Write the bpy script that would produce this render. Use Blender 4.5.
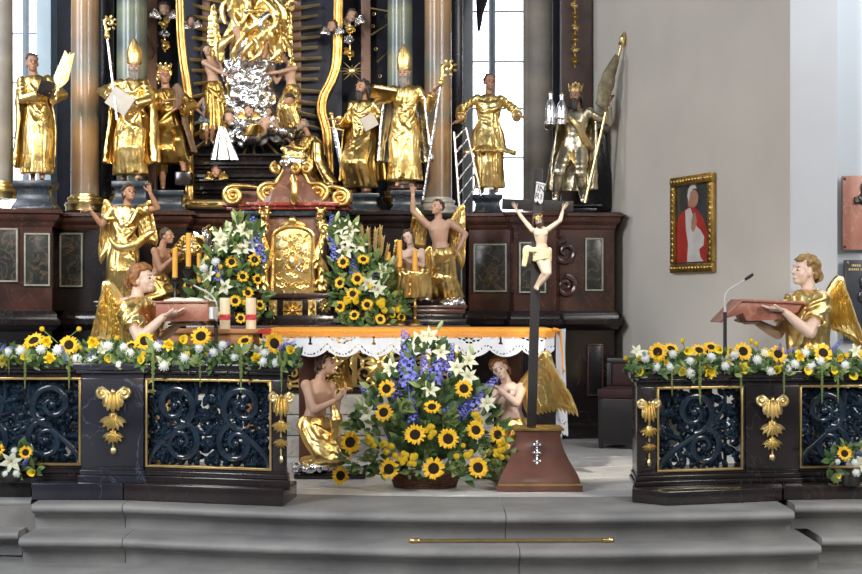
import bpy, bmesh, math, random
from mathutils import Vector, Matrix, Euler, noise
V = Vector
pi = math.pi
random.seed(7)
for o in list(bpy.data.objects):
    bpy.data.objects.remove(o)
SC = bpy.context.scene
COL = SC.collection

# ------------------------------------------------------------------ camera, world, lights, exposure
F, CX, HZ, CAMZ = 1500.0, 431.0, 305.0, 1.15
cam = bpy.data.cameras.new('camera')
cam.sensor_fit = 'HORIZONTAL'; cam.sensor_width = 36.0
cam.lens = 36.0 * F / 862.0
cam.shift_y = (HZ - 287.0) / 862.0
cam.clip_end = 200
camo = bpy.data.objects.new('camera', cam); COL.objects.link(camo)
camo.location = (0, 0, CAMZ); camo.rotation_euler = (pi/2, 0, 0)
SC.camera = camo

world = bpy.data.worlds.new('world'); SC.world = world
world.use_nodes = True
bg = world.node_tree.nodes['Background']
bg.inputs[0].default_value = (0.72, 0.83, 1.0, 1); bg.inputs[1].default_value = 0.11

def light(kind, name, loc, target, energy, color, size=1.0, size_y=None, angle=40, blend=.4):
    l = bpy.data.lights.new(name, kind); l.energy = energy; l.color = color
    if kind == 'AREA':
        l.shape = 'RECTANGLE'; l.size = size; l.size_y = size_y or size
    if kind == 'SPOT':
        l.spot_size = math.radians(angle); l.spot_blend = blend; l.shadow_soft_size = size
    o = bpy.data.objects.new(name, l); COL.objects.link(o)
    o.location = loc
    o.rotation_euler = (V(target) - V(loc)).to_track_quat('-Z', 'Y').to_euler()
    return o
light('AREA', 'nave_window_light_right', (6.5, 3.0, 5.5), (0.0, 11.0, 1.0), 520, (1.0, .95, .88), 1.6, 4.5)
light('AREA', 'nave_window_light_left', (-6.5, 3.0, 5.5), (0.5, 11.5, 1.2), 700, (.94, .96, 1.0), 1.6, 4.5)
light('AREA', 'rear_fill_light', (0.6, -4.0, 7.0), (-0.4, 12.0, 1.5), 130, (1.0, .96, .9), 2.0, 3.0)  # added area light behind the camera, for frontal highlights on the gold
light('AREA', 'choir_window_light_left', (-5.6, 11.0, 4.6), (-1.6, 13.0, 2.2), 140, (.84, .92, 1.0), 1.2, 3.0)
light('AREA', 'choir_window_light_right', (3.6, 9.6, 4.6), (1.0, 11.6, 0.2), 40, (.88, .94, 1.0), 1.0, 2.4)
light('SPOT', 'altar_lamp', (0.6, 6.0, 5.6), (-1.35, 13.2, 2.2), 1300, (1.0, .88, .66), .15, angle=26, blend=.7)
light('SPOT', 'mensa_lamp', (1.6, 7.0, 5.2), (-.15, 10.2, .8), 260, (1.0, .86, .62), .12, angle=24, blend=.6)
light('SPOT', 'lectern_fill_left', (-1.6, 3.4, 3.0), (-1.95, 9.6, 1.1), 800, (1.0, .9, .68), .1, angle=15, blend=.6)  # added fill near the camera so the left angel's gilt wing shines
light('SPOT', 'lectern_fill_right', (1.7, 3.4, 3.0), (2.45, 9.8, 1.1), 420, (1.0, .92, .74), .1, angle=13, blend=.6)  # same added fill for the right angel, no real lamp
light('SPOT', 'left_choir_lamp', (-1.2, 7.0, 5.2), (-2.7, 12.6, 2.4), 620, (1.0, .88, .68), .12, angle=24, blend=.8)
light('SPOT', 'lattice_fill_spot', (0.4, 3.5, 2.7), (-.35, 11.8, .62), 700, (1.0, .9, .72), .1, angle=13, blend=.6)  # added low fill for the gilt lattice under the mensa, no real lamp
light('SPOT', 'floor_sun_spot', (-1.0, 4.5, 6.2), (1.25, 10.6, 0.0), 2600, (1.0, .93, .82), .06, angle=8.5, blend=.5)  # added spot standing in for a patch of sunlight on the floor

vs = SC.view_settings
SC.display_settings.display_device = 'sRGB'
vs.view_transform = 'Standard'; vs.look = 'None'; vs.exposure = 0.12; vs.gamma = 1.0
vs.use_curve_mapping = False

# ------------------------------------------------------------------ helpers
def P(u, v, Y):
    return V(((u-CX)*Y/F, Y, CAMZ-(v-HZ)*Y/F))
def G(u, Y, z=0.0):
    return V(((u-CX)*Y/F, Y, z))
def px(n, Y):
    return n*Y/F
def lerp(a, b, t):
    return a + (b-a)*t

def tag(o, label=None, cat=None, group=None, kind=None):
    if label: o['label'] = label
    if cat: o['category'] = cat
    if group: o['group'] = group
    if kind: o['kind'] = kind
    return o
def thing(name, label, cat, loc=(0, 0, 0), group=None, rotz=0, kind=None):
    o = bpy.data.objects.new(name, None); COL.objects.link(o)
    o.empty_display_size = .1
    o.location = loc; o.rotation_euler = (0, 0, rotz)
    return tag(o, label, cat, group, kind)

class MB:
    """collects closed shapes; build() links them as one mesh object"""
    def __init__(self, M=None):
        self.v = []; self.f = []; self.M = M
    def add(self, vs, fs):
        n = len(self.v)
        if self.M is not None:
            M = self.M
            self.v.extend([M @ V(p) for p in vs])
        else:
            self.v.extend([V(p) for p in vs])
        self.f.extend([tuple(i+n for i in f) for f in fs])
        return self
    def box(self, c, s, rot=None):
        c = V(c); hx, hy, hz = s[0]/2, s[1]/2, s[2]/2
        pts = [V((x, y, z)) for x in (-hx, hx) for y in (-hy, hy) for z in (-hz, hz)]
        if rot is not None: pts = [rot @ p for p in pts]
        return self.add([c+p for p in pts], [(0,1,3,2),(4,6,7,5),(0,4,5,1),(2,3,7,6),(0,2,6,4),(1,5,7,3)])
    def bx(self, x0, x1, y0, y1, z0, z1):
        return self.box(((x0+x1)/2, (y0+y1)/2, (z0+z1)/2), (x1-x0, y1-y0, z1-z0))
    def rings(self, rs, cap=True):
        n = len(rs[0]); vs = [p for r in rs for p in r]; fs = []
        for i in range(len(rs)-1):
            for j in range(n):
                k = (j+1) % n
                fs.append((i*n+j, i*n+k, (i+1)*n+k, (i+1)*n+j))
        if cap and n > 14:
            for k, base in ((0, 0), (1, (len(rs)-1)*n)):
                c = V((0, 0, 0))
                for p in rs[-k]: c += V(p)
                vs.append(c/n); ci = len(vs)-1
                for j in range(n):
                    a, b = base+j, base+(j+1) % n
                    fs.append((ci, b, a) if k == 0 else (ci, a, b))
        elif cap:
            fs.append(tuple(range(n-1, -1, -1)))
            fs.append(tuple((len(rs)-1)*n+j for j in range(n)))
        return self.add(vs, fs)
    def tube(self, pts, radii, n=8, flat=None, up=None):
        """swept tube; flat=(a,b) scales the radius along the two frame axes"""
        pts = [V(p) for p in pts]; m = len(pts)
        if not hasattr(radii, '__len__'): radii = [radii]*m
        if len(radii) != m:
            r0 = radii
            radii = []
            for i in range(m):
                t = i/(m-1)*(len(r0)-1); k = min(int(t), len(r0)-2)
                radii.append(lerp(r0[k], r0[k+1], t-k))
        rs = []; prev = None
        for i, p in enumerate(pts):
            t = (pts[min(i+1, m-1)]-pts[max(i-1, 0)])
            if t.length < 1e-9: t = V((0, 0, 1))
            t.normalize()
            if prev is None:
                a = V(up) if up is not None else (V((0, 0, 1)) if abs(t.z) < .9 else V((1, 0, 0)))
            else:
                a = prev
            if up is not None: a = V(up)
            a = a - t*a.dot(t)
            if a.length < 1e-6: a = t.orthogonal()
            a.normalize(); b = t.cross(a); prev = a
            fa, fb = flat or (1, 1)
            r = max(radii[i], 1e-5)
            rs.append([p + a*(math.cos(2*pi*j/n)*r*fa) + b*(math.sin(2*pi*j/n)*r*fb) for j in range(n)])
        return self.rings(rs)
    def ell(self, c, r, rot=None, n=10, m=6):
        c = V(c)
        if not hasattr(r, '__len__'): r = (r, r, r)
        rs = []
        for i in range(m+1):
            ph = -pi/2 + pi*i/m
            if i in (0, m): ph *= .985
            row = []
            for j in range(n):
                th = 2*pi*j/n
                p = V((math.cos(ph)*math.cos(th)*r[0], math.cos(ph)*math.sin(th)*r[1], math.sin(ph)*r[2]))
                if rot is not None: p = rot @ p
                row.append(c+p)
            rs.append(row)
        return self.rings(rs)
    def lathe(self, prof, c=(0, 0, 0), n=24, a0=0, sx=1, sy=1):
        c = V(c)
        return self.rings([[c+V((math.cos(a0+2*pi*j/n)*max(r, 1e-4)*sx, math.sin(a0+2*pi*j/n)*max(r, 1e-4)*sy, z)) for j in range(n)] for r, z in prof])
    def prism(self, poly, z0, z1, M=None):
        """polygon in xy (local), extruded z0..z1"""
        n = len(poly)
        vs = [V((x, y, z0)) for x, y in poly] + [V((x, y, z1)) for x, y in poly]
        if M is not None: vs = [M @ p for p in vs]
        fs = [tuple(range(n-1, -1, -1)), tuple(range(n, 2*n))]
        for j in range(n):
            k = (j+1) % n
            fs.append((j, k, n+k, n+j))
        return self.add(vs, fs)
    def leaf(self, base, d, nrm, L, W, th=.004, bend=0.0, prof=(.25, .8, 1.0, .75, .03), ridge=0.0):
        """solid leaf: lens-shaped sections along a bending spine"""
        base = V(base); d = V(d).normalized(); nrm = V(nrm)
        nrm = nrm - d*nrm.dot(d)
        if nrm.length < 1e-6: nrm = d.orthogonal()
        nrm.normalize(); s = d.cross(nrm)
        rs = []; m = len(prof)
        for i, w in enumerate(prof):
            t = i/(m-1)
            c = base + d*(L*t) + nrm*(-bend*L*t*t)
            hw = W/2*w
            rs.append([c-s*hw, c+nrm*(th*(.3+.7*w)+ridge*w), c+s*hw, c-nrm*(th*.5)])
        return self.rings(rs)
    def mesh(self, name='m', recalc=True):
        me = bpy.data.meshes.new(name)
        me.from_pydata([tuple(p) for p in self.v], [], self.f)
        if recalc:
            bm = bmesh.new(); bm.from_mesh(me)
            bmesh.ops.recalc_face_normals(bm, faces=bm.faces)
            bm.to_mesh(me); bm.free()
        return me
    def build(self, name, mat, parent=None, loc=None, smooth=35, bevel=0, seg=2, label=None):
        me = self.mesh(name)
        if bevel:
            bm = bmesh.new(); bm.from_mesh(me)
            es = [e for e in bm.edges if e.is_manifold and e.calc_face_angle(0) > .6]
            bmesh.ops.bevel(bm, geom=es, offset=bevel, segments=seg, profile=.6, affect='EDGES', clamp_overlap=True)
            bm.to_mesh(me); bm.free()
        return link(name, me, mat, parent, loc, smooth, label)

def link(name, me, mat=None, parent=None, loc=None, smooth=35, label=None):
    if smooth:
        me.polygons.foreach_set('use_smooth', [True]*len(me.polygons))
        if smooth < 180: me.set_sharp_from_angle(angle=math.radians(smooth))
    if mat is not None:
        me.materials.clear(); me.materials.append(mat)
    o = bpy.data.objects.new(name, me); COL.objects.link(o)
    if parent is not None: o.parent = parent
    if loc is not None: o.location = loc
    if label: o['label'] = label
    return o
def inst(name, me, parent, loc, d=None, scale=1.0, spin=0.0, label=None):
    """one more object of a shared mesh whose +Z looks along d"""
    o = bpy.data.objects.new(name, me); COL.objects.link(o); o.parent = parent
    o.location = loc
    if d is not None:
        q = V(d).to_track_quat('Z', 'Y')
        o.rotation_euler = (q.to_matrix() @ Matrix.Rotation(spin, 3, 'Z')).to_euler()
    o.scale = (scale,)*3 if not hasattr(scale, '__len__') else scale
    return o

def organic(mb, voxel, smooth=2, lump=None, seed=0, decimate=None):
    """union of the collected closed shapes as one continuous, softened surface"""
    me = mb.mesh('tmp')
    ob = bpy.data.objects.new('tmp', me); COL.objects.link(ob)
    m = ob.modifiers.new('r', 'REMESH'); m.mode = 'VOXEL'; m.voxel_size = voxel; m.adaptivity = 0
    if smooth:
        s = ob.modifiers.new('s', 'SMOOTH'); s.factor = .5; s.iterations = smooth
    if decimate:
        dm = ob.modifiers.new('d', 'DECIMATE'); dm.ratio = decimate
    dg = bpy.context.evaluated_depsgraph_get()
    ev = ob.evaluated_get(dg)
    out = bpy.data.meshes.new_from_object(ev, depsgraph=dg)
    bpy.data.objects.remove(ob); bpy.data.meshes.remove(me)
    if lump:
        amp, sc = lump
        off = V((seed*3.1, seed*1.7, seed*.9))
        nn = [v.vector.copy() for v in out.vertex_normals]
        flat = []
        for vtx, nv in zip(out.vertices, nn):
            c = vtx.co; flat.extend(c+nv*(amp*noise.noise((c+off)*sc)))
        out.vertices.foreach_set('co', flat)
    return out
def join_meshes(mes, name):
    vs, fs = [], []
    for me in mes:
        n = len(vs)
        vs.extend([v.co[:] for v in me.vertices]); fs.extend([tuple(i+n for i in p.vertices) for p in me.polygons])
    out = bpy.data.meshes.new(name); out.from_pydata(vs, [], fs)
    for me in mes: bpy.data.meshes.remove(me)
    return out

def spiral(c, r, turns, a0, sgn=1, n=26, r1=.12, ax=V((1, 0, 0)), az=V((0, 0, 1))):
    c = V(c); out = []
    for i in range(n):
        t = i/(n-1); a = a0+sgn*turns*2*pi*t; rr = r*((1-t)**.8*(1-r1)+r1)
        out.append(c+ax*(math.cos(a)*rr)+az*(math.sin(a)*rr))
    return out
def bez(p0, p1, p2, p3, n=10):
    p0, p1, p2, p3 = map(V, (p0, p1, p2, p3)); r = []
    for i in range(n):
        t = i/(n-1); s = 1-t
        r.append(p0*s**3+p1*(3*s*s*t)+p2*(3*s*t*t)+p3*t**3)
    return r
def smooth_path(pts, k=6):
    pts = [V(p) for p in pts]; out = []
    for i in range(len(pts)-1):
        p0 = pts[max(i-1, 0)]; p1 = pts[i]; p2 = pts[i+1]; p3 = pts[min(i+2, len(pts)-1)]
        for j in range(k):
            t = j/k
            out.append(.5*((2*p1)+(p2-p0)*t+(2*p0-5*p1+4*p2-p3)*t*t+(3*p1-p0-3*p2+p3)*t**3))
    out.append(pts[-1]); return out

# ------------------------------------------------------------------ materials
MT = {}
def mat(name, col, rough=.5, metal=0.0, var=.12, scale=9.0, bump=0.0, bscale=30.0, col2=None, spec=.5, coat=0.0, sheen=0, emit=None, estr=0, sss=0, detail=4):
    m = bpy.data.materials.new(name); m.use_nodes = True; nt = m.node_tree
    b = nt.nodes['Principled BSDF']
    tc = nt.nodes.new('ShaderNodeTexCoord'); mp = nt.nodes.new('ShaderNodeMapping')
    nt.links.new(tc.outputs['Object'], mp.inputs[0])
    n1 = nt.nodes.new('ShaderNodeTexNoise'); n1.inputs['Scale'].default_value = scale; n1.inputs['Detail'].default_value = detail
    nt.links.new(mp.outputs[0], n1.inputs['Vector'])
    cr = nt.nodes.new('ShaderNodeValToRGB')
    c2 = col2 or tuple(c*(1-var) for c in col); c1 = col if col2 else tuple(min(1, c*(1+var)) for c in col)
    cr.color_ramp.elements[0].position = .32; cr.color_ramp.elements[1].position = .68
    cr.color_ramp.elements[0].color = (*c2, 1); cr.color_ramp.elements[1].color = (*c1, 1)
    nt.links.new(n1.outputs[0], cr.inputs[0]); nt.links.new(cr.outputs[0], b.inputs['Base Color'])
    b.inputs['Roughness'].default_value = rough; b.inputs['Metallic'].default_value = metal
    b.inputs['Specular IOR Level'].default_value = spec
    if coat: b.inputs['Coat Weight'].default_value = coat; b.inputs['Coat Roughness'].default_value = .12
    if sheen: b.inputs['Sheen Weight'].default_value = sheen
    if sss: b.inputs['Subsurface Weight'].default_value = sss; b.inputs['Subsurface Radius'].default_value = (.02, .01, .006)
    if bump:
        n2 = nt.nodes.new('ShaderNodeTexNoise'); n2.inputs['Scale'].default_value = bscale; n2.inputs['Detail'].default_value = 3
        nt.links.new(mp.outputs[0], n2.inputs['Vector'])
        bp = nt.nodes.new('ShaderNodeBump'); bp.inputs['Strength'].default_value = bump; bp.inputs['Distance'].default_value = .01
        nt.links.new(n2.outputs[0], bp.inputs['Height']); nt.links.new(bp.outputs[0], b.inputs['Normal'])
    if emit: b.inputs['Emission Color'].default_value = (*emit, 1); b.inputs['Emission Strength'].default_value = estr
    MT[name] = m; return m
def marble(name, c1, c2, vein, scale=3.0, rough=.2, veinw=.02, coat=0.0, spec=.5, bump=0.0):
    m = mat(name, c1, rough, var=0, scale=scale, col2=c2, spec=spec, coat=coat, bump=bump, bscale=18)
    nt = m.node_tree; b = nt.nodes['Principled BSDF']
    tc = [n for n in nt.nodes if n.type == 'MAPPING'][0]; cr = [n for n in nt.nodes if n.type == 'VALTORGB'][0]
    n = nt.nodes.new('ShaderNodeTexNoise'); n.inputs['Scale'].default_value = scale*.9; n.inputs['Detail'].default_value = 5
    n.inputs['Distortion'].default_value = 1.2
    nt.links.new(tc.outputs[0], n.inputs['Vector'])
    r = nt.nodes.new('ShaderNodeValToRGB'); e = r.color_ramp.elements
    e[0].position = .5-veinw; e[0].color = (0, 0, 0, 1); e[1].position = .5; e[1].color = (1, 1, 1, 1)
    x = e.new(.5+veinw); x.color = (0, 0, 0, 1)
    nt.links.new(n.outputs[0], r.inputs[0])
    mx = nt.nodes.new('ShaderNodeMix'); mx.data_type = 'RGBA'
    nt.links.new(r.outputs[0], mx.inputs[0]); nt.links.new(cr.outputs[0], mx.inputs[6]); mx.inputs[7].default_value = (*vein, 1)
    nt.links.new(mx.outputs[2], b.inputs['Base Color'])
    return m
def banded(name, stops, scale, rough=.25):
    """column stone in drums: colour bands along Z with cloudy edges"""
    m = mat(name, (1, 1, 1), rough, var=.18, scale=6, bump=.05, coat=.25 if rough < .5 else 0)
    nt = m.node_tree; b = nt.nodes['Principled BSDF']
    tc = nt.nodes.new('ShaderNodeTexCoord'); sp = nt.nodes.new('ShaderNodeSeparateXYZ')
    nt.links.new(tc.outputs['Object'], sp.inputs[0])
    no = nt.nodes.new('ShaderNodeTexNoise'); no.inputs['Scale'].default_value = 5
    nt.links.new(tc.outputs['Object'], no.inputs['Vector'])
    ma = nt.nodes.new('ShaderNodeMath'); ma.operation = 'MULTIPLY_ADD'; ma.inputs[1].default_value = .10
    nt.links.new(no.outputs[0], ma.inputs[0]); nt.links.new(sp.outputs[2], ma.inputs[2])
    md = nt.nodes.new('ShaderNodeMath'); md.operation = 'MULTIPLY'; md.inputs[1].default_value = scale
    nt.links.new(ma.outputs[0], md.inputs[0])
    fr = nt.nodes.new('ShaderNodeMath'); fr.operation = 'FRACT'; nt.links.new(md.outputs[0], fr.inputs[0])
    r = nt.nodes.new('ShaderNodeValToRGB'); e = r.color_ramp.elements
    e[0].position, e[0].color = stops[0][0], (*stops[0][1], 1); e[1].position, e[1].color = stops[-1][0], (*stops[-1][1], 1)
    for p, c in stops[1:-1]:
        k = e.new(p); k.color = (*c, 1)
    nt.links.new(fr.outputs[0], r.inputs[0])
    old = [n for n in nt.nodes if n.type == 'VALTORGB'][0]
    mx = nt.nodes.new('ShaderNodeMix'); mx.data_type = 'RGBA'; mx.blend_type = 'MULTIPLY'; mx.inputs[0].default_value = 1
    nt.links.new(r.outputs[0], mx.inputs[6]); nt.links.new(old.outputs[0], mx.inputs[7])
    nt.links.new(mx.outputs[2], b.inputs['Base Color'])
    return m
gold = mat('gilding', (1.0, .75, .31), .31, 1.0, scale=8, col2=(.62, .39, .115), bump=.25, bscale=30)
gold2 = mat('bright_gilding', (1.0, .81, .38), .34, 1.0, scale=9, col2=(.80, .54, .17), bump=.4, bscale=30)
goldp = mat('pale_gilding', (.86, .70, .36), .32, 1.0, scale=12, col2=(.62, .46, .18), bump=.2, bscale=60)
golddrop = mat('pale_gilt_mount', (.95, .80, .46), .4, 1.0, scale=20, col2=(.80, .62, .28), bump=.2, bscale=60)
flagm = mat('dark_flag_cloth', (.20, .17, .10), .5, .4, var=.3, scale=20, bump=.3)
goldf = mat('frame_gilding', (.80, .54, .19), .33, 1.0, scale=10, col2=(.55, .34, .10), bump=.3, bscale=30)
goldd = mat('old_gilding', (.62, .42, .13), .36, 1.0, scale=9, col2=(.34, .21, .06), bump=.35, bscale=40)
silver = mat('silver_leaf', (.86, .86, .87), .26, 1.0, scale=10, col2=(.55, .56, .60), bump=.4, bscale=40)
silvergold = mat('silver_gilt_armour', (.74, .68, .53), .3, 1.0, scale=12, col2=(.50, .42, .27), bump=.35, bscale=45)
skin = mat('painted_flesh', (.47, .29, .205), .45, var=.08, scale=6, sss=0)
skin_b = mat('painted_tanned_flesh', (.37, .195, .12), .45, var=.12, scale=6)
skin_w = mat('painted_pale_flesh', (.62, .45, .37), .42, var=.06, scale=6)
ivory = mat('ivory_flesh', (.52, .40, .30), .45, var=.12, scale=14)
hair_br = mat('brown_hair', (.06, .033, .02), .55, var=.3, scale=40, bump=.4, bscale=70)
hair_dk = mat('dark_hair', (.03, .022, .018), .55, var=.3, scale=40, bump=.4, bscale=70)
hair_gr = mat('grey_hair', (.20, .18, .155), .6, var=.3, scale=40, bump=.4, bscale=70)
hair_gd = mat('golden_brown_hair', (.26, .155, .05), .5, var=.35, scale=30, bump=.4, bscale=60)
hair_au = mat('auburn_hair', (.27, .115, .04), .5, var=.35, scale=30, bump=.4, bscale=60)
eye = mat('eye_dark', (.03, .02, .02), .3)
lace = mat('white_linen', (.66, .68, .74), .8, var=.05, scale=20, bump=.1, bscale=120)
whitecl = mat('white_drapery', (.72, .73, .75), .6, var=.1, scale=12)
orange = mat('orange_cloth', (.83, .33, .035), .75, var=.12, scale=60, bump=.2, bscale=160)
redcl = mat('red_cloth', (.52, .045, .03), .75, var=.15, scale=30)
bluecl = mat('blue_silver_cloth', (.30, .40, .60), .35, .6, var=.2, scale=20, bump=.3)
furbr = mat('brown_fur_cloak', (.13, .075, .04), .7, var=.35, scale=40, bump=.6, bscale=60)
bluemb = marble('blue_black_marble', (.03, .03, .041), (.016, .016, .024), (.08, .10, .14), 3.2, .2, .006, coat=.3)
carve = mat('blue_black_carving', (.015, .033, .056), .2, var=.4, scale=9, col2=(.007, .013, .025), coat=.5, bump=.15, bscale=40)
brownmb = marble('dark_brown_marble', (.024, .016, .015), (.010, .008, .009), (.04, .032, .032), 3.0, .2, .008, coat=.15)
redmb = marble('red_brown_marble', (.085, .034, .023), (.034, .016, .013), (.10, .055, .042), 4.5, .25, .012, coat=.1)
blackmb = marble('black_marble', (.016, .015, .016), (.008, .007, .009), (.03, .028, .028), 3.0, .25, .008)
redtrim = marble('red_marble', (.36, .055, .035), (.19, .03, .022), (.5, .2, .15), 8, .22, .03)
pinkmb = marble('pink_brown_marble', (.22, .10, .065), (.14, .06, .04), (.28, .16, .11), 7, .3, .03)
greenmb = marble('dark_green_marble', (.045, .05, .042), (.022, .025, .024), (.13, .085, .06), 9, .25, .04)
slate = marble('slate_blue_marble', (.028, .042, .058), (.014, .02, .03), (.12, .11, .08), 7, .3, .015)
palemb = marble('pale_marble', (.62, .60, .56), (.50, .48, .44), (.36, .33, .30), 5, .3, .02)
framemb = mat('pale_inlay', (.30, .30, .25), .4, var=.2, scale=20)
stone = mat('step_stone', (.29, .285, .275), .55, scale=2.6, col2=(.17, .17, .172), bump=.3, bscale=26, detail=9)
floormb = marble('floor_marble', (.80, .78, .75), (.68, .67, .66), (.6, .59, .58), 2.2, .28, .02)
floordk = mat('joint_mortar', (.22, .21, .2), .9)
plaster = mat('beige_plaster', (.53, .49, .435), .9, var=.055, scale=1.3, bump=.25, bscale=7, spec=.2)
plasterw = mat('white_plaster', (.46, .47, .49), .9, var=.04, scale=1.5, bump=.2, bscale=7, spec=.2)
plasterb = mat('daylight_blue_plaster', (.56, .61, .66), .9, var=.03, scale=1.5, bump=.15, bscale=7, spec=.2)  # blue cast of daylight put into the plaster colour
pillar = banded('grey_sandstone', [(0, (.36, .32, .27)), (.3, (.45, .40, .33)), (.55, (.34, .31, .27)), (.8, (.43, .39, .33)), (1, (.36, .32, .27))], 1.6, .7)
jamb = mat('window_jamb_stone', (.55, .66, .72), .8, var=.08, scale=4)
colA = banded('orange_scagliola', [(0, (.38, .23, .115)), (.18, (.50, .29, .13)), (.3, (.27, .235, .17)), (.45, (.46, .26, .12)), (.62, (.25, .23, .185)), (.8, (.27, .18, .12)), (1, (.38, .23, .115))], .8, .3)
colB = banded('green_scagliola', [(0, (.16, .20, .16)), (.2, (.24, .26, .17)), (.32, (.07, .10, .11)), (.5, (.17, .21, .17)), (.7, (.25, .26, .17)), (.85, (.09, .12, .12)), (1, (.16, .20, .16))], 1.1, .3)
raym = mat('ray_gilding', (.95, .70, .28), .5, .55, scale=9, col2=(.70, .45, .14))
raym2 = mat('pale_ray_gilding', (.62, .52, .30), .5, .55, scale=9, col2=(.42, .33, .17))
pinkwood = mat('pinkish_wood', (.30, .17, .12), .5, var=.15, scale=5)
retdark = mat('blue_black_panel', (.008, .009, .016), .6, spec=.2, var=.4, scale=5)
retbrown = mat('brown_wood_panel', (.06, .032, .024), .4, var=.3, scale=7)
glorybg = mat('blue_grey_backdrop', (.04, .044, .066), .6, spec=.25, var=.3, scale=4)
wood = mat('brown_wood', (.14, .055, .036), .38, var=.2, scale=7, coat=.2)
woodo = mat('orange_wood', (.42, .19, .075), .45, var=.15, scale=9)
blackwd = mat('black_wood', (.018, .016, .017), .45, var=.2, scale=12)
rosemb = marble('rose_lectern_stone', (.33, .125, .085), (.25, .09, .065), (.38, .18, .14), 6, .35, .03)
brass = mat('brass', (.72, .50, .20), .3, 1.0, var=.15)
bronze = mat('dark_bronze', (.07, .065, .06), .35, .8, var=.3, scale=20)
chrome = mat('chrome', (.62, .62, .64), .35, .45)
blackpl = mat('black_plastic', (.012, .012, .013), .4)
wax = mat('yellow_beeswax', (.80, .42, .06), .5, var=.05, sss=.15)
waxp = mat('ivory_wax', (.78, .66, .45), .5, var=.05, sss=.15)
waxr = mat('red_wax', (.6, .05, .07), .5)
page = mat('book_page', (.80, .76, .66), .8, var=.05)
bookc = mat('grey_parchment', (.50, .47, .42), .7, var=.1)
ptl = mat('sunflower_petal', (.94, .60, .014), .55, scale=30, col2=(.92, .48, .008))
seed_m = mat('sunflower_seed_head', (.035, .018, .008), .9, var=.5, scale=60, bump=.8, bscale=120)
yel = mat('yellow_petal', (.88, .66, .03), .5, var=.12, scale=25)
butt = mat('button_flower', (.86, .58, .02), .7, var=.2, scale=60, bump=.6, bscale=120)
whitef = mat('white_petal', (.70, .73, .70), .55, var=.06, scale=30)
lilyf = mat('lily_petal', (.74, .74, .62), .5, scale=30, col2=(.58, .62, .40))
bluef = mat('delphinium_petal', (.13, .19, .68), .55, scale=40, col2=(.24, .22, .64))
leafm = mat('green_leaf', (.085, .16, .045), .45, scale=14, col2=(.04, .085, .03))
leafl = mat('light_green_leaf', (.27, .34, .11), .5, scale=14, col2=(.15, .23, .07))
tassel = mat('green_amaranth', (.28, .36, .10), .7, var=.25, scale=60, bump=.8, bscale=120)
wheatm = mat('wheat_ear', (.60, .43, .16), .7, var=.2, scale=60, bump=.6, bscale=120)
wicker = mat('brown_wicker', (.13, .055, .03), .6, var=.4, scale=40, bump=.8, bscale=60)
panewht = mat('daylit_glass', (.85, .9, .95), .2, var=.02, emit=(.93, .97, 1.0), estr=5.0)
leadm = mat('window_lead', (.16, .19, .24), .5, var=.1)
mullion = mat('grey_mullion_stone', (.27, .30, .34), .7, var=.1)
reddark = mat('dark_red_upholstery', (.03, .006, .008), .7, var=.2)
pap_bg = mat('painted_dark_ground', (.03, .035, .04), .4, var=.3, scale=5)
pap_red = mat('painted_red', (.34, .025, .02), .45, var=.2, scale=9)
pap_wht = mat('painted_white', (.52, .49, .46), .45, var=.1, scale=9)
pap_skin = mat('painted_face', (.36, .18, .12), .45, var=.15, scale=20)
plq_red = marble('red_plaque_stone', (.44, .20, .145), (.36, .15, .11), (.5, .28, .22), 6, .3, .02)
plq_dark = mat('dark_plaque_stone', (.03, .035, .045), .3, var=.2)
# ------------------------------------------------------------------ the setting: floor, steps, walls, windows
def plan(us):
    return [G(u, Y) for u, Y in us]
fl = MB(); fl.prism([(-6, 8.8), (6, 8.8), (6, 15), (-6, 15)], -.5, -.03)
floor = tag(fl.build('floor', floordk), 'pale marble sanctuary floor laid in large slabs', 'floor', kind='structure')
ft = MB(); ft.bx(-.307, .307, -.307, .307, -.03, -.003)
ftm = None
ang = .30
ca, sa = math.cos(ang), math.sin(ang)
for i in range(-9, 10):
    for j in range(-2, 12):
        lx, ly = i*.62+(.31 if j % 2 else 0), j*.62
        x = lx*ca - ly*sa; y = 8.7 + lx*sa + ly*ca
        if not (8.42+.1*abs(x-.3)+.42 < y < 13.6 and -2.4 < x < 2.9): continue
        if ftm is None:
            o = ft.build('floor_slab', floormb, floor, bevel=.003, seg=1); ftm = o.data
        else:
            o = bpy.data.objects.new('floor_slab', ftm); COL.objects.link(o); o.parent = floor
        o.location = (x, y, random.uniform(-.0007, .0007)); o.rotation_euler = (0, 0, ang+(pi/2 if random.random() < .5 else 0))
nf = MB(); nf.prism([(-7, -3), (7, -3), (7, 8.8), (-7, 8.8)], -.55, -.45)
tag(nf.build('floor', stone), 'grey stone nave floor below the steps', 'floor', kind='structure')

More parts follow.
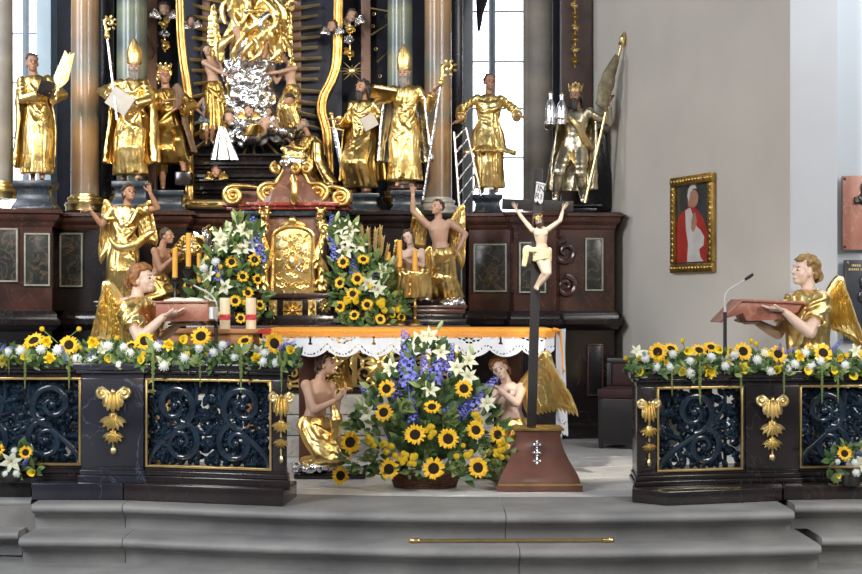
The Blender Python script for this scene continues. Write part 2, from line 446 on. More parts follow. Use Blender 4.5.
NOSE = [(.06, 0), (.022, -.003), (.007, -.012), (0, -.027), (.005, -.043), (.02, -.054), (.045, -.058), (.047, -.068), (.066, -.074), (.082, -.086), (.09, -.1), (.092, -.152)]
def step_block(parent, pts, z, depth=.75):
    pts = smooth_path([V((p.x, p.y, 0)) for p in pts], 8) if len(pts) > 2 else pts
    rs = []
    for p in pts:
        rs.append([V((p.x, p.y+d, z+h)) for d, h in NOSE] + [V((p.x, p.y+depth, z-.152)), V((p.x, p.y+depth, z))])
    mb = MB(); mb.rings(rs)
    o = mb.build('step_block', stone, parent, smooth=50)
    return o
def g2(u, Y): return G(u, Y)
def steps(name, label, blocks, z):
    root = thing(name, label, 'step', kind='structure')
    for b in blocks:
        pts = [G(u, Y) for u, Y in b]
        pts[0].x += .002; pts[-1].x -= .002
        step_block(root, pts, z)
    return root
steps('altar_step', 'upper grey stone step with rounded nosing along the platform edge',
      [[(-170, 8.92), (31, 8.89)], [(31, 8.67), (122, 8.66)], [(122, 8.66), (210, 8.50), (300, 8.36), (420, 8.27), (506, 8.24)],
       [(506, 8.24), (600, 8.245), (700, 8.29), (795, 8.37)], [(795, 8.64), (1000, 8.72)]], 0.0)
steps('altar_step', 'lower grey stone step with rounded nosing below the brass rod',
      [[(-170, 8.66), (18, 8.62)], [(18, 8.38), (122, 8.36)], [(122, 8.36), (210, 8.22), (300, 8.12), (420, 8.01), (520, 7.985)],
       [(520, 7.985), (620, 7.99), (720, 8.04), (822, 8.12)], [(822, 8.4), (1000, 8.46)]], -.152)
steps('altar_step', 'bottom stone step at the lower edge of the picture',
      [[(-170, 8.0), (300, 7.72), (520, 7.62)], [(520, 7.62), (760, 7.7), (1000, 7.86)]], -.304)

# walls
def wall(name, poly, mat_, label, z0=0, z1=5.5):
    mb = MB(); mb.prism(poly, z0, z1)
    return tag(mb.build(name, mat_, smooth=0), label, 'wall', kind='structure')
WA, WB = V((1.40, 13.82, 0)), V((2.585, 10.8, 0))
wall('wall_right', [(WA.x, WA.y), (WB.x, WB.y), (WB.x+.3, WB.y+.1), (WB.x+.3, 14.1), (WA.x, 14.1)], plaster, 'beige plaster wall carrying the framed portrait')
wall('wall_left', [(-6.4, 8.6), (-6.1, 8.6), (-6.1, 15), (-6.4, 15)], plaster, 'plaster side wall at the far left of the sanctuary')
wall('wall_pier', [(WB.x, WB.y-.005), (2.925, 10.8), (2.925, 11.3), (WB.x+.06, 11.3)], plasterw, 'pale grey plaster pier at the right of the beige wall')
wall('wall_far_right', [(2.92, 11.0), (5.5, 10.7), (5.5, 11.4), (2.92, 11.4)], plasterb, 'pale wall with the two stone plaques, daylight blue in its colour')
YB = 14.8
def xb(u, Y=YB): return (u-CX)*Y/F
wb = MB()
for u0, u1, z0, z1 in ((-330, -4, 0, 6), (41, 472, 0, 6), (524, 640, 0, 6), (-4, 41, 0, 1.9), (472, 524, 0, 1.75)):
    wb.bx(xb(u0), xb(u1), YB, YB+.4, z0, z1)
tag(wb.build('wall_back', mullion, smooth=0), 'dim stone apse wall behind the retable', 'wall', kind='structure')
def window(name, label, u0, u1, z0, mulls, bars, Y=YB+.2):
    root = thing(name, label, 'window', kind='structure')
    us = [u0]+mulls+[u1]
    zs = [z0]+sorted([CAMZ-(v-HZ)*Y/F for v in bars])+[5.5]
    for i in range(len(us)-1):
        for j in range(len(zs)-1):
            x0, x1 = xb(us[i], Y), xb(us[i+1], Y)
            mb = MB(); mb.bx(x0+.012, x1-.012, Y-.004, Y+.004, zs[j]+.006, zs[j+1]-.006)
            mb.build('pane', panewht, root, smooth=0)
    for u in mulls:
        mb = MB(); x = xb(u, Y); mb.lathe([(.036, z0), (.036, 5.5)], (x, Y-.04, 0), 10); mb.build('mullion', mullion, root)
    for v in bars:
        z = CAMZ-(v-HZ)*Y/F
        mb = MB(); mb.tube([(xb(u0, Y), Y-.012, z), (xb(u1, Y), Y-.012, z)], .011, 6); mb.build('glazing_bar', leadm, root)
    return root
window('window_1', 'tall bright window behind the leftmost saint', -4, 41, 1.9, [27], [34, 83, 138])
window('window_2', 'tall bright window behind the gilded deacon', 472, 524, 1.75, [492], [12, 62, 109, 158])
mb = MB(); mb.bx(xb(40, 14.6), xb(55, 14.6), 14.45, 14.85, 0, 5.5)
tag(mb.build('trim_1', jamb, bevel=.02), 'pale blue stone window jamb beside the leftmost saint', 'window jamb', kind='structure')
mb = MB(); mb.bx(xb(463, 14.6), xb(472.5, 14.6), 14.45, 14.85, 0, 5.5)
tag(mb.build('trim_2', mullion, bevel=.02), 'grey stone window jamb left of the bright right window', 'window jamb', kind='structure')
def shaft(name, label, u, rpx, Y, m_):
    mb = MB(); r = px(rpx, Y)
    mb.lathe([(r, 0), (r, 5.5)], G(u, Y), 28)
    for s in (-1, 1):
        mb.lathe([(r*.32, 0), (r*.32, 5.5)], G(u, Y)+V((s*r*.98, -.02, 0)), 12)
    return tag(mb.build(name, m_), label, 'pillar', kind='structure')
shaft('pillar', 'grey sandstone wall shaft right of the bright window', 540, 13, 14.3, pillar)

# ------------------------------------------------------------------ retable
def sweep(mb, path, prof, back=.5):
    """moulding profile (out, z) run along a plan path, closed at the back"""
    n = len(path); rs = []
    for i, p in enumerate(path):
        t0 = (path[i]-path[i-1]).normalized() if i else None
        t1 = (path[i+1]-path[i]).normalized() if i < n-1 else None
        if t0 is None: t0 = t1
        if t1 is None: t1 = t0
        n0 = V((t0.y, -t0.x, 0)); n1 = V((t1.y, -t1.x, 0))
        m = (n0+n1)
        if m.length < 1e-3: m = n0.copy()
        m.normalize(); k = 1/max(m.dot(n0), .45)
        rs.append([p+m*(o*k)+V((0, 0, z)) for o, z in prof] + [p+V((0, back, prof[-1][1])), p+V((0, back, prof[0][1]))])
    mb.rings(rs)
ret = thing('altar_retable', 'dark marble retable with columns and gilded central frame behind the altar', 'retable', G(260, 13.4))
RL = ret.location.copy()
def rbuild(mb, name, m_, parent=ret, **k):
    if parent is ret: mb.v = [p-RL for p in mb.v]
    return mb.build(name, m_, parent, **k)
plans = {
    'L1': plan([(-90, 12.35), (0, 12.45), (52, 12.55), (54, 12.9)]),
    'L2': plan([(46, 12.98), (112, 12.98), (118, 12.74), (186, 12.78), (190, 13.08), (262, 13.2)]),
    'R1': plan([(262, 13.2), (344, 13.16), (349, 12.78), (388, 12.72), (428, 12.76), (436, 13.06), (466, 13.08)]),
    'R2': plan([(466, 13.15), (469, 13.02), (510, 12.93), (514, 12.86), (556, 12.86), (560, 12.95), (614, 13.0), (618, 13.35)]),
}
for k, pth in plans.items():
    dark = brownmb if k in ('L1', 'L2', 'R1') else redmb
    mb = MB(); sweep(mb, pth, [(.05, 0), (.05, .09), (.03, .1), (0, .13), (0, .93)]); rbuild(mb, 'plinth', blackmb if k != 'R2' else brownmb)
    mb = MB(); sweep(mb, pth, [(.0, .93), (.03, .945), (.05, .97), (.07, .985), (.07, 1.02), (.045, 1.03), (.04, 1.07), (.015, 1.1)]); rbuild(mb, 'base_moulding', brownmb)
    mb = MB(); sweep(mb, pth, [(.0, 1.1), (0, 1.80)]); rbuild(mb, 'pedestal', redmb if k in ('R2', 'L1') else dark)
    mb = MB(); sweep(mb, pth, [(.0, 1.80), (.015, 1.815), (.02, 1.84), (.05, 1.865), (.058, 1.88), (.058, 1.905), (.085, 1.915), (.085, 1.94), (.06, 1.952)]); rbuild(mb, 'cornice', redmb if k != 'R1' else brownmb)
def inset(u0, u1, v0, v1, Y0, Y1, m_=greenmb, out=.012):
    """framed marble panel set on the face that runs from depth Y0 (left) to Y1 (right)"""
    a, b = P(u0, v1, Y0), P(u1, v1, Y1)
    zt = P(u0, v0, Y0).z; zb = a.z; w = (V((b.x-a.x, b.y-a.y, 0))).length; t = V((b.x-a.x, b.y-a.y, 0)).normalized()
    M = Matrix.Translation(V((a.x, a.y, 0))-RL) @ Matrix(((t.x, -t.y, 0, 0), (t.y, t.x, 0, 0), (0, 0, 1, 0), (0, 0, 0, 1)))
    mb = MB(M); mb.bx(.012, w-.012, -out, .06, zb+.012, zt-.012); pn = mb.build('inset_panel', m_, ret, bevel=.004)
    fr = MB(M); f = .014
    fr.bx(0, w, -out-.01, .05, zt-f, zt); fr.bx(0, w, -out-.01, .05, zb, zb+f)
    fr.bx(0, f, -out-.0095, .05, zb+f, zt-f); fr.bx(w-f, w, -out-.0095, .05, zb+f, zt-f)
    fr.build('panel_frame', framemb if m_ is not blackmb else redmb, ret, bevel=.003)
inset(-30, 18, 228, 282, 12.42, 12.47); inset(24, 50, 233, 286, 12.49, 12.54); inset(60, 83, 233, 287, 12.97, 12.97)
inset(474, 507, 244, 292, 13.0, 12.93); inset(519, 546, 242, 293, 12.85, 12.85); inset(585, 603, 238, 291, 12.97, 12.98)
inset(446, 462, 244, 292, 13.06, 13.07, slate); inset(587, 603, 344, 396, 12.97, 12.98, blackmb); inset(521, 548, 340, 398, 12.85, 12.85, blackmb)
# carved swirl bracket on the right pedestal
mb = MB()
for s in (0, 1):
    c = P(566, 252+s*34, 12.93); mb.tube(spiral(c, .11-.02*s, 1.5, pi/2, 1 if s == 0 else -1), [.03, .012], 8)
rbuild(mb, 'carved_scroll', redmb)

def column(u, rpx, Y, m_, vb0, vb1, basem=goldp, z1=5.2):
    c = G(u, Y)-RL; r = px(rpx, Y)
    z0 = P(u, vb1, Y).z; zt = P(u, vb0, Y).z; h = zt-z0
    mb = MB(); mb.lathe([(r, zt-.01), (r*.985, zt+.5), (r*.95, z1)], c, 32)
    sh = mb.build('column_shaft', m_, ret)
    mb = MB(); R = r*1.36
    mb.lathe([(R, z0), (R, z0+h*.22), (R*1.02, z0+h*.3), (R*1.05, z0+h*.42), (R*1.0, z0+h*.54), (R*.88, z0+h*.58), (R*.86, z0+h*.68), (R*.92, z0+h*.76), (R*.9, z0+h*.88), (r*1.02, z0+h*.97), (r, zt+.012)], c, 32)
    mb.build('column_base', basem, ret)
column(0, 13, 13.0, pillar, 183, 199, goldp)
column(85, 14, 13.25, colA, 196, 211)
column(132, 15.5, 13.35, colB, 190, 205)
column(400, 12.8, 13.35, colB, 190, 205)
column(438, 13.8, 13.28, colA, 199, 214, palemb)
YD = 13.72
def wallpan(u0, u1, Y, m_, name, z0=1.9, z1=5.2, th=.06):
    mb = MB(); mb.bx((u0-CX)*Y/F, (u1-CX)*Y/F, Y, Y+th, z0, z1); return rbuild(mb, name, m_, bevel=.004)
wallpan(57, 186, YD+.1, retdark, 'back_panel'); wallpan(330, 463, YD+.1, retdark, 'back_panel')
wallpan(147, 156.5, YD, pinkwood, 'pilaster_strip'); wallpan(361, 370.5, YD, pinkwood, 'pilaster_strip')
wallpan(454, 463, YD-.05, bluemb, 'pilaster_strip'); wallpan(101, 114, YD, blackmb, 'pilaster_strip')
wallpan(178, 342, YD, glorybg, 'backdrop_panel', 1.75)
wallpan(202, 210, YD-.03, pinkwood, 'backdrop_strip', 2.6); wallpan(289, 301, YD-.03, pinkwood, 'backdrop_strip', 2.6)
# stone side panel of the retable with a curved black shape beside it
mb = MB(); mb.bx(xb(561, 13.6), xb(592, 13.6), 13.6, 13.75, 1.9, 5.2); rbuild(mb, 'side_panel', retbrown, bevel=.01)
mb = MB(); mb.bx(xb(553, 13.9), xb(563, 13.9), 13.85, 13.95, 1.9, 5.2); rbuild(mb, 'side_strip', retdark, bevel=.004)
mb = MB(); poly = [P(u, v, 13.4) for u, v in ((584, 212), (584, 150), (592, 132), (600, 128), (606, 140), (607, 160), (612, 180), (613, 200), (610, 212))]
mb.prism([(p.x, p.z) for p in poly], -13.5, -13.3, Matrix(((1, 0, 0, 0), (0, 0, -1, 0), (0, 1, 0, 0), (0, 0, 0, 1)))); rbuild(mb, 'side_black_piece', blackmb, bevel=.015)
# hanging black scroll in the upper left of the right window
mb = MB(); mb.prism([(p.x, p.z) for p in [P(u, v, 14.0) for u, v in ((475, -25), (496, -25), (490, -8), (487, 3), (483.5, 12), (482, 22), (480, 31), (477.5, 31), (476.5, 12))]], -14.06, -13.94, Matrix(((1, 0, 0, 0), (0, 0, -1, 0), (0, 1, 0, 0), (0, 0, 0, 1)))); rbuild(mb, 'hanging_scroll', retdark, bevel=.01)
# plinths under the saints
def plinth(u0, u1, v0, v1, Y, m_=slate, top=None, d=.3):
    a, b = P(u0, v1, Y), P(u1, v0, Y); cx = (a.x+b.x)/2; w = b.x-a.x
    mb = MB(Matrix.Translation(V((cx, Y+.02, 0))-RL)); H = b.z-a.z
    prof = [(1.0, 0), (1.0, .12), (.93, .2), (.80, .34), (.76, .62), (.84, .74), (.94, .80), (.94, 1.0)]
    rs = []
    for s, t in prof:
        hw, hd = w/2*s, d/2*s
        rs.append([V((-hw, -hd, a.z+H*t)), V((hw, -hd, a.z+H*t)), V((hw, hd, a.z+H*t)), V((-hw, hd, a.z+H*t))])
    mb.rings(rs); mb.build('statue_plinth', m_, ret, bevel=.006)
    if top:
        mb = MB(Matrix.Translation(V((cx, Y+.02, b.z))-RL)); mb.lathe([(w*.45, 0), (w*.53, .015), (w*.53, .04), (w*.45, .055)], n=28); mb.build('statue_disc', top, ret)
plinth(15, 56, 181, 211, 12.78); plinth(113, 152, 182, 208, 12.95); plinth(150, 187, 191, 214, 13.14)
plinth(347, 381, 194, 213, 13.14); plinth(390, 425, 191, 214, 12.92, top=redmb); plinth(472, 503, 195, 216, 13.15); plinth(548, 602, 205.5, 215, 13.15, blackmb, d=.34)

# gilded frame with shaped sides
def frame_bar(pts, r, name='gilded_frame_bar', m_=goldf, Y=YD-.12):
    mb = MB(); path = smooth_path([P(u, v, Y) for u, v in pts], 6)
    mb.tube(path, r, 10, flat=(.75, 1), up=(0, 1, 0)); 
    mb.tube([p+V((r*.75, -.035, 0)) for p in path], r*.3, 6); mb.tube([p+V((-r*.75, -.035, 0)) for p in path], r*.3, 6)
    return rbuild(mb, name, m_)
frame_bar([(339, -105), (339, -25), (338, 30), (337, 62), (332, 80), (324, 96), (322, 112), (327, 132), (329, 165), (329, 204)], .044)
frame_bar([(179, -105), (180, -25), (181, 30), (184, 62), (187, 82), (190, 110), (190, 150), (190, 204)], .036, Y=13.4)
frame_bar([(187, 204), (225, 204.5), (280, 205), (331, 205)], .042, m_=gold2, Y=13.34)
# stepped dark mouldings inside the frame
for k in range(4):
    mb = MB(); Y0 = 13.56-.05*k
    pth = [P(191, 0, Y0), P(235, 0, Y0-.03), P(280, 0, Y0-.01), P(326, 0, Y0+.05)]
    pth = [V((p.x, p.y, 0)) for p in smooth_path(pth, 4)]
    z0 = P(0, 203-k*12, 13.5).z; h = px(11.5, 13.5)
    sweep(mb, pth, [(0, z0), (.03, z0+h*.1), (.03, z0+h*.35), (0, z0+h*.5), (.015, z0+h*.75), (.045, z0+h*.85), (.045, z0+h)], back=.12)
    rbuild(mb, 'inner_step', brownmb)
# glory rays: each bar a part
def ray(u0, v0, u1, v1, r, m_, dy=0):
    mb = MB(); a, b = P(u0, v0, YD-.10+dy), P(u1, v1, YD-.07+dy)
    mb.tube([a, lerp(a, b, .5), b], [r*.55, r*.85, r*.6], 4, flat=(1, .6), up=(0, 1, 0)); rbuild(mb, 'glory_ray', m_, smooth=0)
for k in range(14):
    v = -6+k*10.6
    ray(283+(k % 2)*2, v*.93+6, 322-(k % 3)*2, v*1.0+(0 if k < 8 else (k-8)*2.0), .03, raym2)
    ray(222, v*.93+8, 190+(k % 3)*2, v*1.03+(0 if k < 7 else (k-7)*2.5), .034, raym)
for k in range(9):
    a = math.radians(200+k*17.5); c = (254, 128)
    ray(c[0]+math.cos(a)*12, c[1]-math.sin(a)*10, c[0]+math.cos(a)*50, c[1]-math.sin(a)*38, .024, [raym, raym2, silver][k % 3], -.02)
# gold trellis and rosettes on the dark strips
for (a, b) in (((371, 35), (388, 24)), ((371, 8), (388, 11)), ((377, 62), (388, 52)), ((454, 40), (463, 36)), ((148, 30), (154, 48)), ((152, 58), (158, 44))):
    mb = MB(); mb.tube([P(*a, YD-.04), P(*b, YD-.04)], .009, 5); rbuild(mb, 'gilt_trellis_bar', goldp)
for u, v in ((387, 16), (373, 26), (376, 49), (380, 76), (374, 14)):
    mb = MB(); c = P(u, v, YD-.02)
    mb.tube([c+V((math.cos(a)*.014, 0, math.sin(a)*.014)) for a in [2*pi*i/10 for i in range(11)]], .004, 5); rbuild(mb, 'gilt_rosette', goldp)
# ------------------------------------------------------------------ carved figures
def ik(a, c, l1, l2, hint):
    d = c-a; L = min(max(d.length, abs(l1-l2)+1e-3), (l1+l2)*.999); dn = d.normalized()
    x = (l1*l1-l2*l2+L*L)/(2*L); hh = math.sqrt(max(l1*l1-x*x, 0))
    hp = V(hint)-dn*V(hint).dot(dn)
    if hp.length < 1e-4: hp = dn.orthogonal()
    return a+dn*x+hp.normalized()*hh, a+dn*L

class Fig:
    """a figure in a frame whose origin is at its base; x right, y away from the nave, z up"""
    def __init__(s, name, label, cat, uc, vb, Y, hpx, yaw=0, head=None, hyaw=None, hpitch=0, hroll=0, nck=None, pel=None,
                 wl=None, wr=None, el=(-.6, .2, -.6), er=(.6, .2, -.6), al=None, ar=None, group=None, bare_legs=False,
                 hdl=None, hdr=None, pnl=None, pnr=None, skinm=None, curl=.5, base=True, tall=1.0, headk=1.0, kl=None, kr=None, slim=1.0):
        s.uc, s.vb, s.Y, s.s = uc, vb, Y, Y/F
        s.h = h = hpx*s.s; s.slim = slim
        s.root = thing(name, label, cat, P(uc, vb, Y), group)
        s.skinm = skinm or skin
        s.yaw = math.radians(yaw)
        s.f = V((math.sin(s.yaw), -math.cos(s.yaw), 0)); s.lat = V((math.cos(s.yaw), math.sin(s.yaw), 0))
        q = s.q
        s.pel = q(pel) if pel else V((0, 0, .52*h))
        s.nck = q(nck) if nck else V((0, 0, .82*h))
        s.head = q(head) if head else s.nck + V((0, 0, .1*h))+s.f*.015*h
        up = (s.nck-s.pel).normalized()
        s.up = up
        lat = (s.lat-up*s.lat.dot(up)).normalized(); s.lat2 = lat
        s.shl = s.nck-lat*.098*h-up*.032*h; s.shr = s.nck+lat*.098*h-up*.032*h
        s.hl = s.pel-s.lat*.05*h-V((0, 0, .01*h)); s.hr = s.pel+s.lat*.05*h-V((0, 0, .01*h))
        l1, l2 = .175*h, .155*h
        wl_ = q(wl) if wl else s.shl+V((0, 0, -.3*h)); wr_ = q(wr) if wr else s.shr+V((0, 0, -.3*h))
        s.ell, s.wl = ik(s.shl, wl_, l1, l2, el); s.elr, s.wr = ik(s.shr, wr_, l1, l2, er)
        al_ = q(al) if al else V((s.hl.x, s.hl.y, .035*h)); ar_ = q(ar) if ar else V((s.hr.x, s.hr.y, .035*h))
        hk = s.f+V((0, 0, .15))
        s.kl, s.al = ik(s.hl, al_, .245*h, .235*h, hk if kl is None else V(kl)); s.kr, s.ar = ik(s.hr, ar_, .245*h, .235*h, hk if kr is None else V(kr))
        hy = math.radians(hyaw if hyaw is not None else yaw)
        s.HR = Matrix.Rotation(hy, 3, 'Z') @ Matrix.Rotation(math.radians(hroll), 3, 'Y') @ Matrix.Rotation(math.radians(-hpitch), 3, 'X')
        s.hk = h*headk
        # ---- body
        b = MB()
        spine = [(s.pel-up*.07*h, .05, .045), (s.pel-up*.02*h, .086, .064), (lerp(s.pel, s.nck, .18), .08, .06), (lerp(s.pel, s.nck, .38), .066, .05),
                 (lerp(s.pel, s.nck, .6), .082, .062), (lerp(s.pel, s.nck, .78), .094, .064), (lerp(s.pel, s.nck, .92), .082, .046), (s.nck+up*.012*h, .036, .034)]
        fr = lat.cross(up); rs = []
        for c, rx, ry in spine:
            rs.append([c+lat*(math.cos(2*pi*j/16)*rx*h*slim)+fr*(math.sin(2*pi*j/16)*ry*h*slim) for j in range(16)])
        b.rings(rs)
        for sh, e, w in ((s.shl, s.ell, s.wl), (s.shr, s.elr, s.wr)):
            b.ell(sh, .037*h*slim); b.tube([sh, lerp(sh, e, .45), e], [.034*h, .031*h, .025*h], 10)
            b.ell(e, .025*h); b.tube([e, lerp(e, w, .3), w], [.0255*h, .026*h, .0165*h], 10)
        for sg in (-1, 1):
            b.ell(lerp(s.pel, s.nck, .74)+lat*(sg*.043*h)-fr*(-.0)+s.f*.036*h, (.038*h, .026*h, .03*h))
        for hp, k, a in ((s.hl, s.kl, s.al), (s.hr, s.kr, s.ar)):
            b.tube([hp, lerp(hp, k, .5), k], [.055*h, .049*h, .036*h], 10); b.ell(k, .036*h)
            b.tube([k, lerp(k, a, .35), a], [.034*h, .037*h, .02*h], 10)
            toe = a+s.f*.075*h+V((0, 0, -.016*h)); b.tube([a-s.f*.02*h-V((0, 0, .014*h)), a-V((0, 0, .008*h)), toe], [.021*h, .023*h, .015*h], 8)
        body = organic(b, .0088*h, 3)
        # ---- head and neck
        hb = MB(); H = s.hk; R = s.HR; c = s.head
        def hp_(x, y, z): return c+R @ V((x*H, y*H, z*H))
        s.hp = hp_
        def E(x, y, z, a, b_, c_): hb.ell(hp_(x, y, z), (a*H, b_*H, c_*H), R, 12, 8)
        hb.tube([s.nck-up*.02*h, lerp(s.nck, c, .5)+(R @ V((0, .012*H, -.004*H))), hp_(0, .01, -.02)], [.036*H, .031*H, .033*H], 12)
        E(0, .010, .014, .045, .054, .052); E(0, -.010, -.018, .037, .042, .052)
        E(0, -.03, -.052, .021, .02, .017); E(0, -.046, .018, .031, .010, .008)
        for sg in (-1, 1):
            E(sg*.019, -.029, -.018, .017, .016, .02); E(sg*.044, .008, -.012, .006, .011, .018)
        hb.tube([hp_(0, -.05, .012), hp_(0, -.060, -.008), hp_(0, -.064, -.018)], [.0055*H, .007*H, .0095*H], 8)
        E(0, -.051, -.038, .015, .007, .0055)
        headm = organic(hb, .0042*H, 3)
        parts = [body, headm]
        # ---- hands with five fingers
        s.curl = curl
        for w, e, hd, pn, sg in ((s.wl, s.ell, hdl, pnl, -1), (s.wr, s.elr, hdr, pnr, 1)):
            d = V(hd).normalized() if hd else (w-e).normalized()
            n = V(pn) if pn else V((0, 0, -1))+s.f*.01
            n = n-d*n.dot(d)
            if n.length < 1e-3: n = d.orthogonal()
            n.normalize(); parts.append(s.hand(w, d, n, sg, curl))
        me = join_meshes(parts, 'body')
        s.body = link('body', me, s.skinm, s.root, smooth=60)
        for sg in (-1, 1):
            ey = MB(); ey.ell(hp_(sg*.018, -.047, -.002), (.0075*H, .005*H, .0040*H), R, 8, 6)
            ey.build('eye', eye, s.body)
    def q(s, p):
        u, v = p[0], p[1]; d = p[2] if len(p) > 2 else 0
        return V(((u-s.uc)*s.s, d*s.h, (s.vb-v)*s.s))
    def hand(s, w, d, n, sg, curl):
        h = s.h; side = d.cross(n)*sg
        mb = MB()
        up = n
        def tb(pts, rr, k=6, flat=None): mb.tube(pts, rr, k, flat=flat, up=n)
        mb.tube([w-d*.012*h, w+d*.02*h, w+d*.055*h], [.016*h, .0225*h, .0235*h], 8, flat=(.5, 1.0), up=n)
        for i, (off, L) in enumerate(((-.0165, .040), (-.0055, .047), (.0055, .044), (.0165, .034))):
            p0 = w+d*.048*h+side*off*h
            pts = [p0]; ang_ = curl*.35; cur = p0
            for k in range(3):
                dd = (d*math.cos(ang_)+n*math.sin(ang_)).normalized(); cur = cur+dd*(L*h*(.42, .33, .25)[k]); pts.append(cur); ang_ += curl*.55
            tb(pts, [.0062*h, .006*h, .0054*h, .004*h])
        t0 = w+d*.014*h-side*.016*h
        t1 = t0+(d*.62-side*.72+n*.25).normalized()*.026*h; t2 = t1+(d*.86-side*.2+n*.45).normalized()*.024*h
        tb([t0, t1, t2], [.0085*h, .0072*h, .005*h])
        return mb.mesh('hand')
    # ---- clothing
    def robe(s, m_, hem=None, top='neck', k=11, amp=.27, seed=1, sleeves='lr', w=1.0, hemk=1.0, swags=3, name='robe', sl_w=1.0, vox=.0072, hemc=None, train=0, cap=False, legpush=True, crinkle=0, lump=.0022, sl_len=.95, front=0.0):
        h = s.h; rnd = random.Random(seed)
        mb = MB(); up = s.up; lat = s.lat2; hem_z = hem if hem is not None else .012*h
        feet = (s.al+s.ar)*.5 if hemc is None else hemc
        kn = (s.kl+s.kr)*.5
        hc = V((feet.x, feet.y, hem_z))
        if top == 'neck':
            ctl = [(s.nck+up*.005*h, .046, .044), (s.nck-up*.03*h, .108, .06), (lerp(s.pel, s.nck, .72), .108*w, .078*w), (lerp(s.pel, s.nck, .32), .088*w, .072*w), (s.pel, .11*w, .088*w)]
        elif top == 'chest':
            ctl = [(lerp(s.pel, s.nck, .80), .098*w, .066*w), (lerp(s.pel, s.nck, .7), .104*w, .076*w), (lerp(s.pel, s.nck, .32), .088*w, .072*w), (s.pel, .108*w, .088*w)]
        else:
            ctl = [(lerp(s.pel, s.nck, .22), .082*w, .064*w), (lerp(s.pel, s.nck, .12), .102*w, .08*w), (s.pel, .112*w, .09*w)]
        ctl += [(lerp(s.pel, kn, .55), .118*w, .098*w), (V((kn.x, kn.y, kn.z)), .125*w*hemk, .105*w*hemk), (lerp(kn, hc, .6), .135*w*hemk, .115*w*hemk), (hc, .145*w*hemk, .122*w*hemk)]
        ctl = [c for c in ctl if c[0].z >= hem_z-1e-4]
        N = 34; S = 52; rs = []; m = len(ctl)-1
        ph = [rnd.uniform(0, 6.28) for _ in range(5)]
        cum = [0]
        for i in range(m): cum.append(cum[-1]+(ctl[i+1][0]-ctl[i][0]).length)
        s.surf = []
        for i in range(N):
            d = cum[-1]*i/(N-1); j = 0
            while j < m-1 and cum[j+1] < d: j += 1
            t = (d-cum[j])/max(cum[j+1]-cum[j], 1e-6); t2 = t*t*(3-2*t)*.5+t*.5
            c = lerp(ctl[j][0], ctl[j+1][0], t); rx = lerp(ctl[j][1], ctl[j+1][1], t2)*h*s.slim; ry = lerp(ctl[j][2], ctl[j+1][2], t2)*h*s.slim
            g = i/(N-1); a = amp*(.32+.68*g)
            L = lerp(lat, s.lat, min(1, g*2)).normalized(); D = V((-L.y, L.x, 0))
            if D.length < .1: D = -s.f
            row = []
            for jx in range(S):
                th = 2*pi*jx/S
                x = k*th/1.0 + ph[0] + 1.6*math.sin(2*th+ph[1]+2.2*g) + 2.0*math.sin(g*3+ph[2])*g
                fo = (abs(math.sin(x/2))*2-1)*.7+.3*math.sin(x*.5*2.7+ph[3]+4*g)
                r = 1+a*fo
                fx = (1+front*g) if math.sin(th) < 0 else 1
                row.append(c+L*(math.cos(th)*rx*r)+D*(math.sin(th)*ry*r*fx))
            rs.append(row); s.surf.append((c, rx, ry, L, D))
        mb.rings(rs)
        # leg pushing through the cloth
        if legpush:
            for hp, kk, a in ((s.hl, s.kl, s.al), (s.hr, s.kr, s.ar)):
                if kk.z-hem_z > .02*h:
                    mb.tube([hp, lerp(hp, kk, .5), kk], [.062*h*w, .06*h*w, .05*h*w], 10); mb.ell(kk, .05*h*w)
                    mb.tube([kk, lerp(kk, a, .5), V((a.x, a.y, max(a.z, hem_z+.02*h)))], [.049*h*w, .048*h*w, .05*h*w], 10)
        # raised folds
        for i in range(swags):
            side = 1 if i % 2 else -1
            a0 = -pi/2+side*rnd.uniform(.5, 1.5); a1 = -pi/2-side*rnd.uniform(.1, 1.3)
            i0 = rnd.uniform(.08, .5); i1 = min(.95, i0+rnd.uniform(.15, .4)); pts = []
            for t in [k_/9 for k_ in range(10)]:
                g = lerp(i0, i1, t)+.05*math.sin(pi*t); c, rx, ry, L, D = s.surf[int(g*(N-1))]; a = lerp(a0, a1, t)
                pts.append(c+L*math.cos(a)*rx*1.04+D*math.sin(a)*ry*1.06)
            mb.tube(pts, [.006*h, .02*h, .026*h, .018*h, .006*h], 7)
        for i in range(swags*3+4):
            a0 = rnd.uniform(-pi, 0); i0 = rnd.uniform(.3, .6); i1 = rnd.uniform(.85, 1.0); dr = rnd.uniform(-.5, .5); pts = []
            for t in [k_/7 for k_ in range(8)]:
                g = lerp(i0, i1, t); c, rx, ry, L, D = s.surf[min(N-1, int(g*(N-1)))]; a = a0+dr*t
                pts.append(c+L*math.cos(a)*rx*1.1+D*math.sin(a)*ry*1.1)
            mb.tube(pts, [.005*h, .016*h, .021*h, .02*h], 6)
        nf = 11
        for i in range(nf):                       # long pleats falling to the hem
            a0 = -pi*(i+.5+rnd.uniform(-.25, .25))/nf; i0 = rnd.uniform(.30, .5) if top == 'neck' else rnd.uniform(.05, .2); dr = rnd.uniform(-.22, .22); pts = []
            for t in [k_/9 for k_ in range(10)]:
                g = lerp(i0, 1.0, t); c, rx, ry, L, D = s.surf[min(N-1, int(g*(N-1)))]; a = a0+dr*math.sin(t*2.2)
                pts.append(c+L*math.cos(a)*rx*(1.05+.07*t)+D*math.sin(a)*ry*(1.06+.09*t))
            rr_ = rnd.uniform(.014, .021)*h
            mb.tube(pts, [.004*h, rr_*.8, rr_, rr_*1.05, rr_*1.2], 6)
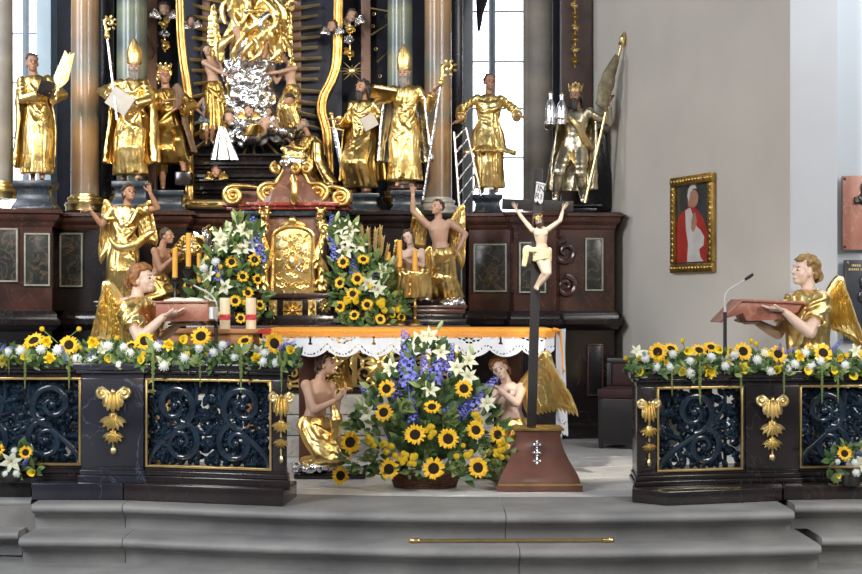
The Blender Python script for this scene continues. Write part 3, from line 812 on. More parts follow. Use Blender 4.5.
        if top == 'neck':
            for i in range(6+crinkle):            # folds across the breast
                a0 = -pi*rnd.uniform(.1, .35); a1 = -pi*rnd.uniform(.6, .9); z0_, z1_ = rnd.uniform(.04, .2), rnd.uniform(.12, .34); pts = []
                if i % 2: a0, a1 = a1, a0
                for t in [k_/8 for k_ in range(9)]:
                    g = lerp(z0_, z1_, t)+.06*math.sin(pi*t); c, rx, ry, L, D = s.surf[min(N-1, int(g*(N-1)))]; a = lerp(a0, a1, t)
                    pts.append(c+L*math.cos(a)*rx*1.03+D*math.sin(a)*ry*1.05)
                mb.tube(pts, [.005*h, .012*h, .014*h, .006*h], 6)
        for kx, (sh, e, wr) in (('l', (s.shl, s.ell, s.wl)), ('r', (s.shr, s.elr, s.wr))):
            if kx in sleeves:
                end = lerp(e, wr, sl_len*.9); q_ = sl_w
                mb.ell(sh, .040*h)
                mb.tube([sh, lerp(sh, e, .5), e], [.039*h, .036*h, .036*h*q_], 12); mb.ell(e, .036*h*q_)
                mb.tube([e, lerp(e, end, .5), end], [.036*h*q_, .040*h*q_, .046*h*q_], 12)
                mb.tube([lerp(e, end, .5)-V((0, 0, .02*h)), end-V((0, 0, .03*h*q_))], [.03*h*q_, .036*h*q_], 10)
                for t in (.25, .5, .75):
                    cc = lerp(sh, e, t); ax = (e-sh).normalized(); o1 = ax.orthogonal().normalized(); o2 = ax.cross(o1); ph_ = rnd.uniform(0, 6)
                    mb.tube([cc+(o1*math.cos(a_)+o2*math.sin(a_))*.037*h*q_+ax*.012*h*math.sin(a_*1.0+ph_) for a_ in [2*pi*z/12 for z in range(12)]], .006*h, 6)
            elif kx.upper() in sleeves:      # short sleeve
                for i in range(3+crinkle//2):
                    t = rnd.uniform(.1, .6); cc = lerp(sh, e, t); ax = (e-sh).normalized(); o1 = ax.orthogonal().normalized(); o2 = ax.cross(o1); a0 = rnd.uniform(0, 6)
                    mb.tube([cc+(o1*math.cos(a0+q*.35)+o2*math.sin(a0+q*.35))*.047*h+ax*(.012*h*q-.03*h) for q in range(7)], [.004*h, .011*h, .004*h], 6)
                mb.tube([sh+up*.01*h, lerp(sh, e, .4), lerp(sh, e, .62)], [.043*h, .045*h, .050*h], 12)
        me = organic(mb, vox*h, 1, (lump*h, 13/h), seed)
        return link(name, me, m_, s.root, smooth=60)
    def cloak(s, m_, seed=3, a0=-.35, a1=pi+.35, hem=.12, k=9, w=1.25, name='cloak', top=.0, amp=.09, vox=.009):
        """open mantle over the shoulders, hanging down the back and sides"""
        h = s.h; rnd = random.Random(seed); ph = [rnd.uniform(0, 6) for _ in range(4)]; N, S = 26, 44; rs = []
        zt = s.nck.z+top*h; zb = hem*h
        feet = (s.al+s.ar)*.5
        for i in range(N):
            g = i/(N-1)
            z = lerp(zt, zb, g)
            c = lerp(s.nck, s.pel, min(1, g*1.9)) if g < .53 else lerp(s.pel, feet, (g-.53)/.47)
            c = V((c.x, c.y, z)); wid = (.05+.085*min(1, g*6)**.6+.035*g)*w*h; dep = (.045+.06*min(1, g*5)+.04*g)*w*h
            out, inn = [], []
            for jx in range(S):
                th = lerp(a0, a1, jx/(S-1))
                fo = abs(math.sin(k*th*.5+ph[0]+1.2*math.sin(2*th+2*g+ph[1])))*2-1
                r = 1+amp*(.2+g)*fo
                p = s.lat*(math.cos(th)*wid*r)-s.f*(math.sin(th)*dep*r)
                out.append(c+p); inn.append(c+p*(1-.022*h/max(p.length, .01)))
            rs.append(out+inn[::-1])
        mb = MB(); mb.rings(rs)
        return link(name, organic(mb, vox*h, 2, (.006*h, 16/h), seed), m_, s.root, smooth=60)
    def hair(s, m_, style='curly', seed=1, name='hair'):
        H = s.hk; rnd = random.Random(seed); mb = MB()
        mb.ell(s.hp(0, .017, .021), (.0465*H, .0525*H, .0505*H), s.HR, 12, 8)
        n = {'curly': 120, 'short': 46, 'long': 60}[style]
        for i in range(n):
            z = rnd.uniform(-.75, 1); th = rnd.uniform(0, 2*pi); r = math.sqrt(1-z*z); x, y = math.cos(th)*r, math.sin(th)*r
            if y < -.35 and z < .52: continue
            if y < .05 and z < -.1: continue
            p = (x*.05, .014+y*.058, .016+z*.055)
            R = (.013 if style == 'curly' else .010)
            if style == 'curly' and rnd.random() < .6:
                c = s.hp(*p); o = s.HR @ V((x, y, z)).normalized(); a = o.orthogonal().normalized(); b = o.cross(a)
                mb.tube([c+(a*math.cos(t)+b*math.sin(t))*.011*H*(1-.06*k)+o*.002*H*k for k, t in enumerate([q*.9 for q in range(8)])], [.0085*H, .0075*H, .0045*H], 6)
            else:
                mb.ell(s.hp(*p), R*H*rnd.uniform(.8, 1.25), None, 8, 5)
            if style == 'curly' and y > .3 and z < .1 and i % 3 == 0:
                a = s.hp(*p); mb.tube(smooth_path([a, a+(s.HR @ V((x*.01, .018, -.03)))*H, a+(s.HR @ V((x*.004, .006, -.055)))*H], 4), [.010*H, .011*H, .006*H], 6)
            if style == 'long' and (y > -.2) and z < .5:
                a = s.hp(*p); b = a+V((x*.012*H, y*.03*H, -.06*H)); c = b+V((rnd.uniform(-.01, .01)*H, .012*H, -.05*H*rnd.uniform(.6, 1.3)))
                mb.tube(smooth_path([a, b, c], 3), [.011*H, .011*H, .005*H], 6)
        return link(name, organic(mb, .0042*H, 1), m_, s.root, smooth=70)
    def beard(s, m_, L=.07, seed=2):
        H = s.hk; rnd = random.Random(seed); mb = MB()
        mb.ell(s.hp(0, -.032, -.058), (.031*H, .025*H, .024*H), s.HR)
        for i in range(26):
            x = rnd.uniform(-.034, .034); p = s.hp(x, -.034-.016*(1-abs(x)/.035), -.04-rnd.uniform(0, .02)); q = s.hp(x*.8+rnd.uniform(-.008, .008), -.052+rnd.uniform(0, .02), -.055-L*rnd.uniform(.5, 1)*(1-abs(x)*12*.9))
            mb.tube([p, lerp(p, q, .5)+V((rnd.uniform(-.004, .004)*H, -.004*H, 0)), q], [.010*H, .009*H, .003*H], 6)
        for sg in (-1, 1):
            mb.tube([s.hp(sg*.004, -.058, -.030), s.hp(sg*.02, -.05, -.034), s.hp(sg*.03, -.036, -.048)], [.006*H, .007*H, .005*H], 6)
            mb.tube([s.hp(sg*.043, -.002, -.005), s.hp(sg*.04, -.012, -.03), s.hp(sg*.028, -.03, -.055)], [.008*H, .011*H, .013*H], 6)
        return link('beard', organic(mb, .0052*H, 1), m_, s.root, smooth=70)
    def mitre(s, m_):
        H = s.hk; mb = MB(); rs = []
        for z, rx, ry in ((.02, .052, .056), (.035, .054, .058), (.075, .060, .056), (.115, .060, .046), (.155, .048, .033), (.19, .030, .02), (.215, .011, .011), (.225, .003, .004)):
            rs.append([s.hp(math.cos(2*pi*j/20)*rx, .008+math.sin(2*pi*j/20)*ry, z) for j in range(20)])
        mb.rings(rs)
        o = mb.build('mitre', m_, s.root, smooth=60)
        t = MB(); t.tube([s.hp(math.cos(2*pi*j/20)*.056, .008+math.sin(2*pi*j/20)*.06, .03) for j in range(21)], .006*H, 6)
        t.tube([s.hp(0, -.052, .034), s.hp(0, -.05, .08), s.hp(0, -.038, .13), s.hp(0, -.014, .20)], .005*H, 6)
        t.build('mitre_band', goldp, o)
        return o
    def crown(s, m_, z=.045, hgt=.05, arches=True):
        H = s.hk; mb = MB(); n = 20
        ring = [s.hp(math.cos(2*pi*j/n)*.05, .01+math.sin(2*pi*j/n)*.055, z) for j in range(n)]; ring2 = [s.hp(math.cos(2*pi*j/n)*.054, .01+math.sin(2*pi*j/n)*.059, z+hgt*.5) for j in range(n)]
        mb.rings([ring, ring2])
        for j in range(8):
            a = 2*pi*j/8; mb.leaf(s.hp(math.cos(a)*.054, .01+math.sin(a)*.058, z+hgt*.45), s.HR @ V((math.cos(a)*.25, math.sin(a)*.25, 1)), s.HR @ V((math.cos(a), math.sin(a), 0)), hgt*.7*H, .024*H, .004*H)
        if arches:
            for a in (0, pi/2):
                mb.tube([s.hp(math.cos(a)*math.cos(t)*.054, .01+math.sin(a)*math.cos(t)*.058, z+hgt*.4+math.sin(t)*.045) for t in [pi*k/8 for k in range(9)]], .005*H, 6)
            mb.ell(s.hp(0, .01, z+hgt*.4+.055), .010*H)
        return mb.build('crown', m_, s.root)

def feather_wing(parent, R, W, T, m_, nrm=(0, -1, 0), inner=None, n=13, wide=.075, th=.006, name='wing', label=None):
    """wing: arm from root R over the bend W toward the tip T, three overlapping rows of feathers"""
    R, W, T = V(R), V(W), V(T); nrm = V(nrm).normalized()
    E0 = V(inner) if inner is not None else R+(T-W)*.42
    L = (T-W).length; wd = wide
    def bone(t):
        W2 = W+(T-W)*.32
        return (R*(1-t)**2+W*2*t*(1-t)*1.0+W2*t*t) if False else (lerp(R, W, t*1.6) if t < .625 else lerp(W, W2, (t-.625)/.375))
    mb = MB()
    mb.tube(smooth_path([bone(0), bone(.3), bone(.625), bone(.8), bone(1)], 5), [wd*.34, wd*.32, wd*.26, wd*.2, wd*.1], 8, flat=(.8, 1), up=nrm)
    side = (T-W).cross(nrm).normalized()
    rows = ((0.0, .22, 4, 1.5), (.12, .24, 3, 1.4), (.25, .28, 2, 1.3), (.38, .34, 1, 1.15), (.50, .52, 0, 1.0))
    for r_, (s0, ln, off, dens) in enumerate(rows):
        k = int(n*dens)
        for i in range(k):
            t = min(1.0, (i+(.5 if r_ % 2 else 0))/(k-.5))
            a = bone(t); e = lerp(E0, T, t**.9); e = e+(a-e)*(.10*math.sin(pi*t)); d = e-a
            sp_ = max((bone(min(1, t+.08))-bone(max(0, t-.08))).length, (T-E0).length*.16)/(.16*k)
            mb.leaf(a+d*s0+nrm*(off*th*.9+.35*th*(i % 2)), d*ln-nrm*(th*1.2), nrm, d.length*ln*1.12, min(sp_*1.5, wd), th*.8, bend=.05, prof=(.55, .95, 1.0, .95, .7, .12), ridge=th*.9)
    # the web behind the feathers
    for i in range(10):
        t0, t1 = i/10, (i+1)/10
        q4 = [bone(t0), bone(t1), lerp(bone(t1), lerp(E0, T, t1**.9), .88), lerp(bone(t0), lerp(E0, T, max(t0, 1e-4)**.9), .88)]
        mb.rings([[p-nrm*th*.5 for p in q4], [p+nrm*th*.4 for p in q4]])
    return mb.build(name, m_, parent, smooth=40, label=label)
# ------------------------------------------------------------------ saints on the retable
YS = 13.0
SG = 'gilded saints standing on the retable'
def book(name, label, c, w, hgt, th, rot, cover, group=None):
    root = thing(name, label, 'book', c, group); root.rotation_euler = rot
    mb = MB(); mb.box((0, -th*.42, 0), (w, th*.16, hgt)); mb.box((0, th*.42, 0), (w, th*.16, hgt)); mb.box((-w/2+th*.1, 0, 0), (th*.2, th, hgt)); mb.build('cover', cover, root, bevel=.004)
    mb = MB(); mb.box((.004, 0, 0), (w-.03, th*.66, hgt-.02)); mb.build('pages', page, root)
    return root
def crozier(label, a, b, r, m_, crook, name='crozier', sgn=1, knob=True):
    root = thing(name, label, 'staff', a); d = V(b)-V(a); L = d.length; dn = d.normalized()
    mb = MB(); mb.tube([V((0, 0, 0)), d*.5, d*.86], r, 8); mb.build('shaft', m_, root)
    mb = MB(); x = V((sgn, 0, 0)); s = crook
    p0 = d*.86
    pts = [p0, p0+dn*s*.9]+[p0+dn*s*1.5+x*s*.45+(x*math.cos(t)+dn*math.sin(t))*s*.55*(1-.1*k) for k, t in enumerate([pi-q*.75 for q in range(11)])]
    mb.tube(smooth_path(pts, 3), [r*1.3, r*1.3, r*1.1, r*.7], 8)
    for k in range(7):
        t = pi-.4-k*.75; mb.leaf(p0+dn*s*1.5+x*s*.45+(x*math.cos(t)+dn*math.sin(t))*s*.55, x*math.cos(t)+dn*math.sin(t), (0, -1, 0), s*.4, s*.3, .006)
    mb.ell(p0, (r*2.4, r*2.4, r*3.2)); mb.ell(p0+dn*s*.35, (r*1.9,)*3)
    mb.build('crook', gold2, root)
    return root

# leftmost saint with palm
f = Fig('saint_statue', 'gilded saint with dark hair and book in front of the left window', 'statue', 37, 181, 12.78, 128, yaw=18, head=(33, 63, -.02), nck=(34, 76, 0), pel=(38, 116, 0), hyaw=24,
        wl=(45, 96, -.12), wr=(54, 99, -.10), el=(-.9, -.1, -.6), er=(.8, 0, -.8), al=(32, 178, .02), ar=(44, 177, -.06), group=SG, skinm=skin_b, hdl=(1, -.2, .1), hdr=(.3, -.3, .4))
f.robe(gold, seed=11, k=9, swags=6, sleeves='lr', w=.86, hemk=.86, hem=.05*f.h); f.cloak(goldp, seed=4, a0=.5, a1=pi+.4, hem=.1, w=1.06); f.hair(hair_br, 'short', 3)
book('carved_book', 'small dark book held by the leftmost gilded saint', P(46, 88, 12.6), .12, .13, .035, (.3, .3, .5), bronze)
r = thing('palm_branch', 'gilded palm branch raised by the leftmost saint', 'palm branch', P(55, 95, 12.62))
mb = MB(); st = [V((0, 0, 0)), V((.04, 0, .12)), V((.09, 0, .27)), V((.125, .01, .36))]; mb.tube(smooth_path(st, 4), [.008, .005], 6); mb.build('stem', goldp, r)
mb = MB()
for i in range(9):
    t = .15+.09*i; b = V((.11*t+.01, 0, .34*t))
    for sg in (-1, 1): mb.leaf(b, (.3+sg*.55, 0, .9), (0, -1, 0), .13*(1.1-.5*t), .03, .004, .1)
mb.build('fronds', goldp, r)

# left bishop
f = Fig('bishop_statue', 'gilded bishop in mitre with grey beard holding a slanted tablet left of the frame', 'statue', 132, 181, 12.93, 124, yaw=-4, head=(135, 67, -.03), nck=(133, 79, 0), pel=(133, 119, 0), hyaw=8, hpitch=-4,
        wl=(115, 97, -.14), wr=(136, 108, -.16), el=(-.9, 0, -.3), er=(.9, 0, -.5), al=(124, 177, .02), ar=(141, 177, -.08), group=SG, skinm=skin, hdl=(.3, -.5, -.3), hdr=(-.9, -.1, .2))
f.robe(gold, seed=21, k=10, swags=8, sleeves='lr', w=.98, hemk=.88, hem=.045*f.h); f.cloak(gold, seed=5, a0=-.5, a1=pi+.5, hem=.14, w=1.28); f.hair(hair_gr, 'short', 4); f.beard(hair_gr, .085); f.mitre(gold2)
book('carved_book', 'large grey parchment tablet leaning on the left bishop', P(120, 101, 12.72), .20, .17, .028, (.15, .60, .1), bookc)
crozier('silver crozier with gilded crook held by the left bishop', P(117, 120, 12.70), P(105.5, 22, 12.74), .0105, silver, .075, sgn=1)

# crowned figure with fur cloak and bare leg
f = Fig('saint_statue', 'crowned saint in dark fur cloak and gold tunic stepping with a bare leg', 'statue', 170, 190, 13.14, 122, yaw=12, head=(165, 76, -.02), nck=(166, 89, 0), pel=(167, 128, 0), hyaw=20,
        wl=(168, 104, -.14), wr=(182, 110, -.12), el=(-.9, .1, -.3), er=(.8, .2, -.3), al=(162, 186, .04), ar=(186, 170, -.12), group=SG, skinm=skin_b)
f.robe(goldd, hem=px(26, 13.14), top='neck', seed=31, k=10, swags=6, w=.9, sleeves='lr', hemk=.9); f.cloak(furbr, seed=8, a0=-.7, a1=pi+.2, hem=.30, w=1.08, top=-.005); f.hair(gold, 'curly', 5); f.crown(gold2, arches=False)
mb = MB(); mb.tube(smooth_path([f.q((178, 88, -.16)), f.q((183, 96, -.17)), f.q((181, 108, -.16)), f.q((176, 112, -.14))], 4), [.04, .045, .035, .015], 8, flat=(1, .6)); link('fur_head', organic(mb, .012, 2), furbr, f.root, smooth=60)
mb = MB(); mb.box(f.q((186, 180, -.10)), (.14, .16, px(14, 13.14))); mb.build('foot_block', brownmb, f.root, bevel=.02)

# dark bearded saint with sword
f = Fig('saint_statue', 'gilded saint with black hair and beard reaching toward the frame', 'statue', 362, 193.5, 13.14, 122, yaw=-22, head=(362, 88, -.02), nck=(364, 101, 0), pel=(363, 138, 0), hyaw=-40,
        wl=(337, 120, -.06), wr=(372, 118, -.14), el=(-.3, .1, -.9), er=(.8, .2, -.6), al=(354, 190, .02), ar=(369, 189, -.05), group=SG, skinm=skin_b, hdl=(-1, -.2, 0))
f.robe(gold, seed=41, k=10, swags=8, w=.95, hemk=.86, hem=.045*f.h); f.cloak(goldd, seed=9, a0=.2, a1=pi+.1, hem=.1, w=1.22); f.hair(hair_dk, 'long', 6); f.beard(hair_dk, .09)
book('carved_book', 'pale grey book held by the black-bearded saint', P(369, 122, 12.93), .13, .115, .03, (.1, -.5, .2), bookc)
r = thing('sword', 'gilded sword pointing down beside the black-bearded saint', 'sword', P(334, 128, 13.05))
mb = MB(); a = V((0, 0, 0)); b = P(346, 190, 13.08)-P(334, 128, 13.05); mb.tube([a, lerp(a, b, .5), b], [.02, .017, .004], 4, flat=(1, .35)); mb.build('blade', silver, r, smooth=0)
mb = MB(); d = (a-b).normalized(); mb.tube([a, a+d*.11], .012, 8); mb.ell(a+d*.125, .02); mb.tube([V((-.08, 0, .015)), V((.085, 0, -.02))], [.008, .012, .008], 6); mb.build('hilt', goldp, r)
r = thing('star_halo', 'gilded star of rays above the black-bearded saint', 'halo', P(352, 71, 13.3))
mb = MB()
for k in range(12):
    a = 2*pi*k/12; L = .15 if k % 2 == 0 else .09
    mb.tube([V((math.cos(a)*.025, 0, math.sin(a)*.025)), V((math.cos(a)*L, .01, math.sin(a)*L*.62))], [.007, .002], 5)
mb.build('rays', goldp, r); mb = MB(); mb.ell((0, 0, 0), (.03, .015, .03)); mb.build('boss', goldp, r)

# right bishop
f = Fig('bishop_statue', 'gilded bishop in mitre with long beard and white mantle right of the frame', 'statue', 406, 187, 12.92, 124, yaw=-6, head=(404, 73, -.03), nck=(406, 86, 0), pel=(405, 124, 0), hyaw=-12, hpitch=-5,
        wl=(391, 97, -.16), wr=(434, 93, -.08), el=(-.9, 0, -.6), er=(.4, .1, -.9), al=(398, 184, -.05), ar=(413, 184, .03), group=SG, skinm=skin, hdr=(.5, -.5, .5), hdl=(-.8, -.4, .2))
f.robe(gold, seed=51, k=11, swags=8, w=.94, hemk=.86, hem=.045*f.h); f.cloak(silver, seed=10, a0=-.35, a1=pi+.1, hem=.2, w=1.28); f.hair(hair_gr, 'short', 7); f.beard(hair_gr, .10); f.mitre(gold2)
book('carved_book', 'open gilded book held out by the right bishop', P(384, 93, 12.68), .22, .15, .035, (1.1, .15, .1), goldd)
crozier('long silver crozier with gilded crook leaning on the right bishop', P(423, 200, 12.80), P(444, 64, 12.72), .011, silver, .085, sgn=1)

# deacon with gridiron
f = Fig('deacon_statue', 'gilded deacon with spread arms standing in front of the bright window', 'statue', 488, 194, 13.15, 118, yaw=3, head=(490, 82, -.02), nck=(489, 95, 0), pel=(488, 134, 0), hyaw=14,
        wl=(461, 121, -.06), wr=(517, 117, -.06), el=(-.6, .1, -.5), er=(.6, .1, -.5), al=(482, 190, .02), ar=(496, 190, -.05), group=SG, skinm=skin_b, hdl=(-1, 0, -.3), hdr=(1, 0, -.15))
f.robe(gold, seed=61, k=9, swags=3, w=.88, hemk=.85, hem=.045*f.h, sleeves='', name='alb'); f.robe(gold2, hem=px(40, 13.15), seed=62, k=7, amp=.10, swags=3, w=1.02, sl_w=1.1, hemk=1.38, name='dalmatic', sleeves='lr', sl_len=.8); f.hair(hair_br, 'short', 8)
r = thing('gridiron', 'silver gridiron leaning beside the gilded deacon', 'gridiron', P(466, 204, 13.0))
o = P(466, 204, 13.0)
c4 = [P(454, 132, 13.06)-o, P(466, 128, 13.06)-o, P(481, 196, 12.98)-o, P(460, 216, 12.98)-o]
mb = MB(); mb.tube([c4[0], c4[3]], .012, 6); mb.tube([c4[1], c4[2]], .012, 6); mb.build('side_bars', silver, r)
for k in range(6):
    t = (k+.5)/6; mb = MB(); mb.tube([lerp(c4[0], c4[3], t), lerp(c4[1], c4[2], max(0, t-.1))], .009, 6); mb.build('cross_bar', silver, r)

# knight with banner
f = Fig('knight_statue', 'silver-gilt crowned knight with black beard and banner by the beige wall', 'statue', 574, 205, 13.15, 122, yaw=-14, head=(575, 96, -.02), nck=(577, 109, 0), pel=(574, 148, 0), hyaw=-24,
        wl=(556, 122, -.14), wr=(607, 104, -.06), el=(-.8, .2, -.6), er=(.5, .2, -.8), al=(556, 199, -.02), ar=(584, 200, -.04), skinm=skin_b, hdr=(.3, -.4, .6))
b = MB(); h = f.h
# cuirass, tassets and leg armour follow the limbs
up = f.up
b.rings([[c+f.lat2*(math.cos(2*pi*j/20)*rx*h)+f.lat2.cross(up)*(math.sin(2*pi*j/20)*ry*h) for j in range(20)] for c, rx, ry in
         ((f.nck-up*.01*h, .06, .05), (f.nck-up*.04*h, .10, .065), (lerp(f.pel, f.nck, .68), .102, .082), (lerp(f.pel, f.nck, .35), .082, .068), (lerp(f.pel, f.nck, .22), .095, .078), (f.pel-V((0, 0, .03*h)), .112, .09), (f.pel-V((0, 0, .10*h)), .122, .095))])
for sh, e, w in ((f.shl, f.ell, f.wl), (f.shr, f.elr, f.wr)):
    b.ell(sh, .054*h); b.tube([sh, e], [.044*h, .036*h], 10); b.ell(e, .041*h); b.tube([e, lerp(e, w, .85)], [.038*h, .032*h], 10)
for hp, k, a in ((f.hl, f.kl, f.al), (f.hr, f.kr, f.ar)):
    b.tube([hp, lerp(hp, k, .5), k], [.068*h, .062*h, .047*h], 12); b.ell(k, .052*h); b.tube([k, lerp(k, a, .35), a], [.043*h, .048*h, .031*h], 12)
    for t in (.3, .5, .7): b.ell(lerp(hp, k, t), (.069*h, .069*h, .012*h))
    b.tube([a-f.f*.03*h, a+f.f*.08*h-V((0, 0, .014*h))], [.03*h, .024*h], 8)
link('armour', organic(b, .0085*h, 2, (.003*h, 22/h), 3), silvergold, f.root, smooth=60)
f.cloak(silvergold, seed=12, a0=.1, a1=pi-.1, hem=.12, w=1.2, amp=.13); f.hair(hair_dk, 'long', 9); f.beard(hair_dk, .10); f.crown(gold2, z=.03, hgt=.06)
mb = MB()
for k in range(14):
    a = -2.9+k*.42; mb.leaf(f.pel+V((math.cos(a)*.11*h, math.sin(a)*.085*h, -.03*h)), (math.cos(a)*.25, math.sin(a)*.25, -1), (math.cos(a), math.sin(a), .1), .11*h, .05*h, .008, prof=(.8, 1, 1, .8, .2))
mb.build('tassets', goldd, f.root)
mb = MB(); mb.tube(smooth_path([f.nck+V((-.11*h, -.06*h, -.05*h)), lerp(f.pel, f.nck, .55)+V((.0, -.095*h, 0)), f.pel+V((.1*h, -.07*h, .03*h)), f.q((592, 150, -.02))], 5), [.02*h, .026*h, .03*h, .02*h], 8, flat=(1, .5)); mb.build('sash', goldp, f.root)
r = thing('silver_towers', 'pair of silver bottle-shaped towers held by the crowned knight', 'attribute', P(556, 121, 12.98))
for dx, hh in ((-.045, 1.0), (.05, .96)):
    mb = MB(); mb.lathe([(.042, -.03), (.045, .0), (.045, .12*hh), (.03, .16*hh), (.018, .18*hh), (.018, .22*hh), (.022, .225*hh), (.022, .235*hh)], (dx, 0, 0), 14); t = mb.build('tower', silver, r)
    mb = MB(); mb.lathe([(.019, .225*hh), (.012, .25*hh), (.002, .262*hh)], (dx, 0, 0), 10); mb.build('tower_cap', goldp, t)
r = thing('banner', 'furled dark banner on a gilded pole leaning at the beige wall', 'banner', P(585, 203, 12.98))
o = P(585, 203, 12.98); tip = P(621, 46, 13.05)-o
mb = MB(); mb.tube([V((0, 0, 0)), tip*.5, tip], .012, 8); mb.build('pole', goldp, r)
mb = MB(); d = tip.normalized(); mb.lathe([(.012, 0), (.03, .02), (.022, .05), (.028, .07), (.002, .13)], (0, 0, 0), 10); mb.v = [tip+d.to_track_quat('Z', 'Y') @ p for p in mb.v]; mb.build('finial', gold2, r)
mb = MB()
rs = []
for i in range(12):
    t = i/11; c = lerp(tip*.93, tip*.60, t); wdt = px(3+10*math.sin(min(1, t*1.25)*pi*.62), 13); row = []
    for j in range(14):
        a = 2*pi*j/14; row.append(c+V((-wdt*.5+math.cos(a)*wdt*.5*(1+.2*math.sin(3*a+4*t)), -.02+math.sin(a)*.03, -.04*math.cos(a))))
    rs.append(row)
mb.rings(rs); link('flag_cloth', organic(mb, .012, 2, (.012, 14), 4), flagm, r, smooth=60)
# ------------------------------------------------------------------ angels of the high altar
mb = MB(); a, b = P(84, 292, 12.2), P(192, 292, 12.2)
def pedestal(name, label, u0, u1, v0, Y, d, m_, mold, z0=0.0):
    a, b = P(u0, v0, Y), P(u1, v0, Y); w = b.x-a.x; H = a.z-z0
    root = thing(name, label, 'pedestal', V(((a.x+b.x)/2, Y, z0)))
    fz = min(.1, H*.3)
    mb = MB(); mb.bx(-w/2, w/2, -d/2, d/2, fz, H-.07); mb.build('shaft', m_, root, bevel=.008)
    mb = MB(); mb.bx(-w/2-.03, w/2+.03, -d/2-.03, d/2+.03, 0, fz); mb.build('foot', m_, root, bevel=.012)
    mb = MB(); mb.bx(-w/2-.02, w/2+.02, -d/2-.02, d/2+.02, H-.07, H-.03); mb.bx(-w/2-.035, w/2+.035, -d/2-.035, d/2+.035, H-.0301, H); mb.build('cap', mold, root, bevel=.008)
    return root
pedestal('statue_pedestal', 'dark marble pedestal under the two left altar angels', 105, 186, 301, 12.3, .5, blackmb, brownmb)
pedestal('statue_pedestal', 'dark marble pedestal under the two right altar angels', 396, 462, 305, 12.3, .44, blackmb, redmb, z0=.991)
def cloud(name, label, lumps, Y, m_=silver, seed=1, vox=.011, group=None, rr=(.03, .06), n=40, base=None):
    """billowing carved cloud; lumps = (u, v, halfwidth px, halfheight px, depth m)"""
    rnd = random.Random(seed); c0 = P(*base, Y) if base else P(lumps[0][0], lumps[0][1], Y); mb = MB()
    for u, v, ru, rv, dd in lumps:
        c = P(u, v, Y)-c0; A, B = px(ru, Y), px(rv, Y)
        mb.ell(c, (A*.9, dd*.8, B*.9), None, 14, 8)
        for k in range(n):
            th = rnd.uniform(0, 2*pi); ph = math.asin(rnd.uniform(-1, 1))
            d = V((math.cos(ph)*math.cos(th)*A, -abs(math.cos(ph)*math.sin(th))*dd, math.sin(ph)*B))
            r = rnd.uniform(*rr); p = c+d*.85
            if rnd.random() < .5: mb.ell(p, r*.9, None, 8, 6)
            else:
                ax = V((rnd.uniform(-1, 1), 0, rnd.uniform(-1, 1))).normalized(); az = V((0, -1, 0)).cross(ax)
                mb.tube(spiral(p+V((0, -r*.4, 0)), r, 1.1, rnd.uniform(0, 6), rnd.choice((-1, 1)), 12, ax=ax, az=az), [r*.38, r*.3, r*.2], 6)
    root = thing(name, label, 'cloud', c0, group)
    link('cloud_body', organic(mb, vox, 1, (.004, 30), seed), m_, root, smooth=60)
    return root
f = Fig('angel_statue', 'gilded angel with raised fist and spread arms left of the altar', 'statue', 124, 300, 12.3, 120, yaw=10, head=(130, 193, -.03), nck=(127, 206, 0), pel=(124, 243, 0), hyaw=34, hpitch=14,
        wl=(92, 211, -.05), wr=(152, 193, -.10), el=(-.2, .2, -.9), er=(.9, .2, -.6), al=(116, 296, .03), ar=(128, 295, -.05), skinm=skin_b, hdl=(-1, -.1, .1), hdr=(-.1, -.2, 1), curl=.9)
f.robe(gold, seed=71, k=9, swags=9, w=.94, hemk=.9, sleeves='LR', amp=.24); f.hair(hair_br, 'curly', 11)
feather_wing(f.root, f.q((114, 214, .07)), f.q((103, 200, .1)), f.q((98, 262, .08)), gold, inner=f.q((116, 246, .08)), n=9, wide=.07)
feather_wing(f.root, f.q((136, 214, .07)), f.q((147, 201, .1)), f.q((155, 244, .08)), gold, inner=f.q((138, 244, .08)), n=8, wide=.06)
mb = MB(); mb.tube(smooth_path([f.q((112, 238, -.11)), f.q((122, 248, -.14)), f.q((138, 246, -.13)), f.q((152, 234, -.1)), f.q((158, 232, -.08))], 5), [.012, .04, .045, .03, .01], 8, flat=(1, .7)); link('scarf', organic(mb, .01, 2), gold, f.root, smooth=60)
f = Fig('angel_statue', 'bare-backed kneeling angel in gold skirt beside the yellow candles', 'statue', 160, 301, 12.22, 112, yaw=62, head=(168, 236, -.02), nck=(162, 248, 0), pel=(157, 281, .02), hyaw=68,
        wl=(174, 258, -.06), wr=(176, 259, .06), el=(-.4, -.2, -.9), er=(-.3, .3, -.9), al=(146, 297, 0), ar=(148, 297, .1), kl=(1, 0, -.3), kr=(1, 0, -.3), skinm=skin_b)
f.robe(gold, top='waist', seed=73, k=8, swags=6, sleeves='', amp=.24, hemk=1.05); f.hair(hair_br, 'short', 12)
feather_wing(f.root, f.q((170, 252, .08)), f.q((182, 236, .1)), f.q((186, 262, .08)), goldd, inner=f.q((176, 262, .08)), n=7, wide=.05)
f = Fig('angel_statue', 'bare-chested gilded angel raising one arm right of the altar', 'statue', 443, 303, 12.35, 116, yaw=-8, head=(437, 207, -.03), nck=(438, 220, 0), pel=(441, 256, 0), hyaw=-42, hpitch=6,
        wl=(413, 194, -.08), wr=(458, 250, .02), el=(-.8, 0, -.6), er=(.9, .2, 0), al=(433, 299, .02), ar=(456, 298, -.06), skinm=skin, hdl=(-.1, -.2, 1), curl=.7)
f.robe(gold, top='waist', seed=74, k=9, swags=8, sleeves='', amp=.26, w=1.02, hem=.05*f.h); f.hair(hair_br, 'short', 13)
feather_wing(f.root, f.q((427, 224, .08)), f.q((415, 208, .1)), f.q((409, 248, .08)), gold, inner=f.q((424, 248, .08)), n=9, wide=.07)
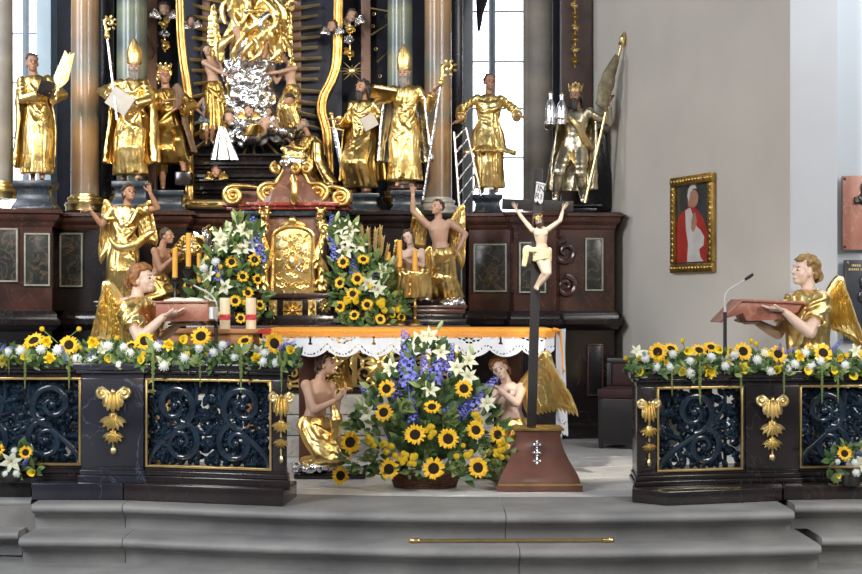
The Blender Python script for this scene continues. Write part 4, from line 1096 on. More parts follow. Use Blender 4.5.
feather_wing(f.root, f.q((450, 224, .08)), f.q((463, 205, .1)), f.q((462, 268, .08)), gold, inner=f.q((452, 250, .08)), n=9, wide=.07)
f = Fig('angel_statue', 'bare-shouldered angel with arms crossed on the chest behind the right candles', 'statue', 413, 299, 12.08, 106, yaw=-10, head=(408, 237, -.05), nck=(411, 249, 0), pel=(413, 281, 0), hyaw=-20, hroll=-14, hpitch=-14,
        wl=(408, 258, -.13), wr=(407, 261, -.15), el=(-.7, -.2, -.7), er=(.7, -.3, -.7), al=(404, 295, -.12), ar=(420, 295, -.14), kl=(-.3, -1, .3), kr=(.3, -1, .3), skinm=skin_w, hdl=(.8, -.2, .4), hdr=(-.8, -.2, .4))
f.robe(gold, top='waist', seed=75, k=8, swags=7, sleeves='', amp=.24, w=1.1); f.hair(hair_br, 'long', 14)
feather_wing(f.root, f.q((402, 258, .08)), f.q((396, 240, .1)), f.q((392, 275, .08)), gold, inner=f.q((404, 278, .08)), n=8, wide=.055)
feather_wing(f.root, f.q((420, 258, .08)), f.q((430, 247, .1)), f.q((437, 292, .08)), gold, inner=f.q((422, 286, .08)), n=8, wide=.055)
cloud('silver_cloud', 'small silver cloud under the feet of the right altar angels', [(412, 299, 20, 4, .2), (452, 303, 14, 4, .12)], 12.15, seed=3, rr=(.02, .035), n=22)

# ------------------------------------------------------------------ gilded glory in the central frame
YG = 13.42
cloud('silver_cloud', 'large billowing silver cloud in the gilded central frame', [(252, 62, 26, 13, .16), (250, 80, 27, 16, .16), (249, 100, 29, 18, .17), (256, 124, 42, 15, .16), (240, 137, 26, 7, .12), (285, 130, 16, 12, .10)], 13.50, seed=5, n=52, rr=(.034, .066))
GG = 'carved figures of the central glory'
f = Fig('saint_statue', 'gilded saint enthroned above the large silver cloud', 'statue', 256, 66, YG, 122, yaw=4, head=(262, -28, -.03), nck=(260, -16, 0), pel=(256, 26, .02),
        wl=(225, -6, -.1), wr=(294, 6, -.1), el=(-.6, .2, -.8), er=(.6, .2, -.8), al=(247, 62, -.16), ar=(266, 60, -.18), kl=(-.5, -1, .4), kr=(.5, -1, .4), group=GG)
f.robe(gold, seed=81, k=11, swags=12, w=.9, amp=.3, hemk=.8, hem=.40*f.h, legpush=False); f.hair(hair_br, 'short', 15)
mb = MB(); r3 = random.Random(77)
mb.ell(f.q((257, 34, -.09)), (px(27, YG), .13, px(26, YG)), None, 16, 9)
for k in range(64):
    u0, v0 = r3.uniform(232, 288), r3.uniform(-14, 42); sl = r3.uniform(-.9, .5) if k % 3 else r3.uniform(.3, .9); L_ = r3.uniform(18, 34)
    pth = [(u0+sl*L_*t+5*math.sin(t*4+k), v0+L_*t) for t in (0, .35, .7, 1)]; dd = r3.uniform(-.26, -.14); r_ = r3.uniform(.022, .042)
    mb.tube(smooth_path([f.q((min(max(u, 224), 292), min(v, 66), dd-.04*math.sin(k+i))) for i, (u, v) in enumerate(pth)], 5), [r_*.3, r_, r_*.9, r_*.25], 8, flat=(1, .7))
link('billowing_mantle', organic(mb, .009, 1, (.006, 16), 7), gold2, f.root, smooth=60)
mb = MB(); mb.tube(smooth_path([f.q((266, -8, -.16)), f.q((276, 12, -.2)), f.q((262, 28, -.24)), f.q((273, 44, -.2))], 6), [.02, .05, .045, .02], 8, flat=(1, .6)); mb.tube(smooth_path([f.q((252, 36, -.2)), f.q((246, 50, -.2)), f.q((236, 62, -.14))], 5), [.02, .035, .012], 8, flat=(1, .6)); link('silver_scarf', organic(mb, .011, 2, (.008, 18), 5), silver, f.root, smooth=60)
f = Fig('angel_statue', 'brown-haired bare-chested angel leaning on the left of the silver cloud', 'statue', 214, 132, YG, 84, yaw=38, head=(207, 50, -.02), nck=(211, 60, 0), pel=(214, 87, 0), hyaw=50,
        wl=(229, 77, -.10), wr=(234, 72, .0), el=(0, -.2, -1), er=(0, .2, -1), al=(212, 128, .04), ar=(222, 128, .0), group=GG, skinm=skin)
f.robe(goldd, top='waist', seed=82, k=8, swags=4, sleeves='', amp=.22); f.hair(hair_dk, 'long', 16)
feather_wing(f.root, f.q((210, 64, .06)), f.q((213, 6, .02)), f.q((220, 60, .02)), gold2, inner=f.q((206, 58, .06)), n=7, wide=.085)
f = Fig('angel_statue', 'bare-armed angel in gold skirt leaning on the right of the silver cloud', 'statue', 290, 130, YG, 80, yaw=-38, head=(285, 58, -.03), nck=(289, 67, 0), pel=(292, 90, 0), hyaw=-60,
        wl=(272, 72, -.05), wr=(270, 75, -.12), el=(0, .2, -1), er=(0, -.2, -1), al=(288, 126, .0), ar=(298, 126, .0), group=GG, skinm=skin)
f.robe(gold, top='waist', seed=83, k=8, swags=5, sleeves='', amp=.24); f.hair(hair_br, 'short', 17)
feather_wing(f.root, f.q((289, 70, .06)), f.q((288, 2, .03)), f.q((279, 62, .02)), gold2, inner=f.q((292, 60, .06)), n=7, wide=.075)
f = Fig('putto_statue', 'standing putto with red drapery in the upper left of the glory', 'statue', 234, 57, YG-.05, 52, yaw=8, head=(231, 14, -.02), nck=(233, 21, 0), pel=(235, 36, 0), headk=1.25,
        wl=(224, 13, -.05), wr=(246, 24, -.08), el=(-.8, 0, -.4), er=(.6, 0, -.8), al=(231, 53, .0), ar=(240, 54, 0), group=GG, skinm=skin)
f.robe(redcl, top='waist', seed=84, k=6, swags=2, sleeves='', hem=.32*f.h, w=1.05); f.hair(hair_br, 'curly', 18)
mb = MB(); mb.tube(smooth_path([f.q((240, 26, -.1)), f.q((246, 20, -.12)), f.q((248, 30, -.12)), f.q((242, 38, -.1))], 5), [.02, .04, .035, .015], 8); link('red_scarf', organic(mb, .009, 2), redcl, f.root, smooth=60)
f = Fig('putto_statue', 'putto in blue drapery at the left edge of the silver cloud', 'statue', 208, 146, YG, 66, yaw=12, head=(210, 90, -.02), nck=(210, 98, 0), pel=(209, 118, 0), headk=1.1,
        wl=(203, 115, -.08), wr=(223, 101, -.05), el=(-.8, 0, -.4), er=(.3, 0, -.9), al=(206, 143, 0), ar=(212, 141, -.04), group=GG, skinm=skin_b)
f.robe(bluecl, top='chest', seed=85, k=7, swags=3, sleeves='', hem=.34*f.h, w=1.05); f.hair(hair_br, 'curly', 19)
mb = MB(); mb.tube([f.q((206, 118, -.08)), f.q((205, 130, -.1)), f.q((203, 140, -.08))], [.03, .045, .02], 8); link('gold_scarf', organic(mb, .01, 2, (.006, 30), 2), goldp, f.root, smooth=60)
f = Fig('putto_statue', 'reclining putto with gold sash on the silver cloud', 'statue', 264, 138, YG-.22, 52, yaw=-20, head=(269, 112, -.05), nck=(268, 119, 0), pel=(262, 132, 0), headk=1.2,
        wl=(258, 126, -.1), wr=(277, 122, -.1), al=(250, 137, -.1), ar=(252, 133, -.05), kl=(-.3, -.6, .4), kr=(-.3, -.6, .5), group=GG, skinm=skin)
f.robe(gold, top='waist', seed=86, k=6, swags=2, sleeves='', hem=.03*f.h, w=.8, legpush=False); f.hair(hair_br, 'curly', 20)
f = Fig('saint_statue', 'kneeling grey-haired man in a cope at the right of the glory', 'statue', 306, 188, YG-.12, 82, yaw=-55, head=(303, 125, -.03), nck=(309, 136, 0), pel=(309, 166, .02), hyaw=-60, hpitch=16,
        wl=(291, 143, -.06), wr=(293, 148, -.1), el=(0, .1, -1), er=(0, -.1, -1), al=(318, 185, .0), ar=(320, 186, -.1), kl=(-1, 0, -.3), kr=(-1, 0, -.3), group=GG, skinm=skin_b)
f.robe(goldd, seed=87, k=9, swags=4, w=1.1); f.cloak(goldp, seed=22, a0=-.3, a1=pi+.3, hem=.05, w=1.45); f.hair(hair_gr, 'short', 21); f.beard(hair_gr, .05)
r = thing('white_drapery', 'white pleated drapery falling below the silver cloud', 'drapery', P(224, 160, YG-.1))
mb = MB(); rs = []
for i in range(9):
    t = i/8; row = []; w = px(3+10*t, YG)
    for j in range(40):
        a = 2*pi*j/40; row.append(V((px(-2+2*t, YG)+math.cos(a)*w*(1+.14*math.sin(9*a)), math.sin(a)*w*.45*(1+.2*math.sin(9*a)), px(33*(1-t), YG))))
    rs.append(row)
mb.rings(rs); mb.build('cloth', silver, r, smooth=60)
HEADS = [0]
def cherub(label, u, v, Y, rpx, yaw=0, wing=silver, hairm=hair_br, sk=skin, wings=True, group='winged cherub heads on the retable', roll=0):
    s = px(rpx, Y); R = Matrix.Rotation(math.radians(yaw), 3, 'Z') @ Matrix.Rotation(math.radians(roll), 3, 'Y')
    root = thing('cherub_head', label, 'cherub', P(u, v, Y), group); mb = MB(); HEADS[0] += 1
    def E(x, y, z, a, b, c): mb.ell(R @ V((x*s, y*s, z*s)), (a*s, b*s, c*s), R, 12, 8)
    E(0, .1, .1, .85, .95, .92); E(0, -.2, -.25, .75, .8, .75); E(0, -.95, -.2, .14, .2, .2); E(0, -.8, -.55, .28, .14, .1); E(0, -.6, -.85, .35, .3, .25)
    for sg in (-1, 1): E(sg*.42, -.6, -.35, .35, .35, .32)
    link('head', organic(mb, .075*s, 2), sk, root, smooth=70)
    rnd = random.Random(HEADS[0]); hb = MB()
    for k in range(46):
        z = rnd.uniform(-.4, 1); th = rnd.uniform(0, 2*pi); q = math.sqrt(1-z*z); x, y = math.cos(th)*q, math.sin(th)*q
        if y < -.4 and z < .5: continue
        hb.ell(R @ V((x*.85*s, (.12+y*.95)*s, (.14+z*.95)*s)), s*rnd.uniform(.22, .32), None, 7, 5)
    link('hair', organic(hb, .1*s, 1), hairm, root, smooth=70)
    if wings:
        for sg in (-1, 1):
            feather_wing(root, R @ V((sg*.5*s, .3*s, -.7*s)), R @ V((sg*1.5*s, .4*s, .0)), R @ V((sg*2.3*s, .3*s, -1.3*s)), wing, inner=R @ V((sg*.6*s, .2*s, -1.6*s)), n=6, wide=.6*s, th=.08*s)
    return root
cherub('silver-winged cherub head at the top left of the gilded frame', 164, 9, YD-.15, 6.5, 20)
cherub('silver-winged cherub head looking over the left frame bar', 191, 21, YD-.25, 5, -20)
cherub('silver-winged cherub head on the right frame bar', 332, 26, YD-.25, 5.5, -10)
cherub('silver-winged cherub head at the top right of the gilded frame', 352, 16, YD-.15, 6, -25)
cherub('left cherub head peeping out of the silver cloud', 229, 118, YG-.22, 6, 30, gold, wings=False)
cherub('middle cherub head with gold wings in the silver cloud', 249, 111, YG-.24, 5.5, 10, gold)
cherub('dark-haired cherub head right of the silver cloud', 289, 101, YG-.1, 6, -35, goldd, hair_dk, skin_b)
cherub('gold-winged cherub head on the dark inner steps', 216, 172, 13.2, 5.2, 0, goldd, hair_br, skin_b)
def pendant(label, u, v0, v1, Y, m1, m2, wpx, group, seed):
    root = thing('carved_pendant', label, 'pendant', P(u, v0, Y), group); rnd = random.Random(seed)
    n = max(2, int((v1-v0)/10))
    for k in range(n):
        mb = MB(); z = -px((v1-v0)*(k+.5)/n, Y)
        for j in range(9):
            a = rnd.uniform(0, 2*pi); mb.leaf((0, 0, z+px(3, Y)), (math.cos(a)*.8, -.35, math.sin(a)*.8-.5), (0, -1, 0), px(wpx, Y)*rnd.uniform(.7, 1.1), px(wpx*.6, Y), .012, -.2)
        mb.ell((0, -.03, z), px(wpx*.35, Y)); mb.build('leaf_cluster', m1 if k % 2 == 0 else m2, root, smooth=50)
    mb = MB(); mb.tube([(0, 0, 0), (0, 0, -px(v1-v0, Y))], .008, 6); mb.build('cord', m1, root)
pendant('gilded leaf pendant below the upper left cherub head', 165, 20, 52, YD-.12, gold2, silver, 8, 'carved pendants on the retable', 1)
pendant('gilded leaf pendant below the upper right cherub head', 350, 24, 60, YD-.12, gold2, silver, 8, 'carved pendants on the retable', 2)
pendant('long gilded chain of leaves above the crowned knight', 575, -10, 68, 13.52, goldd, goldp, 6, 'carved pendants on the retable', 3)

# ------------------------------------------------------------------ high altar, tabernacle
ha = thing('high_altar', 'high altar table with gilded openwork front behind the mensa', 'altar', G(310, 12.2))
def habuild(mb, name, m_, **k):
    mb.v = [p-ha.location for p in mb.v]; return mb.build(name, m_, ha, **k)
xl, xr = G(190, 12.0).x, G(470, 12.0).x
mb = MB(); mb.bx(xl+.05, xr-.05, 11.95, 12.55, 0, .93); habuild(mb, 'altar_block', brownmb, bevel=.01)
mb = MB(); mb.bx(xl, xr, 11.78, 12.6, .93, .99); habuild(mb, 'altar_top', redmb, bevel=.012)
for k in range(3):
    mb = MB(); mb.bx(xl-.25+.08*k, xr+.25-.08*k, 11.35+.15*k, 11.95, .15*k, .15*k+.145); habuild(mb, 'predella_step', palemb, bevel=.012)
mb = MB(); mb.bx(xl+.06, xr-.06, 11.88, 11.95, .45, .93); habuild(mb, 'front_panel', brownmb)
nb = 5; wpan = (xr-xl-.2)/nb
for k in range(nb):
    x0 = xl+.1+k*wpan; fr = MB(); z0, z1 = .50, .885
    fr.bx(x0, x0+wpan, 11.85, 11.875, z1-.02, z1); fr.bx(x0, x0+wpan, 11.85, 11.875, z0, z0+.02); fr.bx(x0, x0+.02, 11.8501, 11.8751, z0, z1); fr.bx(x0+wpan-.02, x0+wpan, 11.8501, 11.8751, z0, z1); habuild(fr, 'lattice_frame', gold)
    mb = MB(); rnd = random.Random(k)
    for i in range(3):
        for j in range(2):
            c = V((x0+wpan*(.2+.3*i), 11.86, z0+(z1-z0)*(.28+.44*j)))
            mb.tube(spiral(c, .075, 1.4, pi*.5*(i*2+j), 1 if (i+j) % 2 else -1, 20), [.014, .009], 6)
            for q in range(7):
                a = q*.9; mb.leaf(c+V((math.cos(a)*.07, 0, math.sin(a)*.07)), (math.cos(a), 0, math.sin(a)), (0, -1, 0), .06, .035, .008)
    c = V((x0+wpan*.5, 11.86, (z0+z1)/2)); mb.ell(c, (.035, .02, .035))
    for q in range(8): mb.leaf(c, (math.cos(q*pi/4), 0, math.sin(q*pi/4)), (0, -1, 0), .12, .045, .01)
    habuild(mb, 'lattice_scrolls', gold)

YT = 12.15
tb = thing('tabernacle', 'gilded tabernacle with arched relief door and scrolled crown', 'tabernacle', P(294, 325, YT))
o0 = P(294, 325, YT)
def T(u, v, d=0): return P(u, v, YT)-o0+V((0, d, 0))
def tbx(mb, u0, u1, v0, v1, d0, d1): a, b = T(u0, v1), T(u1, v0); mb.bx(a.x, b.x, d0, d1, a.z, b.z); return mb
tbx(MB(), 250, 338, 315, 325, -.10, .35).build('base_slab', brownmb, tb, bevel=.01)
tbx(MB(), 256, 332, 297, 315, -.06, .33).build('base_block', brownmb, tb, bevel=.008)
tbx(MB(), 252, 336, 293, 298, -.09, .34).build('base_moulding', redmb, tb, bevel=.01)
for u in (262, 326):
    mb = MB()
    for k in range(9): mb.leaf(T(u, 306, -.07), (math.cos(k*.7), -.1, math.sin(k*.7)), (0, -1, 0), .06, .03, .008)
    mb.ell(T(u, 306, -.075), .02); mb.build('gilt_mount', gold, tb)
mb = tbx(MB(), 284, 303, 301, 321, -.075, -.05); [mb.leaf(T(293.5, 311, -.075), (math.cos(k*.628), 0, math.sin(k*.628)), (0, -1, 0), .085, .03, .012) for k in range(10)]; mb.ell(T(293.5, 311, -.08), .025); mb.build('base_relief', gold, tb, smooth=40)
for u in (274, 313):
    mb = tbx(MB(), u-4, u+4, 300, 322, -.09, -.05)
    for k in range(6): mb.leaf(T(u, 303+k*3, -.09), (.4*(-1)**k, 0, -1), (0, -1, 0), .05, .03, .012, -.1)
    mb.build('base_pilaster', gold2, tb, smooth=40)
tbx(MB(), 262, 326, 216, 294, -.0, .32).build('body', pinkmb, tb, bevel=.012)
tbx(MB(), 246, 342, 216, 294, .12, .30).build('side_wing', brownmb, tb, bevel=.02)
# door: arched gilt leaf with relief, in a gilt frame
arch = [(275, 296), (275, 240)]+[(293.5-18.5*math.cos(t), 240-11*math.sin(t)) for t in [pi*k/12 for k in range(1, 12)]]+[(312, 240), (312, 296)]
XZ = Matrix(((1, 0, 0, 0), (0, 0, -1, 0), (0, 1, 0, 0), (0, 0, 0, 1)))
mb = MB(); pts = [T(u, v) for u, v in arch]; mb.prism([(p.x, p.z) for p in pts], 0.01, .045, XZ); door = mb.build('door', gold2, tb, bevel=.006)
mb = MB(); rnd = random.Random(5)
for k in range(70):
    u, v = rnd.uniform(279, 308), rnd.uniform(236, 291)
    if rnd.random() < .5: mb.tube(spiral(T(u, v, -.046), .028, 1.2, rnd.uniform(0, 6), rnd.choice((-1, 1)), 12), [.009, .005], 5)
    else:
        a = rnd.uniform(0, 6.28); mb.leaf(T(u, v, -.046), (math.cos(a), 0, math.sin(a)), (0, -1, 0), .07, .03, .01, .2)
mb.ell(T(293, 262, -.05), (.035, .03, .06)); mb.ell(T(293, 252, -.06), (.02, .02, .024)); mb.build('door_relief', gold2, door, smooth=50)
mb = MB(); fpts = [T(273, 297, -.04)]+[T(u-(2 if u < 293 else -2), v-2, -.04) for u, v in arch[1:-1]]+[T(314, 297, -.04)]
mb.tube(fpts, .017, 8); mb.build('door_frame', gold, door)
mb = MB(); mb.tube([T(302, 262, -.07), T(297, 268, -.09), T(303, 272, -.07)], .008, 6); mb.build('door_handle', silver, door)
# scrolled gilt side consoles with cherub heads
for sg, uc in ((-1, 266), (1, 321)):
    mb = MB(); path = smooth_path([T(uc, 222, -.05), T(uc+sg*5, 232, -.06), T(uc+sg*1, 246, -.06), T(uc-sg*3, 258, -.07), T(uc+sg*3, 272, -.06), T(uc+sg*1, 292, -.06)], 6)
    mb.tube(path, [.046, .04, .036, .04, .046, .05], 10); mb.tube(spiral(T(uc+sg*4, 230, -.09), .045, 1.3, 0, sg), [.018, .01], 8); mb.tube(spiral(T(uc+sg*2, 286, -.09), .055, 1.3, pi, -sg), [.02, .01], 8)
    for k in range(12):
        p = path[int(k*(len(path)-1)/12)]; mb.leaf(p+V((0, -.03, 0)), (sg*random.uniform(-.6, .9), -.2, -1), (0, -1, 0), .08, .04, .01, -.2)
    link('gilt_console', organic(mb, .007, 1), gold, tb, smooth=60)
    mb = MB(); mb.ell(T(uc, 216, -.09), (.04, .045, .05)); mb.ell(T(uc, 218, -.13), (.03, .015, .03)); mb.tube([T(uc, 215, -.14), T(uc, 218, -.15)], [.006, .01], 6)
    for k in range(16):
        a = random.uniform(0, 2*pi); mb.ell(T(uc, 213.5, -.07)+V((math.cos(a)*.042, math.sin(a)*.04-.02*0, random.uniform(.0, .045))), .017, None, 7, 5)
    link('console_head', organic(mb, .006, 1), gold, tb, smooth=60)
mb = MB(); mb.ell(T(293.5, 221, -.06), (.035, .03, .038)); [mb.leaf(T(293.5, 223, -.05), (sg*1, 0, -.3), (0, -1, 0), .12, .05, .01, .2) for sg in (-1, 1)]; mb.build('keystone_head', gold, tb)
# red marble entablature, breaking forward over the door
for (v0, v1, ex, dd) in ((203, 206.5, 8, -.12), (206.5, 210, 4, -.09), (210, 216, 0, -.05)):
    mb = MB(); tbx(mb, 256-ex, 332+ex, v0, v1, dd, .32); tbx(mb, 230-ex, 346+ex*.5, v0+.2, v1, .06+dd*.5, .30); mb.build('entablature', redtrim if v0 < 210 else slate, tb, bevel=.006)
tbx(MB(), 234, 262, 206, 216, .05, .26).build('side_entablature', pinkmb, tb, bevel=.01)
# domed crown with volutes
mb = MB(); rs = []
for v, hw, hd in ((204, 38, .20), (198, 36, .19), (190, 30, .17), (182, 22, .14), (174, 15, .11), (168, 12, .10), (164, 12, .10)):
    a = px(hw, YT); z = T(0, v).z; cxu = T(294, 0).x
    rs.append([V((cxu+sx*a, .08+sy*hd, z)) for sx, sy in ((-1, -.6), (-.6, -1), (.6, -1), (1, -.6), (1, .8), (-1, .8))])
mb.rings(rs); mb.build('crown_dome', pinkmb, tb, smooth=30)
tbx(MB(), 226, 262, 190, 203, .06, .22).build('crown_shoulder', pinkmb, tb, bevel=.03); tbx(MB(), 326, 352, 192, 203, .06, .22).build('crown_shoulder', pinkmb, tb, bevel=.03)
def volute(u, v, r, sg, tail, m_=gold):
    mb = MB(); c = T(u, v, -.06); sp = spiral(c, px(r, YT), 1.9, pi*.5, sg, 34, r1=.15)
    path = smooth_path([T(a, b, -.06) for a, b in tail]+[sp[0]], 5)[:-1]+sp
    mb.tube(path, [.012, .02, .022, .02, .016, .012], 8, flat=(1.0, 1.0)); mb.ell(c, (px(r*.3, YT), .04, px(r*.3, YT)))
    vo = mb.build('volute', m_, tb, smooth=60)
    dk = MB(); dk.lathe([(px(r*.95, YT), -.02), (px(r*.95, YT), .02)], n=24); M4 = Matrix.Translation(c+V((0, .045, 0))) @ Matrix.Rotation(pi/2, 4, 'X'); dk.v = [M4 @ p for p in dk.v]; dk.build('volute_ground', bluemb, vo)
volute(234, 196, 9.5, 1, [(262, 189), (250, 187)]); volute(268.5, 194, 10, 1, [(284, 170), (279, 180), (276, 184)])
volute(318.5, 194, 10, -1, [(303, 170), (308, 180), (311, 184)]); volute(341, 198, 9, -1, [(328, 188), (333, 187)])
mb = MB(); mb.tube(smooth_path([T(294, 178, -.14), T(296, 186, -.17), T(296, 196, -.18), T(295, 203, -.14)], 5), [.035, .04, .045, .035], 10, flat=(1, .6)); mb.tube(spiral(T(296, 203, -.16), .03, 1, 0, 1), .014, 6); mb.tube(spiral(T(296, 180, -.16), .03, 1, pi, 1), .014, 6); mb.build('crown_console', gold, tb, smooth=60)
for u in (277, 296, 307):
    mb = MB(); mb.tube(spiral(T(u, 169, -.08), .042, 1.3, pi/2, 1 if u < 290 else -1), [.02, .012], 8); mb.ell(T(u, 169, -.08), (.025, .035, .025)); mb.build('crown_scroll', gold, tb)
cloud('silver_cloud', 'small silver cloud on top of the tabernacle under the lamb', [(293, 162, 13, 4.5, .09)], YT-.0, seed=8, rr=(.016, .028), n=40, vox=.007)
# lamb lying on the crown
lm = thing('lamb_statue', 'gilded lamb lying on top of the tabernacle', 'lamb', P(293, 158, YT))
mb = MB(); sc = px(1, YT)
def lp(u, v, d=0): return V(((u-293)*sc, d, (158-v)*sc))
mb.rings([[c+V((0, math.cos(t)*r, math.sin(t)*r*1.05)) for t in [2*pi*k/12 for k in range(12)]] for c, r in ((lp(284, 155), .012), (lp(286, 154), .035), (lp(291, 154.5), .042), (lp(297, 154), .040), (lp(302, 154.5), .042), (lp(306, 155.5), .02))])
mb.tube([lp(287, 153), lp(284.5, 149.5, -.01)], [.03, .022], 10); mb.ell(lp(284, 148.5, -.012), (.026, .02, .02)); mb.tube([lp(284, 148.5, -.012), lp(281, 149.8, -.02)], [.02, .011], 8)
for sg in (-1, 1): mb.leaf(lp(285.5, 147.6, sg*.016), (.5, sg*.8, -.4), (0, 0, 1), .03, .014, .005)
mb.tube([lp(288, 156, -.03), lp(285, 157.3, -.045), lp(282, 157.4, -.04)], [.014, .012, .008], 6); mb.tube([lp(303, 155.5, -.03), lp(304, 157.2, -.05), lp(299, 157.5, -.055)], [.02, .014, .009], 6); mb.tube([lp(306, 155), lp(308, 157)], [.010, .006], 6)
rnd = random.Random(3)
for k in range(60):
    p = lp(rnd.uniform(286, 305), 154.3); a = rnd.uniform(0, pi*2); mb.ell(p+V((0, math.cos(a)*.038, math.sin(a)*.038)), rnd.uniform(.007, .011), None, 6, 4)
link('body', organic(mb, .005, 1), gold2, lm, smooth=60)
# gold and silver sprays beside the tabernacle
def spray(label, u, v, seed):
    root = thing('gilded_spray', label, 'ornament', P(u, v, 12.3), 'gilded leaf sprays beside the tabernacle'); rnd = random.Random(seed)
    mb = MB(); mb.lathe([(.06, -px(325-v, 12.3)+.0), (.05, -.2), (.03, -.1), (.05, -.03), (.02, .05)], n=14); mb.build('vase', goldd, root)
    for m_, nm in ((gold, 'gold_leaves'), (silver, 'silver_leaves')):
        mb = MB()
        for k in range(16):
            a = rnd.uniform(-.3, pi+.3); r = rnd.uniform(.05, .17); p = V((math.cos(a)*r, -.03+rnd.uniform(-.03, .03), .08+math.sin(a)*r*1.2))
            mb.leaf(p*.6, (math.cos(a), rnd.uniform(-.4, .1), math.sin(a)), (0, -1, 0), .11, .05, .008, rnd.uniform(-.3, .3))
            if k % 2: mb.tube(spiral(p, .035, 1.2, a, rnd.choice((-1, 1)), 12), [.01, .005], 5)
        mb.build(nm, m_, root, smooth=50)
spray('gold and silver leaf spray left of the tabernacle behind the candles', 207, 258, 1)
# ------------------------------------------------------------------ communion rails
def acanthus(mb, w, h, seed, sub=False):
    """openwork of C-scrolls and leaves filling 0..w x 0..h in the xz plane"""
    rnd = random.Random(seed)
    nx = max(1, round(w/.36)); cw = w/nx
    def lf(p, a, L, W): mb.leaf(p, (math.cos(a), -.10, math.sin(a)), (0, -1, 0), L, W, .014, rnd.uniform(-.15, .3), prof=(.35, .85, 1, .75, .12), ridge=.008)
    def clampleaf(p, a, L, W):
        e = p+V((math.cos(a)*L, 0, math.sin(a)*L))
        if -.012 < e.x < w+.012 and -.012 < e.z < h+.012: lf(p, a, L, W)
    def scroll(c, r, sg, a0, turns, rad, step):
        sp = spiral(c, r, turns, a0, sg, 40, r1=.10)
        mb.tube(sp, [rad*.9, rad, rad*.9, rad*.7, rad*.45], 8); mb.ell(c, (rad, rad*1.1, rad))
        for k in range(6): clampleaf(c+V((0, .006, 0)), k*pi/3, r*.36, r*.2)
        for k in range(2, 39, step):
            t = k/40; p = sp[k]; out = (p-c).normalized(); tan = V((-out.z, 0, out.x))*sg
            clampleaf(p+V((0, .005, 0)), math.atan2(out.z*.75+tan.z*.8, out.x*.75+tan.x*.8), r*.62*(1-.45*t), r*.34*(1-.4*t))
            if t < .75: clampleaf(p+V((0, .008, 0)), math.atan2(-out.z*.8+tan.z*.7, -out.x*.8+tan.x*.7), r*.42*(1-.4*t), r*.24)
    for i in range(nx):
        cx = cw*(i+.5); m = 1 if i % 2 == 0 else -1
        scroll(V((cx-m*cw*.06, 0, h*.70)), min(cw*.38, h*.27), m, -pi/2, 1.5, .027, 2)
        scroll(V((cx+m*cw*.05, 0, h*.27)), min(cw*.35, h*.24), -m, pi/2, 1.5, .025, 2)
        scroll(V((cx+m*cw*.40, .01, h*.48)), h*.12, -m, 0, 1.3, .013, 3); scroll(V((cx-m*cw*.42, .01, h*.46)), h*.10, m, pi, 1.3, .012, 3)
        mb.tube(bez((cx-m*cw*.48, 0, 0.0), (cx-m*cw*.5, 0, h*.3), (cx+m*cw*.45, 0, h*.45), (cx+m*cw*.30, 0, h*.98), 16), [.02, .022, .018, .01], 8)
        for k in range(190):
            a = rnd.uniform(0, 2*pi); clampleaf(V((cw*(i+rnd.random()), rnd.uniform(.004, .032), h*rnd.random())), a, rnd.uniform(.055, .095), rnd.uniform(.035, .055))
    for x in (0.0, w):
        for k in range(int(h/.06)): lf(V((x, .006, .03+k*.06)), (0 if x == 0 else pi)+rnd.uniform(-.8, .8), .06, .04)
    for k in range(int(w/.06)):
        lf(V((.03+k*.06, .006, 0)), pi/2+rnd.uniform(-.7, .7), .06, .04); lf(V((.03+k*.06, .006, h)), -pi/2+rnd.uniform(-.7, .7), .06, .04)
def gilt_drop(parent, M, w, H):
    """gilded acanthus drop: capital with two volutes, two fans and a bud"""
    mb = MB(M)
    for sg in (-1, 1):
        mb.tube([V((sg*w*.05, -.012, H*.86)), V((sg*w*.18, -.022, H*.93))]+spiral(V((sg*w*.33, -.024, H*.905)), w*.17, 1.4, pi*.5, -sg, 18), [.012, .012, .011, .007], 7); mb.ell((sg*w*.33, -.026, H*.905), (w*.07, .016, w*.07))
    for k, (x, L) in enumerate(((-.27, .22), (-.15, .27), (0, .30), (.15, .27), (.27, .22))):
        mb.leaf((x*w*.62, -.018, H*.92), (x*.8, -.06, -1), (0, -1, 0), L*H, w*.2, .014, -.12, prof=(.6, .8, 1, .9, .25), ridge=.008)
    mb.ell((0, -.03, H*.93), (w*.07, .02, w*.09)); mb.build('gilt_capital', golddrop, parent, smooth=50)
    for zc, s in ((.50, 1.0), (.26, .8)):
        m2 = MB(M)
        for k in range(7):
            a = -pi/2+(k-3)*.38; m2.leaf((0, -.014, H*(zc+.07)), (math.cos(a)*1.0, -.05, math.sin(a)), (0, -1, 0), w*.46*s, w*.17*s, .012, -.1, ridge=.006)
        for k in (-1, 0, 1): m2.leaf((0, -.016, H*(zc+.03)), (k*.6, -.05, 1), (0, -1, 0), w*.22*s, w*.13*s, .012, -.1)
        m2.tube([V((0, -.01, H*(zc+.1))), V((0, -.01, H*(zc+.16)))], .008, 6); m2.build('gilt_fan', golddrop, parent, smooth=50)
    m3 = MB(M); m3.ell((0, -.015, H*.06), (w*.1, .015, H*.06)); m3.tube([V((0, -.012, H*.1)), V((0, -.012, H*.2))], .007, 6); m3.build('gilt_bud', golddrop, parent)

